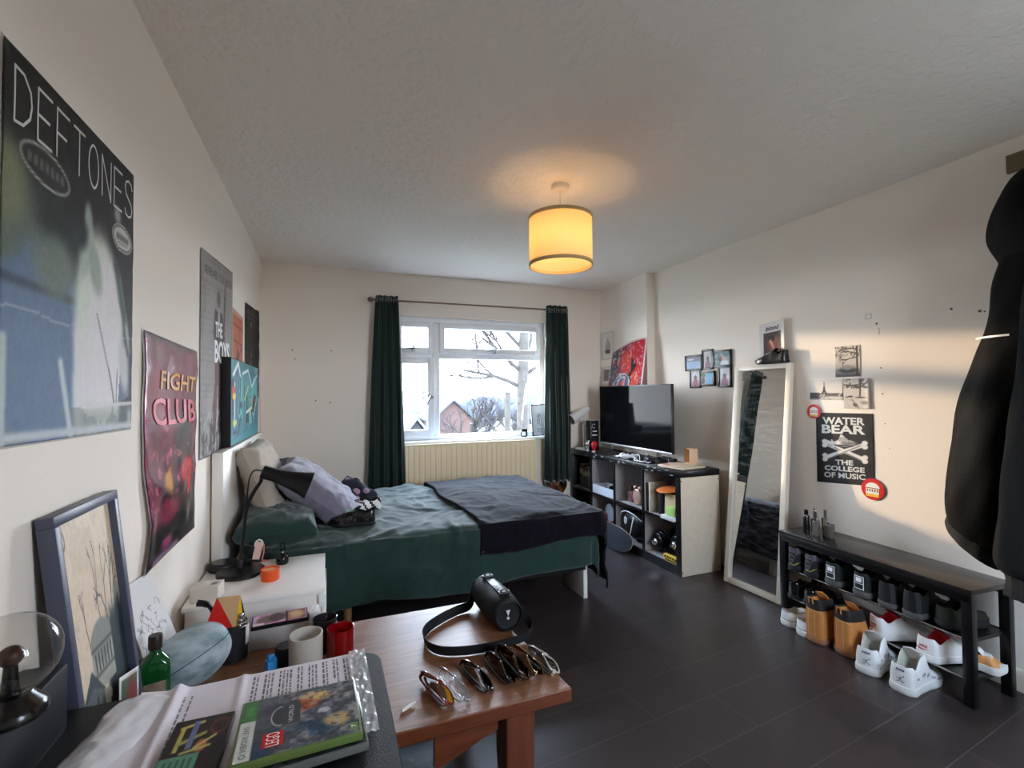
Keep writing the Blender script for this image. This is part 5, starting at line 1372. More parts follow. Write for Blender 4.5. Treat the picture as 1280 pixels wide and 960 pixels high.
# graffiti canvas standing on the headboard
t = thing('graffiti_canvas', 'deep edged teal graffiti canvas standing on the headboard against the wall', 'canvas', (-.51, 3.4, 1.095))
cy0, cy1, cz0, cz1 = 2.92, 3.98, 1.098, 1.585
G().box((-.508, (cy0 + cy1) / 2, (cz0 + cz1) / 2), (.045, cy1 - cy0, cz1 - cz0), bev=.004).build('stretcher', mat('black_canvas_edge', (26, 26, 30), .7), t)
def graf(a):
    u, v = a.u, a.v
    a.put(sm(.7, .95, v) * .6 * sm(.3, .6, u), (150, 160, 160)); a.put(sm(.35, .65, fbm(u * 4, v * 4, 7)), (36, 112, 122)); a.put(sm(.25, 0, v) * .8, (44, 136, 148))
    K = (26, 30, 40); Wc = (214, 220, 220); Tt = (92, 170, 168); Bl = (58, 106, 132); Yl = (206, 206, 92)
    for pts, c in (([(.03, .30), (.0, .75), (.07, .78), (.10, .40)], K), ([(.08, .05), (.05, .6), (.16, .95), (.24, .9), (.20, .5), (.26, .1)], Bl), ([(.22, .3), (.26, .82), (.36, .86), (.34, .28)], Tt), ([(.36, .12), (.38, .70), (.52, .80), (.66, .72), (.6, .5), (.5, .58), (.47, .12)], (70, 150, 150)),
                   ([(.58, .2), (.66, .62), (.78, .86), (.92, .8), (.98, .5), (.84, .42), (.78, .16)], Tt), ([(.70, .35), (.80, .6), (.9, .56), (.82, .3)], K), ([(.46, .2), (.54, .45), (.60, .2)], K), ([(.84, .2), (.9, .4), (.97, .36), (.96, .1)], Bl)): a.poly(pts, c)
    for l in ((.06, .82, .20, .97, .022, Wc), (.2, .97, .28, .8, .018, Wc), (.28, .8, .25, .35, .012, K), (.36, .86, .55, .92, .02, Wc), (.55, .92, .7, .7, .014, Wc), (.7, .7, .93, .88, .016, Wc), (.4, .1, .42, .7, .012, K), (.5, .58, .46, .12, .014, K), (.62, .55, .76, .16, .016, K), (.5, .35, .7, .4, .02, Wc), (.2, .1, .30, .32, .014, K), (.42, .52, .56, .7, .014, Yl), (.66, .3, .62, .52, .012, Yl), (.9, .5, .8, .3, .014, Wc), (.1, .72, .1, .2, .012, Wc)): a.line(*l[:5], l[5], .3)
    a.rect(.03, .60, .12, .68, (206, 60, 40), .01); a.rect(.04, .53, .13, .60, (226, 190, 60), .01); a.rect(.06, .22, .16, .28, Yl, .01); a.rect(.06, .12, .15, .15, K, .006); a.ell(.88, .5, .03, .03, (206, 90, 50), .3); a.ell(.3, .45, .03, .05, K, .3); a.noise(20, 30)
art_grid('painting', lambda u, v: (-.508 + .0232, cy0 + .006 + (cy1 - cy0 - .012) * u, cz0 + .006 + (cz1 - cz0 - .012) * v), 130, 80, graf, (60, 128, 134), art_mat('canvas_paint', .55), t)

# ================================================================== RIGHT WALL PICTURES
def rwall(X, y0, y1, z0, z1, off=.002, wav=0.0, seed=0, curl=0.0, tl=0, tr=0, bl=0, br=0):
    """y0 is the left edge as seen from the room (further away), v up"""
    def P(u, v):
        w = wav * (noise.noise(V((u * 3, v * 4, seed))) + .5 * noise.noise(V((u * 7, v * 8, seed + 2))))
        zb = z0 + bl + (br - bl) * u; zt = z1 + tl + (tr - tl) * u
        return (X - off - abs(w) - curl * (max(0, u - .55) ** 2 + .4 * max(0, .2 - v)), y0 + (y1 - y0) * u, zb + (zt - zb) * v)
    return P
def roffs(P, d): return lambda u, v: (P(u, v)[0] - d, P(u, v)[1], P(u, v)[2])
def rletter(parent, P, s, u0, v0, w, h, m, d=.0012, bold=0.0, shear=0.0, name='lettering'):
    g = G(); Q = roffs(P, d); g.text(s, w, h, fn=lambda x, y: Q(u0 + x, v0 + y), bold=bold, shear=shear)
    return g.build(name, m, parent, smooth=False)
# red portrait leaning behind the tv
def rp_(a):
    u, v = a.u, a.v
    a.put(sm(.35, .65, fbm(u * 7, v * 7, 3)), (150, 36, 62)); a.put(sm(.5, .7, fbm(u * 9, v * 10, 13)) * (u < .55), (86, 60, 112)); a.put(sm(.55, .75, fbm(u * 12, v * 12, 23)), (206, 186, 200))
    a.ell(.72, .62, .3, .34, (206, 38, 46), .3, n=.5); a.ell(.86, .8, .2, .2, (190, 34, 50), .4, n=.6); a.ell(.75, .35, .14, .14, (220, 74, 44), .4, n=.8); a.ell(.45, .72, .16, .16, (210, 60, 60), .4, n=.8)
    a.poly([(.62, .76), (.80, .60), (.66, .46), (.62, .40), (.58, .46), (.66, .56)], (26, 18, 26)); a.ell(.60, .38, .09, .08, (40, 36, 56), .3, n=.4); a.ell(.61, .37, .045, .04, (230, 230, 236), .2); a.ell(.61, .37, .02, .018, (26, 22, 32), .2)
    for r, c in ((.34, (214, 214, 226)), (.30, (52, 52, 84)), (.26, (206, 206, 220)), (.22, (96, 110, 150)), (.17, (190, 60, 72))): a.ell(.42, .26, r * .72, r * .8, c, .06, n=.35, ns=9)
    a.ell(.46, .10, .12, .14, (190, 206, 222), .4, n=.7); a.ell(.52, .2, .08, .2, (236, 170, 176), .4, n=.6); a.ell(.56, .3, .05, .2, (96, 104, 120), .4); a.put((u < .25) * sm(.4, .6, fbm(u * 9, v * 9, 31)) * .8, (60, 78, 104)); a.put((v < .16) * (u > .55) * sm(.4, .7, fbm(u * 14, v * 14, 33)), (206, 120, 140)); a.put((fbm(u * 34, v * 34, 5) > .66) * .55, (232, 226, 232))
    for x0, y0, x1, y1 in ((0, 0, .022, 1), (.965, 0, 1, 1), (0, .98, 1, 1), (0, 0, 1, .012)): a.rect(x0, y0, x1, y1, (226, 216, 212), .004)
def Prp(u, v):
    y = 4.335 - .60 * u; wallx = XS if y > YS else XR
    zt = 1.815 + .10 * math.sin(min(1, u * 1.1) * PI / 2)
    return (XS - .012 - .10 * (1 - v) + .03 * u * 0, y, 1.25 + (zt - 1.25) * v)
poster('portrait_poster', 'swirling red and violet poster leaning on the wall behind the television', Prp, 110, 110, rp_, (120, 34, 58), m_gl)
def chk(a):
    for i in range(8):
        for k in range(6):
            x, y = .24 + k * .1 + (.05 if i % 2 else 0), .30 + i * .075
            if abs(x - .5) < .36 * min(1, (.92 - y) * 2.2): a.ell(x, y, .036, .03, (52, 48, 48), .15)
    a.rect(.22, .12, .78, .30, (60, 56, 56), .006)
def mz(a):
    a.rect(.0, .0, 1, 1, (66, 60, 58)); n = fbm(a.u * 5, a.v * 5, 4, 2); a.put((np.sin(n * 60) > .3) * .9, (176, 166, 160))
wf = mat('pale_grey_frame', (204, 198, 190), .45)
pic_frame('small_picture', 'upper small pale frame with a dotted black pattern in the window corner', (XS - .001, 4.545, 1.75), (0, -1, 0), (0, 0, 1), .235, .30, .022, .016, wf, chk, (214, 206, 198), group='small pale frames in the window corner', mount=.012, res=70)
pic_frame('small_picture', 'lower small pale frame with a dark wavy pattern in the window corner', (XS - .001, 4.55, 1.475), (0, -1, 0), (0, 0, 1), .25, .20, .02, .016, wf, mz, (90, 84, 80), group='small pale frames in the window corner', mount=.018, res=70)

# joined photo frame
t = thing('collage_frame', 'black collage of six joined photo frames on the right wall', 'picture frame', (XR, 3.07, 1.41))
m_bf = mat('black_frame', (26, 26, 28), .35); m_ph = art_mat('photo_print_matt', .5, .2)
def photo_sea(a): a.rect(0, .0, 1, .6, (150, 176, 206), .05); a.rect(0, .62, 1, 1, (110, 110, 118), .03); a.ell(.3, .8, .25, .08, (210, 210, 210), .4); a.put(fbm(a.u * 9, a.v * 9, 2) * .5, (190, 200, 214))
def photo_fig(s):
    def f(a):
        a.put(sm(.3, .7, fbm(a.u * 4, a.v * 4, s)) * .6, (170, 160, 160)); a.ell(.5, .12, .36, .34, (130 + s * 8, 110, 124), .15); a.ell(.5, .55, .17, .15, (110, 92, 84), .2)
    return f
def photo_couple(a): a.put(sm(.3, .6, fbm(a.u * 6, a.v * 6, 9)), (110, 130, 130)); a.ell(.42, .45, .14, .2, (96, 84, 84), .3); a.ell(.62, .5, .14, .2, (190, 150, 140), .3); a.ell(.7, .12, .3, .25, (206, 206, 210), .3); a.ell(.85, .8, .12, .1, (70, 130, 130), .4)
def photo_blue(a): a.rect(.42, 0, 1, 1, (126, 176, 206), .02); a.ell(.2, .8, .2, .2, (96, 130, 90), .3, n=.5); a.ell(.2, .35, .14, .3, (96, 90, 110), .3)
for y0, z0, w_, h_, pf, base, nm, d in ((3.335, 1.565, .205, .135, photo_sea, (170, 180, 196), 'seaside', .0), (3.135, 1.565, .125, .17, photo_fig(1), (206, 204, 202), 'seated figure', -.006), (3.005, 1.58, .185, .135, photo_couple, (150, 170, 170), 'two people', .006), (3.285, 1.415, .135, .165, photo_fig(5), (206, 206, 214), 'standing figure', -.006), (3.155, 1.43, .165, .125, photo_blue, (196, 190, 186), 'blue wall', .006), (2.955, 1.415, .13, .17, photo_fig(3), (200, 206, 214), 'person', 0)):
    g = G(); bw = .016; X0 = XR - .018 - d
    for c, s in (((0, w_ / 2, bw / 2), (w_, bw)), ((0, w_ / 2, h_ - bw / 2), (w_, bw)), ((0, bw / 2, h_ / 2), (bw, h_)), ((0, w_ - bw / 2, h_ / 2), (bw, h_))):
        g.box((X0 + .009 + d / 2, y0 - c[1], z0 + c[2]), (.018 + d, s[0], s[1]), bev=.002)
    f = g.build('frame', m_bf, t)
    art_grid('photo', lambda u, v: (X0 + .006, y0 - bw - (w_ - 2 * bw) * u, z0 + bw + (h_ - 2 * bw) * v), 36, 36, pf, base, m_ph, f)

# record poster
def bl(a):
    u, v = a.u, a.v
    a.rect(.15, .10, .82, .77, (66, 52, 54), .006); a.ell(.5, .5, .26, .2, (104, 66, 58), .5); a.ell(.52, .56, .12, .11, (170, 104, 74), .4, n=.4); a.ell(.45, .62, .13, .08, (60, 44, 42), .4); a.ell(.58, .38, .16, .16, (140, 80, 66), .5, n=.6); a.line(.38, .56, .64, .26, .03, (206, 130, 100), .6); a.line(.42, .58, .52, .44, .02, (236, 170, 140), .6); a.ell(.3, .22, .16, .1, (96, 60, 58), .5)
    a.put(1 - (sm(.146, .152, u) * (1 - sm(.818, .824, u)) * sm(.096, .102, v) * (1 - sm(.768, .774, v))), (218, 212, 208))
P = rwall(XR, 2.565, 2.345, 1.565, 1.878, wav=.002, seed=3, curl=.12, tl=-.012, tr=.008)
o = poster('record_poster', 'white bordered record poster with a dark photo above the leaning mirror', P, 60, 70, bl, (218, 212, 208), m_pp)
rletter(o, P, 'blond', .24, .81, .52, .105, mat('print_black', (22, 20, 20), .5), bold=.035, shear=.2)
# three prints
def tree_bw(seed, dense):
    def f(a):
        u, v = a.u, a.v; rng = random.Random(seed)
        a.put(sm(.3, .0, v) * .9, (70, 64, 60)); a.ell(.5, .22, .4, .08, (52, 48, 46), .4, n=.5)
        a.line(.88, .08, .88, .95, .035, (44, 40, 38), .3)
        def tw(x, y, an, L, w, d):
            nx, ny = x + math.cos(an) * L, y + math.sin(an) * L * .7; a.line(x, y, nx, ny, w, (56, 52, 50), .5)
            if d > 0:
                for k in range(2): tw(nx, ny, an + rng.uniform(-.8, .8), L * .72, w * .7, d - 1)
        for z in (.62, .75, .88): tw(.88, z, PI - rng.uniform(-.3, .3), .26, .016, 4)
        a.put((v > .62) * (fbm(u * 22, v * 20, seed) > .56) * .75, (64, 58, 54)); a.line(.32, .25, .32, .46, .012, (60, 56, 52)); a.ell(.32, .47, .03, .02, (50, 46, 44), .2); a.ell(.5, .3, .3, .08, (150, 142, 134), .5, n=.6); a.noise(26, 40)
    return f
def eiff(a):
    u, v = a.u, a.v; K = (44, 40, 38)
    a.rect(0, .0, 1, .30, (176, 166, 156), .01); a.put((v > .08) * (v < .34) * (fbm(u * 10, v * 8, 6) > .45) * .9, (70, 64, 60)); a.rect(0, .06, .3, .36, K, .02)
    a.poly([(.36, .26), (.42, .5), (.445, .92), (.455, .92), (.48, .5), (.54, .26), (.49, .26), (.45, .38), (.41, .26)], K); a.rect(.405, .48, .495, .52, K); a.rect(.385, .36, .515, .40, K)
    a.ell(.72, .1, .3, .08, (206, 196, 184), .4); a.line(.45, .2, .3, .0, .015, (206, 196, 186)); a.line(.5, .2, .66, .0, .012, (96, 88, 82)); a.noise(22, 30)
def river(a):
    u, v = a.u, a.v; K = (48, 44, 42); rng = random.Random(6)
    a.rect(0, 0, 1, .5, (190, 180, 168), .05); a.line(.0, .80, 1, .70, .02, K, .5); a.line(.1, .74, 1, .86, .014, K, .5); a.line(.62, .42, .66, .95, .03, K, .4); a.line(.64, .7, .9, .85, .018, K, .5); a.line(.64, .66, .35, .78, .016, K, .5)
    a.put((v > .66) * (fbm(u * 16, v * 14, 9) > .52) * .8, (70, 64, 60)); a.ell(.25, .40, .1, .03, K, .3); a.ell(.12, .38, .05, .02, K, .3); a.ell(.66, .37, .2, .025, K, .4); a.ell(.45, .12, .1, .06, (60, 54, 50), .3, rot=-.5); a.line(.3, .3, .6, 0, .02, (120, 110, 102)); a.rect(.93, 0, 1, 1, (110, 100, 92), .02); a.ell(.8, .2, .15, .06, (120, 112, 104), .5, n=.6); a.noise(24, 30)
m_bw = art_mat('bw_print', .5)
def print_(label, y0, y1, z0, z1, pf, base=(196, 186, 174), **k):
    P = rwall(XR, y0, y1, z0, z1, wav=.001, seed=y0, **k)
    poster('photo_print', label, P, 70, 70, pf, base, m_bw, 'print')['group'] = 'black and white prints on the right wall'
print_('black and white print of a bare tree and lamp post, topmost of the wall prints', 2.015, 1.866, 1.464, 1.652, tree_bw(3, 1))
print_('wide black and white print of an iron tower, left of the wall prints', 2.185, 1.972, 1.322, 1.452, eiff, (214, 206, 196))
print_('black and white print of a tree over a river, right of the tower print', 1.966, 1.815, 1.272, 1.452, river, curl=.03)
# college poster
def wb(a):
    u, v = a.u, a.v; Wc = (218, 214, 208); G_ = (120, 116, 114)
    a.noise(14, 12)
    for x0, y0, x1, y1 in ((.18, .56, .84, .36), (.18, .36, .84, .56)):
        a.line(x0, y0, x1, y1, .028, Wc, .12); a.line(x0 + .05, y0 - .015, x1 - .05, y1 - .012, .008, G_, .5)
        for x, y in ((x0, y0), (x1, y1)): a.ell(x - .02 * (1 if x < .5 else -1), y + .028, .05, .032, Wc, .12); a.ell(x - .02 * (1 if x < .5 else -1), y - .028, .05, .032, Wc, .12)
    a.ell(.52, .575, .20, .062, (34, 32, 32), .08); a.ell(.52, .575, .18, .05, Wc, .15); a.ell(.60, .57, .12, .03, G_, .5, n=.9, ns=14); a.poly([(.40, .60), (.46, .70), (.62, .60)], Wc)
    for k in range(6): a.line(.34 - k * .02 + .05, .55 + k * .012, .20 + k * .025, .60 - k * .018, .012, Wc, .3); a.line(.44 + k * .03, .60, .40 + k * .035, .67 - k * .006, .006, (50, 48, 48), .4)
    a.line(.36, .545, .66, .535, .008, (40, 38, 38), .4)
P = rwall(XR, 2.148, 1.803, .806, 1.240, wav=.0025, seed=8, bl=-.012, br=.018, tr=.004)
o = poster('college_poster', 'black music college poster with crossed white bones, beside the leaning mirror', P, 90, 110, wb, (34, 32, 33), m_pp)
rletter(o, P, 'WATER', .13, .835, .74, .105, ink_w, bold=.035); rletter(o, P, 'BEAR', .11, .705, .77, .125, ink_w, bold=.035)
rletter(o, P, 'THE', .35, .265, .31, .072, ink_w, bold=.035); rletter(o, P, 'COLLEGE', .15, .175, .70, .072, ink_w, bold=.035); rletter(o, P, 'OF MUSIC', .14, .075, .72, .078, ink_w, bold=.025)
def sticker(label, y, z, r):
    t = thing('sticker', label, 'sticker', (XR, y, z), group='round red stickers on the college poster')
    Mx = Matrix(((0, 0, -1, XR - .0055), (-1, 0, 0, y), (0, 1, 0, z), (0, 0, 0, 1)))
    n = 12
    G().prism([(r * math.cos(2 * PI * k / 40) * (1 + .012 * (k % 2)), r * math.sin(2 * PI * k / 40)) for k in range(40)], 0, .0012, M=Mx).build('disc', mat('sticker_scarlet', (206, 34, 30), .4), t, smooth=False)
    G().prism([(-.6 * r, -.45 * r), (.55 * r, -.45 * r), (.55 * r, .05 * r), (-.6 * r, .05 * r)], .0012, .0022, M=Mx).build('panel', mat('sticker_cream', (240, 236, 226), .45), t, smooth=False)
    g = G(); g.prism([(.62 * r * math.cos(a), .12 * r + .5 * r * math.sin(a)) for a in np.linspace(0, PI, 16)], .0012, .0022, M=Mx); g.build('dome', mat('sticker_cream', (240, 236, 226), .45), t, smooth=False)
    G().prism([(-.6 * r, -.7 * r), (.55 * r, -.7 * r), (.55 * r, -.45 * r), (-.6 * r, -.45 * r)], .0012, .0022, M=Mx).build('band', mat('sticker_amber', (240, 186, 50), .45), t, smooth=False)
    g = G()
    for k in range(5): g.box((-.45 * r + k * .22 * r, -.12 * r, .0026), (.1 * r, .2 * r, .0006), M=Mx)
    g.box((-.02 * r, .1 * r, .0026), (1.0 * r, .05 * r, .0006), M=Mx); g.build('print', mat('sticker_dark', (120, 40, 36), .5), t, smooth=False)
sticker('round red sticker on the top left corner of the college poster', 2.158, 1.247, .046)
sticker('round red sticker on the bottom right corner of the college poster', 1.812, .806, .062)

# ================================================================== BOOKCASE
KX0, KX1, KY0, KY1, KZ = 2.45, 2.838, 2.856, 4.562, .785
t = thing('cube_shelving', 'worn black and grey two row cube shelving unit with a bare board end', 'shelving', (2.64, 3.71, 0))
m_kb = mat('black_foil', (11, 12, 15), .3, var=.5, vscale=14)
m_kg = mat('grey_foil', (172, 166, 166), .5)
m_kend = mat('bare_board', (214, 200, 178), .6, var=.04, vscale=20)
m_kback = mat('dim_backing', (96, 92, 94), .7)
yd = [2.856, 3.305, 3.73, 4.14, 4.562]
g = G(); g.box((2.644, 3.709, KZ - .024), (.388, 1.706, .048), bev=.002); g.build('top', m_kb, t)
G().box((2.644, 2.856 + .021, (KZ - .05) / 2), (.384, .042, KZ - .05), bev=.001).build('end_panel', m_kend, t)
g = G()
for y in (2.868, 2.888): pass
for y in (2.872,): g.box((2.4535, 2.876, (KZ - .05) / 2), (.012, .046, KZ - .05))
g.build('end_edge', m_kb, t)
g = G()
for x in (2.468, 2.822):
    for z in (.03, KZ - .075): g.cyl((x, 2.8575, z), (x, 2.854, z), .006, n=10)
g.cyl((2.74, 2.8575, .42), (2.74, 2.8545, .42), .004, n=8)
g.build('screws', mat('dull_screw', (110, 100, 90), .4, metal=.7), t)
G().box((2.644, 4.541, (KZ - .05) / 2), (.384, .042, KZ - .05), bev=.001).build('end_panel', m_kb, t)
for y in yd[1:4]:
    d = G().box((2.648, y, .39), (.37, .016, .69)).build('divider', m_kg, t)
    G().box((2.456, y, .39), (.016, .018, .69)).build('edge_strip', m_kb, d)
s = G().box((2.648, 3.71, .39), (.37, 1.63, .014)).build('shelf', m_kg, t); G().box((2.456, 3.71, .39), (.014, 1.63, .018)).build('edge_strip', m_kb, s)
s = G().box((2.648, 3.71, .062), (.37, 1.63, .012)).build('shelf', m_kg, t); G().box((2.458, 3.71, .034), (.016, 1.63, .066)).build('edge_strip', m_kb, s)
G().box((2.832, 3.71, .39), (.006, 1.63, .69)).build('back_panel', m_kback, t)
g = G()
rng = random.Random(21)
for k in range(26): g.box((2.4495, rng.uniform(2.9, 4.4), KZ - .024 + rng.uniform(-.02, .022)), (.002, rng.uniform(.006, .04), rng.uniform(.002, .008)))
for k in range(16): g.box((rng.uniform(2.46, 2.56), rng.uniform(2.9, 3.9), KZ), (rng.uniform(.004, .02), rng.uniform(.01, .06), .0012))
g.build('chipped_foil', mat('chip_grey', (150, 146, 146), .6), t)
SH1, SH0 = .3975, .0685
# cubby contents, top row
cols = [(44, 36, 34), (26, 26, 30), (70, 62, 52), (22, 24, 28), (54, 44, 36), (30, 30, 34), (96, 84, 66), (20, 20, 22)]
names = ['dark brown', 'black', 'olive brown', 'blue black', 'chestnut', 'charcoal', 'tan', 'jet black']
y = 4.43
for k, (c, nm) in enumerate(zip(cols, names)):
    th = rng.uniform(.022, .036); h_ = rng.uniform(.20, .25); 
    t = thing('book', nm + ' book standing in the row in the top cubby nearest the window', 'book', (2.57, y, SH1), group='books in the top cubby nearest the window')
    g = G(); g.box((2.565, y - th / 2, SH1 + h_ / 2), (.15, th - .001, h_), bev=.002); g.build('cover', mat('cover_' + str(k), c, .5), t)
    G().box((2.566, y - th / 2, SH1 + h_ / 2), (.146, th - .006, h_ + .001)).build('pages', mat('page_edges', (206, 196, 176), .8), t)
    g = G(); g.box((2.4895, y - th / 2, SH1 + h_ * .7), (.0012, th * .5, .05)); g.build('spine_print', mat('spine_gilt', (176, 160, 120), .5), t, smooth=False)
    y -= th + .001
t = thing('paper_tray', 'white open tray at the front of the second top cubby', 'tray', (2.56, 3.935, SH1))
g = G(); g.box((2.545, 3.935, SH1 + .004), (.17, .37, .008)).box((2.465, 3.935, SH1 + .04), (.008, .37, .08)).box((2.625, 3.935, SH1 + .04), (.008, .37, .08)).box((2.545, 3.754, SH1 + .04), (.17, .008, .08)).box((2.545, 4.116, SH1 + .04), (.17, .008, .08))
g.build('tray_body', mat('tray_white', (226, 230, 238), .4), t)
def gamepad(name, label, M, cm, cat='game controller'):
    L0 = M.to_translation()
    t = thing(name, label, cat, L0)
    g = G(); g.ell((0, 0, .02), (.05, .03, .016), p=.7, M=M)
    for s in (-1, 1): g.tube(spline([(s * .035, .005, .02), (s * .058, -.01, .018), (s * .068, -.045, .012)], 5), [.024] * 5 + [.02] * 5 + [.016], 12, M=M)
    g.build('shell', cm, t, sharp=80)
    for s, yy in ((-.03, .012), (.022, -.012)): G().lathe([(0, .034), (.009, .034), (.008, .042), (.011, .044), (.009, .048), (0, .048)], 16, M @ T(s, yy, 0)).build('thumb_stick', mat('black_rubber', (17, 17, 19), .45), t)
    for k in range(4): G().ell((.042 + .009 * math.cos(k * PI / 2), .012 + .009 * math.sin(k * PI / 2), .036), (.004, .004, .003), nu=10, nv=6, M=M).build('button', mat('black_rubber', (17, 17, 19), .45), t)
    return t
gamepad('game_controller', 'black game controller propped in the white tray', T(2.55, 3.93, SH1 + .05, rz=.6, rx=1.0), mat('gloss_black', (14, 13, 14), .2))
o = G().box((2.56, 3.80, SH1 + .075), (.07, .06, .13), rot=(0, .1, .2), bev=.004).build('charger_block', mat('white_plastic', (226, 226, 228), .35)); tag(o, 'white upright charger block at the right end of the white tray', 'charger'); re_origin(o, (2.56, 3.80, SH1 + .01))
t = thing('perfume_bottle', 'square rose glass perfume bottle with a dark stopper in the third top cubby', 'perfume', (2.56, 3.605, SH1))
G().box((2.56, 3.605, SH1 + .048), (.05, .075, .096), bev=.008).build('glass', mat('rose_glass', (150, 96, 108), .12, trans=.35), t)
G().cyl((2.56, 3.605, SH1 + .096), (2.56, 3.605, SH1 + .11), .014, n=14).cyl((2.56, 3.605, SH1 + .11), (2.56, 3.605, SH1 + .145), .02, .018, n=16).build('stopper', mat('plum_cap', (64, 44, 54), .4), t)
t = thing('alarm_clock', 'round rose coloured twin bell clock beside the perfume bottle', 'clock', (2.53, 3.475, SH1))
Mk = Matrix(((0, 0, -1, 2.53), (-1, 0, 0, 3.475), (0, 1, 0, SH1 + .075), (0, 0, 0, 1)))
G().lathe([(0, -.03), (.06, -.03), (.066, -.02), (.066, .018), (.06, .022), (.056, .016), (0, .016)], 40, Mk).build('case', mat('rose_brass', (176, 140, 122), .35, metal=.3), t)
G().lathe([(.0, .0165), (.052, .0165), (.03, .019), (.008, .022), (0, .022)], 36, Mk).build('dial', mat('dusky_dial', (166, 136, 122), .5), t)
for s in (-1, 1): G().ell((s * .032, .075, 0), (.024, .017, .02), nu=18, nv=10, M=Mk).build('bell', mat('rose_brass', (176, 140, 122), .35, metal=.3), t)
for s in (-1, 1): G().cyl(tuple(Mk @ V((s * .03, -.055, 0))), tuple(Mk @ V((s * .045, -.075, 0))), .005, n=8).build('foot', mat('rose_brass', (176, 140, 122), .35, metal=.3), t)
for k, (y, c, h_, lab) in enumerate(((3.276, (62, 44, 38), .235, 'brown hardback leaning on the divider of the top end cubby'), (3.245, (196, 184, 166), .24, 'cream hardback beside the brown one in the top end cubby'))):
    t = thing('book', lab, 'book', (2.56, y, SH1))
    G().box((2.56, y, SH1 + h_ / 2), (.17, .022, h_), bev=.002).build('cover', mat('hardback_' + str(k), c, .5), t)
    G().box((2.562, y, SH1 + h_ / 2), (.166, .016, h_ + .001)).build('pages', mat('page_edges', (206, 196, 176), .8), t)
g = G(); g.ell((2.705, 3.06, SH1 + .155), (.095, .145, .142), disp=lambda q: q + noise.noise_vector(q * 26) * .016, nu=40, nv=24, p=.8)
o = g.build('fur_hat', mat('black_fur', (20, 19, 21), .95, bump=.8, bscale=90, sheen=.4)); tag(o, 'shaggy black fur hat filling the back of the top end cubby', 'hat'); re_origin(o, (2.70, 3.06, SH1))
o = G().lathe([(0, .012), (.05, .012), (.085, .008), (.098, 0), (.092, -.004), (.05, .0), (0, .002)], 36, T(2.545, 3.09, SH1 + .205, ry=-.15)).build('frisbee', mat('orange_plastic', (226, 128, 60), .4)); tag(o, 'orange flying disc lying across the things in the top end cubby', 'frisbee'); re_origin(o, (2.545, 3.09, SH1 + .2))
o = G().lathe([(0, 0), (.045, 0), (.05, .005), (.05, .185), (.045, .19), (0, .19)], 30, T(2.545, 3.14, SH1)).build('tin_can', mat('matt_black', (22, 22, 24), .5)); tag(o, 'black tin holding up the orange disc in the top end cubby', 'tin'); re_origin(o, (2.545, 3.14, SH1))
t = thing('cardboard_card', 'buff greeting card standing in the top end cubby behind the green notes', 'card', (2.50, 3.0, SH1))
g = G(); g.box((2.505, 3.0, SH1 + .10), (.003, .17, .165), rot=(0, .06, .05), bev=.0008).box((2.53, 3.0, SH1 + .10), (.003, .17, .165), rot=(0, -.16, .05), bev=.0008); g.build('board', mat('buff_card', (190, 170, 134), .7), t)
o = G().box((2.50, 2.975, SH1 + .016), (.15, .15, .028), bev=.003).build('paper_stack', mat('white_paper', (206, 208, 206), .7)); tag(o, 'short stack of white papers under the green notes', 'papers'); re_origin(o, (2.5, 2.975, SH1))
o = G().box((2.475, 2.962, SH1 + .065), (.05, .095, .066), rot=(0, 0, .08), bev=.003).build('sticky_notes', mat('lime_notes', (168, 206, 112), .6)); tag(o, 'block of lime green sticky notes at the front of the top end cubby', 'notepad'); re_origin(o, (2.475, 2.962, SH1 + .03))
# bottom row
g = G(); g.ell((2.58, 4.25, SH0 + .1), (.09, .09, .085), disp=lambda q: q + noise.noise_vector(q * 9) * .012)
o = g.build('wool_hat', mat('taupe_wool', (88, 74, 70), .95, bump=.5, bscale=120)); tag(o, 'taupe woolly hat in the bottom cubby nearest the window', 'hat'); re_origin(o, (2.58, 4.235, SH0))
t = thing('table_tennis_bat', 'pale grey paddle standing in the second bottom cubby', 'bat', (2.52, 3.90, SH0))
Mk = Matrix(((0, 0, -1, 2.53), (-1, 0, 0, 3.92), (0, 1, 0, SH0 + .16), (0, 0, 0, 1))) @ T(0, 0, 0, rz=.25)
G().prism([(.075 * math.cos(a), .085 * math.sin(a)) for a in np.linspace(0, 2 * PI, 33)[:-1]], -.006, .006, M=Mk).build('blade', mat('pale_grey_rubber', (176, 184, 192), .4), t)
G().box((0, -.115, 0), (.026, .08, .022), bev=.006, M=Mk).build('handle', mat('handle_red', (176, 44, 40), .5), t)
o = G().box((2.55, 4.01, SH0 + .07), (.10, .09, .14), rot=(0, 0, .15), bev=.004).build('red_box', mat('brick_red_card', (150, 40, 36), .5)); tag(o, 'small red box left of the grey paddle in the bottom row', 'box'); re_origin(o, (2.55, 4.01, SH0))
t = thing('sports_bag', 'black bag with a white zero and pale piping in the third bottom cubby', 'bag', (2.58, 3.52, SH0))
g = G(); g.ell((2.59, 3.515, SH0 + .141), (.115, .168, .128), p=.8, disp=lambda q: q + noise.noise_vector(q * 11) * .012, nu=36, nv=22); g.build('body', mat('black_nylon', (18, 18, 21), .45, bump=.2, bscale=60), t)
mp_ = mat('piping_white', (220, 220, 222), .5)
G().tube(spline([(2.475, 3.665, SH0 + .21), (2.455, 3.60, SH0 + .255), (2.452, 3.52, SH0 + .27), (2.46, 3.43, SH0 + .255), (2.49, 3.36, SH0 + .21)], 6), .004, 7).build('piping', mp_, t)
g = G(); Mk = Matrix(((0, 0, -1, 2.449), (-1, 0, 0, 3.575), (0, 1, 0, SH0 + .155), (0, 0, 0, 1))); g.text('0', .045, .068, M=Mk, bold=.03, thick=.001); g.build('lettering', mp_, t, smooth=False)
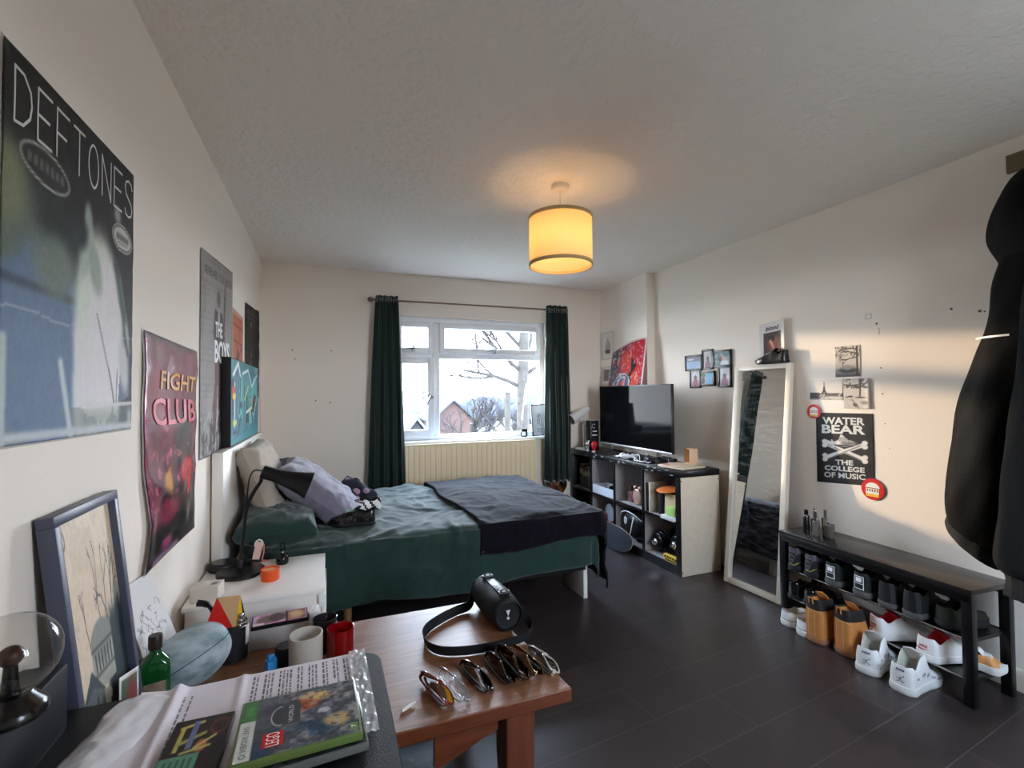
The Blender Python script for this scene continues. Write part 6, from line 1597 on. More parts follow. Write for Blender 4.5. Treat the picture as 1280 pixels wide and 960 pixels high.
G().tube(spline([(2.47, 3.46, SH0 + .24), (2.445, 3.45, SH0 + .18), (2.44, 3.47, SH0 + .10), (2.46, 3.52, SH0 + .05)], 5), .0045, 6).build('strap', mp_, t)
def dumbbell(label, M):
    t = thing('dumbbell', label, 'dumbbell', M.to_translation(), group='dumbbells in the bottom end cubby')
    m_iron = mat('black_iron', (22, 22, 24), .35, metal=.3); m_chr = mat('chrome', (220, 220, 224), .12, metal=1)
    for s in (-1, 1):
        for k, (r, z) in enumerate(((.092, .062), (.080, .086), (.066, .108))):
            G().lathe([(.014, z), (r - .006, z), (r, z + .005), (r, z + .016), (r - .006, z + .021), (r * .7, z + .019), (r * .66, z + .013), (.03, z + .013), (.026, z + .021), (.014, z + .021)], 36, M @ T(0, 0, 0, rx=0 if s > 0 else PI)).build('weight_plate', m_iron, t)
        G().lathe([(0, .128), (.026, .128), (.03, .134), (.03, .150), (.024, .156), (0, .156)], 6, M @ T(0, 0, 0, rx=0 if s > 0 else PI)).build('spin_lock', m_chr, t)
    G().cyl((0, 0, -.175), (0, 0, .175), .0125, n=16, M=M).build('bar', m_chr, t)
Mx = Matrix(((0, 0, -1, 2.64), (-1, 0, 0, 3.198), (0, 1, 0, SH0 + .0945), (0, 0, 0, 1)))
dumbbell('black plate dumbbell at the left of the bottom end cubby', Mx)
dumbbell('black plate dumbbell raised behind the small yellow box', Matrix(((0, 0, -1, 2.66), (-1, 0, 0, 3.001), (0, 1, 0, SH0 + .12), (0, 0, 0, 1))))
t = thing('yellow_box', 'small yellow and black printed box in front of the right dumbbell', 'box', (2.475, 2.985, SH0))
G().box((2.478, 2.985, SH0 + .024), (.03, .16, .048), bev=.002).build('carton', mat('box_yellow', (222, 186, 64), .5), t)
g = G()
for k in range(5): g.box((2.4624, 3.045 - k * .03, SH0 + .032), (.0012, .018, .014), rot=(.3 * (k % 2), 0, 0))
g.box((2.4624, 2.985, SH0 + .012), (.0012, .12, .008)); g.build('print', mat('print_black', (22, 20, 20), .5), t, smooth=False)

# on top
t = thing('white_lamp', 'white modern reading lamp at the window end of the cube shelving', 'lamp', (2.535, 4.44, KZ))
m_wl = mat('lamp_white', (226, 226, 224), .35)
G().lathe([(0, 0), (.078, 0), (.082, .004), (.082, .014), (.076, .018), (.02, .022), (0, .022)], 44, T(2.535, 4.44, KZ)).build('base', m_wl, t)
G().tube(spline([(2.555, 4.44, KZ + .018), (2.55, 4.44, .86), (2.545, 4.44, 1.0), (2.56, 4.44, 1.13), (2.565, 4.44, 1.165)], 5), [.016] * 3 + [.008] * 18, 10).build('stem', m_wl, t)
a_, b_ = V((2.615, 4.44, 1.215)), V((2.385, 4.42, 1.10)); q = V((0, 0, 1)).rotation_difference((b_ - a_).normalized()).to_matrix().to_4x4(); L2 = (b_ - a_).length
G().lathe([(0, -.006), (.018, 0), (.03, .025), (.04, .08), (.05, .16), (.058, L2), (.056, L2), (.047, .16), (.036, .08), (0, .05)], 32, Matrix.Translation(a_) @ q).build('shade', m_wl, t, sharp=70)
t = thing('gift_carton', 'tall black box with white print between the white lamp and the television', 'box', (2.60, 4.30, KZ))
G().box((2.58, 4.315, KZ + .155), (.095, .095, .31), bev=.002).build('carton', mat('box_black', (20, 19, 21), .35), t)
g = G()
for z, w_ in ((.20, .05), (.16, .06)): g.box((2.58, 4.267, KZ + z), (w_, .001, .012))
g.tube([tuple((2.57 + .02 * math.cos(a), 4.267, KZ + .255 + .02 * math.sin(a))) for a in np.linspace(.6, 5.4, 14)], .0025, 5); g.box((2.58, 4.315, KZ + .3106), (.09, .09, .001))
g.build('print', mat('print_white', (240, 240, 240), .4), t, smooth=False)
def skull(label, name, p, s, mm, base, cat):
    t = thing(name, label, cat, p)
    M = T(*p, s=s)
    g = G(); g.ell((0, 0, .072), (.030, .033, .034), M=M); g.ell((-.004, 0, .045), (.022, .02, .02), M=M); g.build('head', mm, t)
    for sgn in (-1, 1): G().ell((-.026, sgn * .012, .066), (.006, .008, .008), nu=12, nv=8, M=M).build('eye_socket', mat('socket_dark', (40, 12, 14), .6), t)
    if base == 'ears':
        for sgn in (-1, 1): G().lathe([(.011, 0), (0, .03)], 12, M @ T(0, sgn * .018, .095, rx=-sgn * .25)).build('ear', mm, t)
    G().lathe([(.008, .0), (.012, .004), (.009, .03), (0, .03)], 14, M).build('neck', mm, t)
    G().lathe([(0, 0), (.018, 0), (.016, .010), (0, .012)], 18, M @ T(-.006, 0, -.004 + .004)).build('foot', mat('white_plastic', (226, 226, 228), .35), t)
skull('red skull figure on a small white foot in front of the black box', 'skull_ornament', (2.515, 4.17, KZ), 1.02, mat('skull_red', (196, 28, 40), .3), '', 'ornament')
skull('silver cat eared figure left of the red skull', 'cat_ornament', (2.505, 4.28, KZ), .92, mat('brushed_silver', (190, 190, 194), .35, metal=.7), 'ears', 'ornament')
TX, TY0, TY1, TZ0, TZ1 = 2.625, 3.145, 4.245, .868, 1.450
t = thing('television', 'flat black television on the cube shelving reflecting the window', 'television', (2.66, 3.69, KZ))
G().box((TX + .018, (TY0 + TY1) / 2, (TZ0 + TZ1) / 2), (.026, TY1 - TY0, TZ1 - TZ0), bev=.003).build('casing', mat('tv_black', (16, 16, 18), .3), t)
G().box((TX + .045, (TY0 + TY1) / 2, 1.05), (.04, .8, .3), bev=.01).build('back_bulge', mat('tv_black', (16, 16, 18), .3), t)
G().box((TX + .0045, (TY0 + TY1) / 2, (TZ0 + TZ1) / 2 + .006), (.002, TY1 - TY0 - .014, TZ1 - TZ0 - .026)).build('screen', mat('screen_glass', (9, 10, 12), .05, spec=.035), t, smooth=False)
G().box((TX + .004, (TY0 + TY1) / 2, TZ0 + .007), (.006, TY1 - TY0 - .004, .014), bev=.001).build('chin_strip', mat('brushed_silver', (190, 190, 194), .35, metal=.7), t)
for y in (3.35, 4.04):
    g = G(); g.tube([(TX + .02, y, TZ0), (TX + .015, y, .82), (TX - .06, y, .79)], .008, 8); g.tube([(TX + .015, y, .82), (TX + .13, y, .79)], .008, 8); g.build('foot', mat('tv_black', (16, 16, 18), .3), t)
t = thing('cable_tangle', 'tangle of white cables in front of the television', 'cables', (2.53, 3.55, KZ))
rng = random.Random(8)
for k in range(5):
    pts = [(2.52 + rng.uniform(-.04, .06), 3.74 - .075 * i + rng.uniform(-.05, .05), KZ + .004 + abs(rng.gauss(0, .018)) * (i % 2)) for i in range(7)]
    G().tube(spline(pts, 6), .0032, 6).build('cable', mat('cable_white', (222, 222, 222), .4) if k < 4 else mat('cable_black', (22, 22, 24), .4), t)
gamepad('game_controller', 'white game controller lying among the cables before the television', T(2.525, 3.62, KZ + .006, rz=2.2), mat('white_plastic', (226, 226, 228), .35))
gamepad('game_controller', 'black game controller at the right of the cable tangle', T(2.58, 3.40, KZ + .004, rz=1.2), mat('charcoal_plastic', (30, 30, 33), .5))
t = thing('magazine', 'pale magazine lying open at the bare end of the shelving top', 'magazine', (2.62, 3.03, KZ), .15)
G().box((0, 0, .008), (.26, .25, .014), bev=.002).build('pages', mat('cream_pages', (206, 190, 162), .6), t, local=True)
G().box((-.02, .03, .0175), (.22, .18, .004), bev=.001).build('cover', mat('peach_cover', (222, 196, 176), .4), t, local=True)
G().box((-.09, .08, .0205), (.05, .06, .0015)).build('picture_patch', mat('rose_patch', (206, 130, 120), .5), t, local=True)
t = thing('wood_block', 'small pale wooden display box standing on the magazine', 'box', (2.76, 3.04, KZ + .019), -.35)
m_pw = wood('pale_pine', (196, 158, 122), (226, 192, 156), .5, 2)
g = G(); g.box((.0, .0, .062), (.012, .12, .124), bev=.001).box((-.03, .06, .062), (.06, .006, .124), bev=.001).box((-.03, -.06, .062), (.06, .006, .124), bev=.001).box((-.03, 0, .003), (.06, .12, .006), bev=.001).box((-.03, 0, .121), (.06, .12, .006), bev=.001)
g.build('box', m_pw, t, local=True)
o = G().prism([(.0, 0), (.04, .0), (.05, .03), (.02, .045), (-.01, .03)], 0, .03, M=T(2.70, 3.24, KZ)).build('wood_offcut', m_pw); tag(o, 'small chunk of pale wood between television and magazine', 'wood'); re_origin(o, (2.71, 3.25, KZ))
o = G().box((2.71, 3.30, KZ + .02), (.05, .16, .03), rot=(0, 0, .2), bev=.004)
for k in range(5): o.cyl((2.70, 3.25 + k * .025, KZ + .034), (2.70, 3.25 + k * .025, KZ + .045), .008, n=10)
o = o.build('power_strip', mat('matt_black', (22, 22, 24), .5)); tag(o, 'black power strip at the right foot of the television', 'power strip'); re_origin(o, (2.71, 3.30, KZ))

# ---- skateboard on its edge
t = thing('skateboard', 'dark grey skateboard on its edge leaning against the cube shelving', 'skateboard', (2.36, 3.80, 0))
def deck_out():
    p = []
    L2, W2 = .40, .102
    for i in range(40):
        a = 2 * PI * i / 40; c, s = math.cos(a), math.sin(a)
        p.append((L2 * math.copysign(abs(c) ** .45, c), W2 * math.copysign(abs(s) ** .75, s)))
    return p
Ms = Matrix(((0, .26, -.97, 2.372), (-1, 0, 0, 3.80), (0, .965, .26, .101), (0, 0, 0, 1)))
def deckp(x, y, z):
    k = max(0, abs(x) - .27) / .13
    return (x, y, z - .045 * k * k + .10 * y * y)
p = deck_out(); vs = []; fs = []
rings = [[(x * f, y * f) for x, y in p] for f in (.02, .3, .55, .75, .9, 1.0)]
for zz in (.0, .011):
    for r in rings:
        for x, y in r: vs.append(deckp(x, y, zz))
n = 40; R6 = 6
for s in (0, 1):
    for r in range(R6 - 1):
        for i in range(n):
            j = (i + 1) % n; b = (s * R6 + r) * n; c = b + n
            fs.append((b + i, b + j, c + j, c + i) if s else (b + j, b + i, c + i, c + j))
    b = s * R6 * n; fs.append(tuple(b + i for i in (range(n) if s else range(n - 1, -1, -1))))
for i in range(n):
    j = (i + 1) % n; fs.append(((R6 - 1) * n + i, (R6 - 1) * n + j, (2 * R6 - 1) * n + j, (2 * R6 - 1) * n + i))
dk = G().add(vs, fs, 0, Ms); dk.build('deck', mat('worn_grip', (52, 54, 64), .5, var=.1, vscale=10), t, sharp=50)
G().tube([tuple(Ms @ V(deckp(x, y, .0055))) for x, y in p], .0035, 6, closed=True).build('deck_edge', mat('ply_edge', (176, 164, 150), .6), t)
for s in (-1, 1):
    tk = G().box((s * .2, 0, -.014), (.06, .05, .022), bev=.004, M=Ms).cyl((s * .2, -.06, -.03), (s * .2, .06, -.03), .006, n=10, M=Ms).build('truck', mat('steel', (190, 188, 190), .25, metal=1), t)
    for q in (-1, 1): G().cyl((s * .2, q * .06, -.03), (s * .2, q * .088, -.03), .024, n=18, M=Ms).build('wheel', mat('urethane', (214, 208, 196), .5), tk)

# ================================================================== MIRROR
t = thing('leaning_mirror', 'tall white framed mirror leaning against the right wall', 'mirror', (2.72, 2.46, 0))
MW, MH, MT_ = .455, 1.585, .036
ux = V((.04, -1, 0)).normalized()
bl0 = V((2.694, 2.690, .004)); top_dir = V((.205, .055, 1.57)).normalized()
top_dir = (top_dir - ux * top_dir.dot(ux) * .0).normalized()
nn = ux.cross(top_dir).normalized()
Mm = Matrix((ux, top_dir, nn)).transposed().to_4x4(); Mm.translation = bl0 - nn * MT_
m_mf = mat('ivory_frame', (226, 216, 198), .4)
fw = .036
g = G()
def barx(x0, x1, y0, y1):
    g.box(((x0 + x1) / 2, (y0 + y1) / 2, MT_ / 2), (x1 - x0, y1 - y0, MT_), bev=.002, M=Mm)
barx(0, fw, 0, MH); barx(MW - fw, MW, 0, MH); barx(fw, MW - fw, 0, fw); barx(fw, MW - fw, MH - fw, MH)
g.build('frame', m_mf, t)
G().box((MW / 2, MH / 2, .004), (MW - .01, MH - .01, .006), M=Mm).build('backing', mat('hardboard', (120, 96, 74), .8), t)
m, nt, b = nodes('silvered_glass')
b.inputs['Metallic'].default_value = 1; b.inputs['Base Color'].default_value = (.86, .87, .86, 1); b.inputs['Roughness'].default_value = .015
df = nt.nodes.new('ShaderNodeBsdfDiffuse'); df.inputs['Color'].default_value = (.6, .6, .58, 1); mx = nt.nodes.new('ShaderNodeMixShader'); tc = nt.nodes.new('ShaderNodeTexCoord'); mp = nt.nodes.new('ShaderNodeMapping')
mp.inputs['Scale'].default_value = (1, 5, 26); n = nt.nodes.new('ShaderNodeTexNoise'); n.inputs['Scale'].default_value = 2; n.inputs['Detail'].default_value = 5; mr = nt.nodes.new('ShaderNodeMapRange')
mr.inputs[1].default_value = .45; mr.inputs[2].default_value = .8; mr.inputs[3].default_value = .0; mr.inputs[4].default_value = .16
L = nt.links.new; L(tc.outputs['Object'], mp.inputs[0]); L(mp.outputs[0], n.inputs['Vector']); L(n.outputs['Fac'], mr.inputs[0]); L(mr.outputs[0], mx.inputs['Fac']); L(b.outputs[0], mx.inputs[1]); L(df.outputs[0], mx.inputs[2]); L(mx.outputs[0], nt.nodes['Material Output'].inputs['Surface'])
G().box((MW / 2, MH / 2, .012), (MW - 2 * fw + .004, MH - 2 * fw + .004, .004), M=Mm).build('glass', m, t, smooth=False)
MIR_TOP = Mm @ V((MW / 2, MH, MT_ / 2))

# ================================================================== SHOES
def prof(pts):
    def f(x):
        for (a, b), (c, d) in zip(pts, pts[1:]):
            if x <= c:
                k = (x - a) / (c - a) if c > a else 0; k = k * k * (3 - 2 * k); return b + (d - b) * k
        return pts[-1][1]
    return f
def shoe(name, label, M, L=.29, Wd=.052, zs=.032, heel=.088, dip=.075, tongue=.115, toe=.058, um=None, sm_=None, lm=None, tm=None, laces=None, opening=(.05, .47), emblem=None, group=None, cat='shoe', collar=None, cut=.42, panels=None, tab=None):
    t = thing(name, label, cat, M.to_translation(), group=group)
    t.rotation_euler = M.to_euler(); W[t.name] = T(*M.to_translation()) @ M.to_euler().to_matrix().to_4x4()
    wp = prof([(0, .78), (.25, .74), (.45, .80), (.68, 1.0), (.85, .9), (1, .6)])
    hp = prof([(0, heel), (.06, heel + .002), (.20, dip), (.36, tongue - .02), (cut, tongue - .012), (.60, toe + .024), (.78, toe + .004), (.92, toe - .008), (1, toe - .022)])
    def wid(x):
        w = Wd * wp(x)
        if x < .1: w *= math.sqrt(max(0, 1 - (1 - x / .1) ** 2))
        if x > .78: w *= math.sqrt(max(0, 1 - ((x - .78) / .22) ** 2))
        return w
    def cx(x): return .010 * math.sin(x * PI) * 0
    ts = [0.0, .004, .012, .025, .045, .07, .1] + [.1 + .04 * k for k in range(1, 18)] + [.82, .86, .9, .93, .96, .98, .993, 1.0]
    NS = 32
    def sect(x, s):
        w, h = wid(x), hp(x); k_in = opening[0]; k_out = opening[1]
        o = float(sm(k_in, k_in + .03, np.array(x)) * (1 - sm(k_out - .06, k_out, np.array(x))))
        a = abs(s); sg = 1 if s >= 0 else -1
        # closed dome
        th = a * PI / 2
        cl = w * math.sin(th) ** .8 if a > 0 else 0; cz = zs - .004 + (h - zs + .004) * max(0, math.cos(th)) ** .55
        # open wall
        if a > .5: k = (1 - a) / .5; ol = w * (1 + .05 * math.sin(k * PI) - .16 * k * k); oz = zs - .004 + (h - zs + .004) * k
        elif a > .38: k = (.5 - a) / .12; ol = w * (.84 - .16 * k); oz = h + .005 * math.sin(k * PI)
        else: k = a / .38; ol = w * .68 * k ** .6; oz = zs + .008 + (h - zs - .008) * max(0, (k - .55) / .45) ** .7
        if x < .25: cl, cz = (ol, oz) if a > .38 else (w * .68 * (a / .38) ** .6, h)
        return (cx(x) + sg * (cl * (1 - o) + ol * o), x * L, cz * (1 - o) + oz * o)
    vs = [sect(x, -1 + 2 * j / NS) for x in ts for j in range(NS + 1)]
    g = G(); fs = []; mi = []
    for i in range(len(ts) - 1):
        for j in range(NS):
            q = i * (NS + 1) + j; fs.append((q, q + 1, q + NS + 2, q + NS + 1))
            xm = (ts[i] + ts[i + 1]) / 2; a = abs(-1 + 2 * (j + .5) / NS)
            if a < .46 and opening[0] < xm < opening[1]: mi.append(1 if a < .38 or collar is None else 2)
            elif collar and xm < opening[1] - .02 and a < .62: mi.append(2)
            elif panels and panels(xm, a): mi.append(3)
            else: mi.append(0)
    g.v = vs; g.f = fs; g.m = mi
    mats_ = [um, lm, collar or um, tab or sm_]
    g.build('upper', mats_, t, local=True, sharp=75)
    # sole
    rings = []
    out = []
    xs = [0, .01, .03, .06, .1, .2, .3, .4, .5, .6, .7, .78, .85, .9, .94, .97, .99, 1.0]
    lo = [(-(wid(x) * 1.05 + .0035), x * L + (-.004 if x < .02 else .004 if x > .98 else 0)) for x in xs] + [((wid(x) * 1.05 + .0035), x * L + (-.004 if x < .02 else .004 if x > .98 else 0)) for x in reversed(xs)]
    def spring(y): return .012 * max(0, (y / L - .75) / .25) ** 2
    for z, f in ((0, .94), (.006, 1.0), (zs * .5, 1.02), (zs, .99), (zs + .001, .9)):
        rings.append([(x * f, L / 2 + (y - L / 2) * (1 + (f - 1) * .4), z + spring(y)) for x, y in lo])
    G().loft(rings).build('sole', sm_, t, local=True, sharp=50)
    # tongue and laces
    if tm:
        x0 = cut + .08
        rings = []
        for k in range(6):
            q = k / 5; y = (x0 - .16 * q) * L; z = hp(x0) - .004 + (tongue - hp(x0) + .012) * q; hw = Wd * (.42 + .1 * q)
            rings.append([(-hw, y - .003, z - .004), (0, y + .004, z + .004), (hw, y - .003, z - .004), (hw * .9, y - .012, z - .002), (0, y - .006, z + .0), (-hw * .9, y - .012, z - .002)])
        G().loft(rings).build('tongue', tm, t, local=True, sharp=80)
    if laces:
        for k in range(5):
            x = cut + .05 + k * .042; h = hp(x); w = wid(x) * .55
            G().tube([(-w, x * L, h - .008), (-w * .5, x * L - .003, h + .003), (0, x * L, h + .005), (w * .5, x * L + .003, h + .003), (w, x * L, h - .008)], .003, 6, flat=.7).build('lace', laces, t, local=True)
    def heelpt(x, z, d=.0022):
        q = min(.98, abs(x) / (Wd * .78)); k = (z - zs) / max(.01, heel - zs)
        return (x * (1 - .05 * k), L * .1 * (1 - math.sqrt(1 - q * q)) - d + .002 * k, z)
    if emblem: emblem(t, heelpt, heel, zs)
    return t
def flatpoly(g, hp, poly, n=3):
    """polygon laid on the heel curve"""
    c = (sum(p[0] for p in poly) / len(poly), sum(p[1] for p in poly) / len(poly))
    b = len(g.v); k = len(poly)
    g.add([hp(*c)] + [hp(*p) for p in poly], [(0, 1 + i, 1 + (i + 1) % k) for i in range(k)])
def em_box(t, hp, heel, zs):
    m = mat('print_white', (240, 240, 240), .4)
    g = G(); z0, z1 = zs + .008, heel - .012
    for a in ((-.026, z1 - .004, .026, z1), (-.026, z0, -.022, z1), (.022, z0, .026, z1), (-.02, z0 + .002, .02, z0 + .006), (-.022, (z0 + z1) / 2 - .005, .022, (z0 + z1) / 2 - .002), (-.016, (z0 + z1) / 2 + .004, .016, z1 - .008)):
        nseg = 6
        for q in range(nseg):
            xa, xb = a[0] + (a[2] - a[0]) * q / nseg, a[0] + (a[2] - a[0]) * (q + 1) / nseg
            g.add([hp(xa, a[1]), hp(xb, a[1]), hp(xb, a[3]), hp(xa, a[3])], [(0, 1, 2, 3)])
    g.build('heel_badge', m, t, local=True, smooth=False)
def em_leap(t, hp, heel, zs):
    """small leaping figure under a word mark"""
    g = G(); zc = zs + .030; s = .00105
    for p in ([(-2, 4), (2, 4), (3, -2), (-1, -3)], [(1, 4), (3, 5), (13, 13), (12, 15), (2, 7)], [(-2, 4), (-1, 2), (-9, 3), (-12, 6), (-13, 5), (-9, 1)], [(1, -2), (3, -1), (12, -9), (15, -8), (15, -11), (11, -11)], [(-1, -2), (1, -3), (-9, -11), (-14, -10), (-14, -12), (-8, -13)]):
        flatpoly(g, hp, [(x * s, zc + y * s) for x, y in p])
    flatpoly(g, hp, [(s * (1 + 2.6 * math.cos(a)), zc + s * (7 + 2.6 * math.sin(a))) for a in np.linspace(0, 2 * PI, 11)[:-1]])
    flatpoly(g, hp, [(s * (13.5 + 2.2 * math.cos(a)), zc + s * (16 + 2.2 * math.sin(a))) for a in np.linspace(0, 2 * PI, 10)[:-1]])
    g.build('emblem', mat('emblem_slate', (96, 98, 110), .5), t, local=True, smooth=False)
    g = G(); 
    for k in range(4): g.add([hp(-.017 + k * .009, heel - .017), hp(-.010 + k * .009, heel - .017), hp(-.010 + k * .009, heel - .008), hp(-.017 + k * .009, heel - .008)], [(0, 1, 2, 3)])
    g.build('tab_print', mat('emblem_slate', (96, 98, 110), .5), t, local=True, smooth=False)
def em_tick(t, hp, heel, zs):
    g = G(); m = mat('print_cherry', (196, 34, 52), .4)
    pts = []
    up_ = [(-.030, zs + .017), (-.026, zs + .012), (-.016, zs + .011), (.004, zs + .016), (.030, zs + .026)]; dn = [(.030, zs + .026), (.006, zs + .020), (-.012, zs + .018), (-.019, zs + .020), (-.022, zs + .026), (-.026, zs + .024)]
    n_ = 5
    lo = [(-.030, zs + .016), (-.020, zs + .0105), (-.004, zs + .0135), (.013, zs + .019), (.030, zs + .026)]; hi = [(-.024, zs + .025), (-.018, zs + .019), (-.004, zs + .0185), (.013, zs + .0215), (.030, zs + .0262)]
    g.add([hp(*p) for p in lo] + [hp(*p) for p in hi], [(i, i + 1, n_ + i + 1, n_ + i) for i in range(n_ - 1)])
    g.text('NIKE', .040, .011, fn=lambda x, y: hp(-.018 + x, zs + .027 + y), bold=.03, shear=.2)
    g.build('emblem', m, t, local=True, smooth=False)
def em_swirl(t, hp, heel, zs):
    g = G()
    def band(pts, hw):
        for (x0, z0), (x1, z1) in zip(pts, pts[1:]): g.add([hp(x0, z0 - hw), hp(x1, z1 - hw), hp(x1, z1 + hw), hp(x0, z0 + hw)], [(0, 1, 2, 3)])
    m = zs + (heel - zs) * .45
    band([(.016 * math.cos(a) - .008, m + .016 * math.sin(a)) for a in np.linspace(.3, 5.6, 14)], .0016)
    band([(-.038, zs + .012), (-.02, zs + .006), (0, zs + .012), (.012, m), (.02, m + .022), (.034, m + .03)], .0016)
    band([(-.034, heel - .012), (-.012, heel - .018), (.012, heel - .018), (.034, heel - .012)], .002)
    g.build('heel_trim', mat('silver_trim', (128, 126, 134), .4), t, local=True, smooth=False)
    g = G(); band([(-.016, zs + .002), (0, zs + .0), (.014, zs + .005), (.028, zs + .016), (.038, zs + .024)], .004)
    g.build('sole_flash', mat('lime_flash', (142, 148, 64), .5), t, local=True, smooth=False)
def em_boot(t, hp, heel, zs):
    g = G()
    for x in (-.020, .020):
        for z0 in np.arange(zs + .006, heel - .055, .007):
            g.add([hp(x - .0012, z0), hp(x + .0012, z0), hp(x + .0012, z0 + .0045), hp(x - .0012, z0 + .0045)], [(0, 1, 2, 3)])
    for k in range(16):
        x = -.045 + k * .006
        g.add([hp(x, heel - .058), hp(x + .004, heel - .058), hp(x + .004, heel - .0555), hp(x, heel - .0555)], [(0, 1, 2, 3)])
    g.build('stitching', mat('pale_thread', (226, 190, 130), .8), t, local=True, smooth=False)
    G().tube([hp(-.012, heel - .02, .003), hp(-.010, heel + .012, .006), hp(.010, heel + .012, .006), hp(.012, heel - .02, .003)], .0035, 6).build('pull_loop', mat('loop_tan', (176, 116, 62), .8), t, local=True)
W_ = mat('white_leather', (228, 226, 222), .45, bump=.08, bscale=200); Ws = mat('white_sole', (222, 220, 214), .5); Wl = mat('grey_lining', (176, 172, 160), .9)
Bk = mat('black_suede', (13, 13, 15), .7, bump=.2, bscale=160); Bl = mat('black_lining', (9, 9, 10), .9); Bs = mat('black_sole', (28, 28, 30), .6); Gs = mat('grey_sole', (86, 84, 82), .6)
Gn = mat('dark_green_suede', (20, 30, 30), .7, bump=.2, bscale=160); Gm = mat('grey_mesh', (46, 50, 52), .8, bump=.5, bscale=240); Lace = mat('white_lace', (222, 220, 216), .8)
Pl = mat('plum_mesh', (26, 22, 29), .7, bump=.4, bscale=240); Yg = mat('lime_trim', (98, 102, 46), .5); Lg = mat('grey_trim', (74, 70, 80), .5)
Tn = mat('wheat_nubuck', (188, 122, 62), .8, bump=.25, bscale=180, var=.1, vscale=12); Ts = mat('gum_sole', (150, 104, 72), .6); Cn = mat('dark_collar', (30, 24, 21), .7); Rd = mat('cherry_lining', (190, 44, 56), .8)
Pc = mat('black_polish', (10, 11, 14), .2, coat=.5)
# ---- shoe rack
RC = V((2.765, 1.685, 0)); RRZ = -PI / 2 + math.radians(-3.2)
t = thing('shoe_rack', 'black bench shaped shoe rack against the right wall', 'shoe rack', RC, RRZ)
MR = W[t.name]
RL, RD, RH = .985, .30, .508
m_rk = mat('black_oak_veneer', (13, 12, 13), .3); m_rt = mat('charcoal_top', (40, 36, 36), .2, var=.08, vscale=8)
G().box((0, 0, RH - .010), (RL, RD, .02), bev=.002).build('top', m_rt, t, local=True)
g = G()
for y in (-RD / 2 + .012, RD / 2 - .012): g.box((0, y, RH - .04), (RL - .02, .018, .04), bev=.001)
g.build('apron', m_rk, t, local=True)
for x in (-RL / 2 + .022, RL / 2 - .022):
    for y in (-RD / 2 + .02, RD / 2 - .02): G().box((x, y, (RH - .02) / 2), (.040, .034, RH - .02), bev=.002).build('leg', m_rk, t, local=True)
m_rail = mat('steel_rail', (176, 172, 170), .25, metal=.9)
for z in (.113, .285):
    s_ = G().box((0, 0, z - .006), (RL - .05, RD - .04, .008)).build('shelf', m_rk, t, local=True)
    for y in (-RD / 2 + .016, RD / 2 - .016): G().cyl((-RL / 2 + .02, y, z - .002), (RL / 2 - .02, y, z - .002), .0045, n=10).build('rail', m_rail, s_, local=True)
    for x in (-RL / 2 + .03, RL / 2 - .03): G().box((x, 0, z - .006), (.02, RD - .05, .016)).build('bearer', m_rk, s_, local=True)
def onrack(x, z, y=-.145, rz=0.0): return MR @ T(x, y, z, rz=rz)
grp = 'shoes on the black rack'
rows = [
    ('leftmost dark trainer with plum mesh and lime trim on the top shelf of the rack', -.395, .289, dict(um=Pl, sm_=Bs, lm=Bl, tm=Pl, laces=Lg, emblem=em_swirl, heel=.132, dip=.11, tongue=.155, collar=Lg, L=.27, panels=lambda x, a: .88 < a < .95 and x > .1, tab=Yg), 0.06),
    ('second dark trainer with plum mesh and lime trim on the top shelf of the rack', -.285, .289, dict(um=Pl, sm_=Bs, lm=Bl, tm=Pl, laces=Lg, emblem=em_swirl, heel=.125, dip=.105, tongue=.15, collar=Lg, L=.27, panels=lambda x, a: .88 < a < .95 and x > .1, tab=Yg), 0.04),
    ('left dark green trainer with a white heel badge on the top shelf', -.155, .289, dict(um=Gn, sm_=Gs, lm=Bl, tm=Gn, laces=Bl, heel=.122, dip=.10, tongue=.15, emblem=em_box, Wd=.056, L=.27), -.03),
    ('right dark green trainer with a white heel badge on the top shelf', .005, .289, dict(um=Gn, sm_=Gs, lm=Bl, tm=Gn, laces=Lace, heel=.122, dip=.10, tongue=.15, emblem=em_box, Wd=.056, L=.27), -.03),
    ('left grey mesh running shoe on the top shelf of the rack', .13, .289, dict(um=Gm, sm_=Gs, lm=Bl, tm=Bk, laces=Bk, heel=.118, dip=.10, tongue=.145, L=.27, zs=.026, panels=lambda x, a: int(x * 30) % 3 == 0, tab=Bk), -.05),
    ('right grey mesh running shoe on the top shelf of the rack', .245, .289, dict(um=Gm, sm_=Gs, lm=Bl, tm=Bk, laces=Bk, heel=.118, dip=.10, tongue=.145, L=.27, zs=.026, panels=lambda x, a: int(x * 30) % 3 == 0, tab=Bk), -.05),
    ('left polished black leather shoe on the middle shelf', -.405, .1175, dict(um=Pc, sm_=Bs, lm=Bl, heel=.09, tongue=.10, L=.27, zs=.022, toe=.05), .05),
    ('right polished black leather shoe on the middle shelf behind the tan boots', -.30, .1175, dict(um=Pc, sm_=Bs, lm=Bl, heel=.082, tongue=.095, L=.27, zs=.022, toe=.05), .02),
    ('left white trainer with cherry lining on the lower shelf', .075, .1175, dict(um=W_, sm_=Ws, lm=Rd, tm=Rd, laces=Lace, heel=.10, dip=.075, tongue=.12, emblem=em_tick, Wd=.062, L=.27), -.35),
    ('right white trainer with cherry lining on the lower shelf, by the end leg', .30, .1175, dict(um=W_, sm_=Ws, lm=Rd, tm=Rd, laces=Lace, heel=.10, dip=.075, tongue=.12, emblem=em_tick, Wd=.062, L=.27), -.20),
]
for lab, x, z, kw, rz in rows:
    shoe('trainer' if 'leather' not in lab else 'leather_shoe', lab, onrack(x, z, -.150, rz), group=grp, **kw)
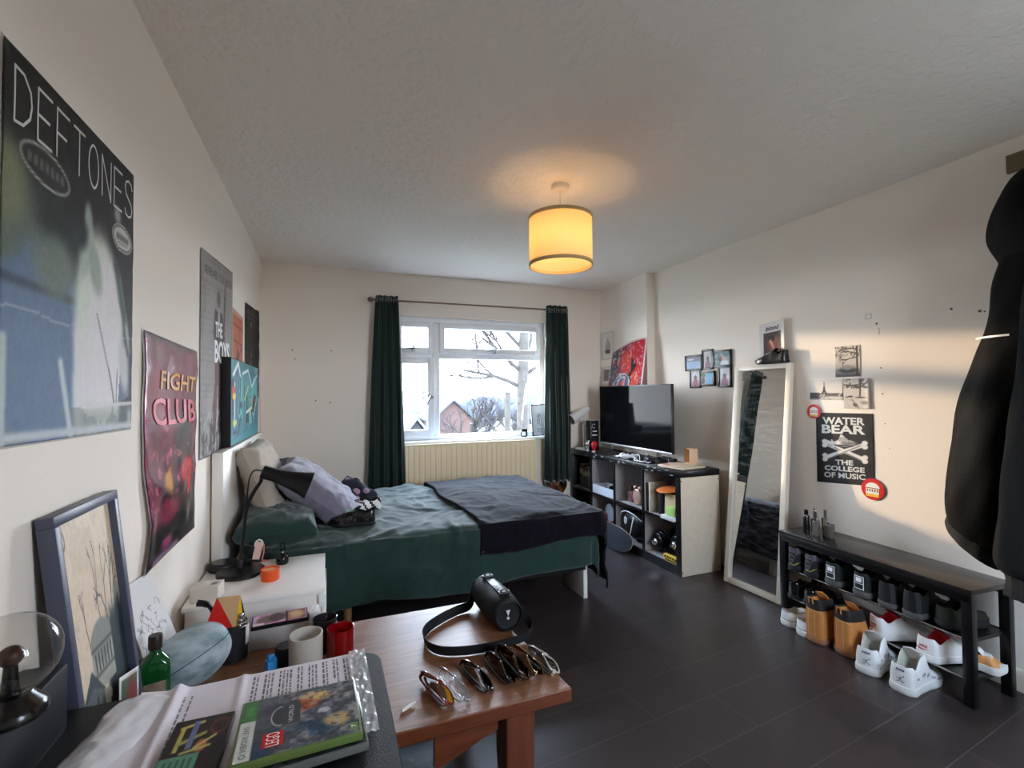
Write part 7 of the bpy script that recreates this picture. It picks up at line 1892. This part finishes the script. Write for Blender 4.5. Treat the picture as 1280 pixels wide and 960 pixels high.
# something green and orange at the shaded end
t = thing('football_boot', 'shadowy green and orange shoe at the coat end of the rack', 'shoe', onrack(.395, .1145, -.02).to_translation())
t_ = shoe('trainer', 'shadowy dark green trainer in the rack end under the coats', onrack(.36, .289, -.12, -.1), um=mat('moss_suede', (26, 32, 18), .7), sm_=Bs, lm=Bl, tm=Bk, laces=Yg, L=.25, heel=.09, group=grp)
bpy.data.objects.remove(t)
shoe('trainer', 'orange and cream trainer just showing through the rack end under the coats', onrack(.385, .1175, .0, -1.2), um=mat('cream_orange', (214, 150, 90), .6), sm_=Ws, lm=Bl, tm=W_, laces=Lace, L=.13, heel=.07, tongue=.08, toe=.045, Wd=.04, group=grp)
# low white shoes and boots on the floor under the rack front
def onfloor(x, y, rz): return T(x, y, 0, rz=rz)
for lab, x, y in (('left low white trainer poking out under the rack', 2.50, 2.045), ('right low white trainer beside the tan boot under the rack', 2.475, 1.925)):
    shoe('trainer', lab, onfloor(x + .01, y, -PI / 2 - .1), um=W_, sm_=Ws, lm=Wl, heel=.082, dip=.072, tongue=.092, toe=.05, zs=.03, L=.26, group='low white trainers under the rack', panels=lambda x, a: int(a * 40) % 6 == 0, tab=Wl, Wd=.056)
for lab, x, y in (('left tan work boot with a dark padded collar before the rack', 2.565, 1.855), ('right tan work boot with a dark padded collar before the rack', 2.585, 1.715)):
    shoe('boot', lab, onfloor(x - .085, y, -PI / 2 - (.06 if x < 2.57 else .16)), emblem=em_boot, um=Tn, sm_=Ts, lm=Tn, collar=Cn, tm=Tn, laces=mat('brown_lace', (176, 110, 66), .8), heel=.232, dip=.23, tongue=.25, toe=.072, zs=.03, L=.27, Wd=.067, opening=(.04, .45), cut=.38, group='tan boots before the rack', cat='boot')
for lab, x, y, rz in (('left white high top trainer with a leaping figure on the heel, on the floor', 2.435, 1.545, -PI / 2 + .28), ('right white high top trainer with a leaping figure on the heel, on the floor', 2.428, 1.395, -PI / 2 + .12)):
    shoe('high_top_trainer', lab, onfloor(x, y, rz), um=W_, sm_=Ws, lm=Wl, tm=W_, laces=Lace, heel=.118, dip=.098, tongue=.165, toe=.06, zs=.034, L=.30, Wd=.064, opening=(.05, .52), cut=.46, emblem=em_leap, group='white high tops in front of the rack', panels=lambda x, a: (abs(a - (.62 + .5 * x)) < .02) and x > .1, tab=mat('seam_grey', (150, 150, 156), .6))
# boot on top of the mirror, pair lying on the bed
MT = MIR_TOP
shoe('football_boot', 'black and silver football boot balanced on top of the leaning mirror', T(MT.x - .002, MT.y - .20, MT.z + .001, rz=.0) @ T(rz=math.radians(3)), um=mat('silver_black', (44, 42, 44), .25, var=.6, vscale=30), sm_=mat('stud_plate', (30, 30, 32), .3), lm=Bl, tm=Bk, laces=mat('silver_lace', (190, 186, 180), .4), L=.245, Wd=.042, zs=.02, heel=.085, dip=.06, tongue=.10, toe=.048)
shoe('football_boot', 'glossy black boot with pale green flashes lying on the duvet', T(.265, 2.93, .612, rz=PI / 2 - .15), um=mat('wet_black', (14, 15, 18), .15, coat=.5), sm_=mat('stud_plate', (30, 30, 32), .3), lm=Bl, tm=Bk, laces=mat('mint_lace', (150, 190, 160), .5), L=.26, Wd=.05, zs=.018, heel=.085, dip=.07, tongue=.10, toe=.06)
shoe('football_boot', 'white and black boot on the duvet behind the glossy black one', T(.325, 3.22, .615, rz=PI / 2 + .12), um=mat('white_black', (222, 220, 222), .3), sm_=mat('stud_plate', (30, 30, 32), .3), lm=Bl, tm=Bk, laces=Bk, L=.26, Wd=.046, zs=.018, heel=.085, dip=.07, tongue=.10, toe=.06, panels=lambda x, a: int(x * 14 + a * 5) % 3 == 0, tab=Bk)

# ---- perfume bottles on the rack
def scent(label, x, y, w, d, h, liquid, cap, ch, round_=False, fill=.6):
    w, d, h, ch = w * 1.12, d * 1.12, h * 1.24, ch * 1.24
    p = MR @ V((x, y, RH + .0005))
    t = thing('perfume_bottle', label, 'perfume', p, RRZ, 'perfume bottles on the shoe rack')
    gl = mat('clear_perfume_glass', (236, 226, 218), .05, trans=.85)
    if round_:
        G().lathe([(0, 0), (w, 0), (w, h), (w * .9, h + .004), (0, h + .004)], 24).build('glass', liquid, t, local=True)
    else:
        G().box((0, 0, h / 2), (w * 2, d * 2, h), bev=.004).build('glass', gl, t, local=True)
        G().box((0, 0, h * fill / 2 + .004), (w * 2 - .007, d * 2 - .007, h * fill), bev=.003).build('perfume', liquid, t, local=True)
    G().cyl((0, 0, h + .002), (0, 0, h + .012), .006, n=12).build('nozzle', mat('chrome', (220, 220, 224), .12, metal=1), t, local=True)
    G().lathe([(0, h + .008), (.0105, h + .008), (.011, h + .01), (.011, h + ch), (.009, h + ch + .002), (0, h + ch + .002)], 20).build('cap', cap, t, local=True)
amb = mat('amber_perfume', (176, 96, 52), .1, trans=.3); chrome = mat('chrome', (220, 220, 224), .12, metal=1)
scent('slim black perfume bottle, leftmost on the shoe rack', -.375, -.055, .016, .016, .085, mat('gloss_black', (14, 13, 14), .2), mat('gloss_black', (14, 13, 14), .2), .03, True)
scent('tall silver topped perfume bottle with white print on the shoe rack', -.345, -.02, .017, .014, .075, amb, chrome, .055, False, .35)
scent('round silver capped amber perfume bottle second from the right', -.318, -.045, .014, .014, .07, amb, chrome, .05, False, .7)
scent('clear tall perfume bottle standing behind the amber ones', -.30, .01, .017, .014, .085, mat('pale_gold_perfume', (206, 160, 110), .1, trans=.5), chrome, .04, False, .5)
scent('short amber perfume bottle, rightmost on the shoe rack', -.262, -.01, .020, .015, .068, amb, mat('clear_cap', (226, 220, 214), .1, trans=.6), .03, False, .75)

# ================================================================== COATS
m_coat = mat('black_shell', (4, 4, 5), .7, spec=.12, bump=.12, bscale=90); m_sweat = mat('charcoal_fleece', (24, 25, 26), .95, spec=.15, bump=.3, bscale=220)
m_rib = mat('black_ribbing', (12, 12, 13), .85, bump=.3, bscale=120)
def cring(c, rx, ry, n=40, tilt=0.0, ph=0.0, fold=.05, k=5, skew=0.0):
    o = []
    for i in range(n):
        a = 2 * PI * i / n; r = 1 + fold * math.sin(k * a + ph) + fold * .5 * math.sin((k + 3) * a - ph * 1.7)
        o.append((c[0] + rx * r * math.cos(a), c[1] + ry * r * math.sin(a), c[2] + tilt * ry * math.sin(a)))
    return o
def tube_cloth(g, secs, sub=5, fold=.05, k=5):
    """secs: (x,y,z,rx,ry,tilt)"""
    rows = []
    for i in range(len(secs) - 1):
        a, b = secs[i], secs[i + 1]
        p0, p3 = secs[max(0, i - 1)], secs[min(len(secs) - 1, i + 2)]
        for q in range(sub):
            s = q / sub
            rows.append([.5 * ((2 * a[m]) + (b[m] - p0[m]) * s + (2 * p0[m] - 5 * a[m] + 4 * b[m] - p3[m]) * s * s + (3 * a[m] - p0[m] - 3 * b[m] + p3[m]) * s ** 3) for m in range(6)])
    rows.append(list(secs[-1]))
    g.loft([cring(r[:3], r[3], r[4], tilt=r[5], ph=r[2] * 9, fold=fold, k=k) for r in rows])
t = thing('coat_hook_board', 'brown wooden hook board high on the right wall above the coats', 'hook board', (XR, .9, 2.42))
G().box((XR - .011, .86, 2.42), (.022, .66, .085), bev=.003).build('board', wood('brown_board', (92, 72, 44), (120, 98, 64), .5, 1), t)
for y in (1.03, .86, .68):
    G().tube(spline([(XR - .02, y, 2.40), (XR - .07, y, 2.385), (XR - .10, y, 2.40), (XR - .11, y, 2.43)], 4), .006, 8).build('hook', mat('dark_hook', (40, 36, 34), .4, metal=.7), t)
t = thing('coat', 'long black coat hanging from the hook board beside the shoe rack', 'coat', (2.70, .95, 2.3))
g = G(); tube_cloth(g, [(2.83, .98, 2.39, .03, .035, 0), (2.80, .965, 2.33, .08, .075, .1), (2.76, .955, 2.24, .13, .150, .2), (2.74, .96, 2.12, .15, .195, .1), (2.74, .965, 2.03, .15, .203, 0), (2.75, .955, 1.93, .14, .185, 0), (2.75, .945, 1.845, .13, .178, 0)], fold=.03)
g.build('hood', m_coat, t, sharp=80)
g = G(); tube_cloth(g, [(2.78, .84, 2.0, .12, .16, 0), (2.77, .82, 1.8, .15, .24, 0), (2.77, .80, 1.3, .15, .27, 0), (2.77, .80, .98, .14, .28, 0), (2.77, .80, .86, .135, .28, 0)], fold=.04); g.build('body', m_coat, t, sharp=80)
g = G(); tube_cloth(g, [(2.74, .97, 1.98, .11, .15, 0), (2.71, .985, 1.84, .125, .155, 0), (2.68, 1.0, 1.69, .125, .148, 0), (2.66, 1.055, 1.50, .118, .145, .1), (2.65, 1.105, 1.30, .112, .142, .15), (2.65, 1.16, 1.02, .105, .130, .25), (2.65, 1.19, .86, .10, .122, .4), (2.65, 1.205, .765, .09, .105, .6), (2.65, 1.208, .735, .083, .098, .7)], fold=.035)
s_ = g.build('sleeve', m_coat, t, sharp=80)
g = G(); tube_cloth(g, [(2.65, 1.206, .745, .083, .098, .7), (2.65, 1.215, .715, .084, .098, .75), (2.65, 1.218, .685, .078, .088, .8)], fold=.02, k=9); g.build('cuff', m_rib, s_, sharp=80)
g = G()
for q in range(10):
    pass
Pz = lambda k: (2.58 - .004, 1.10 - .07 * k, 1.585 + .006 * k)
g.add([(2.612, 1.128, 1.575), (2.566, 1.060, 1.581), (2.566, 1.060, 1.589), (2.612, 1.128, 1.583)], [(0, 1, 2, 3)])
o = g; 
def tape():
    g = G(); vs = []
    for k in range(13):
        a = PI * (.60 + .40 * k / 12)
        r = 1.035
        vs += [(2.672 + .1225 * r * math.cos(a), 1.038 + .1465 * r * math.sin(a), 1.592), (2.672 + .1225 * r * math.cos(a), 1.038 + .1465 * r * math.sin(a), 1.600)]
    g.add(vs, [(2 * k, 2 * k + 2, 2 * k + 3, 2 * k + 1) for k in range(12)]); return g
tape().build('reflective_tape', mat('print_white', (240, 240, 240), .4), s_, smooth=False)
t = thing('sweatshirt', 'charcoal sweatshirt hanging in front of the black coat, gathered cuff at the bottom', 'sweatshirt', (2.6, .85, 2.2))
g = G(); tube_cloth(g, [(2.80, .72, 2.36, .04, .04, 0), (2.66, .76, 2.16, .09, .16, 0), (2.60, .76, 1.9, .11, .22, 0), (2.58, .75, 1.4, .12, .24, 0), (2.58, .75, 1.0, .12, .24, 0), (2.58, .75, .9, .10, .22, 0)], fold=.04); g.build('body', m_sweat, t, sharp=80)
g = G(); tube_cloth(g, [(2.60, .86, 1.98, .08, .10, 0), (2.57, .90, 1.70, .095, .105, 0), (2.555, .925, 1.35, .095, .105, .05), (2.55, .955, 1.05, .095, .112, .05), (2.55, .975, .80, .095, .118, .05), (2.55, .985, .685, .092, .118, .0), (2.55, .985, .645, .075, .095, .0)], fold=.04); s_ = g.build('sleeve', m_sweat, t, sharp=80)
g = G(); tube_cloth(g, [(2.55, .985, .655, .072, .09, 0), (2.55, .985, .62, .070, .084, 0), (2.55, .985, .56, .075, .09, 0)], fold=.06, k=13); g.build('cuff', m_rib, s_, sharp=80)
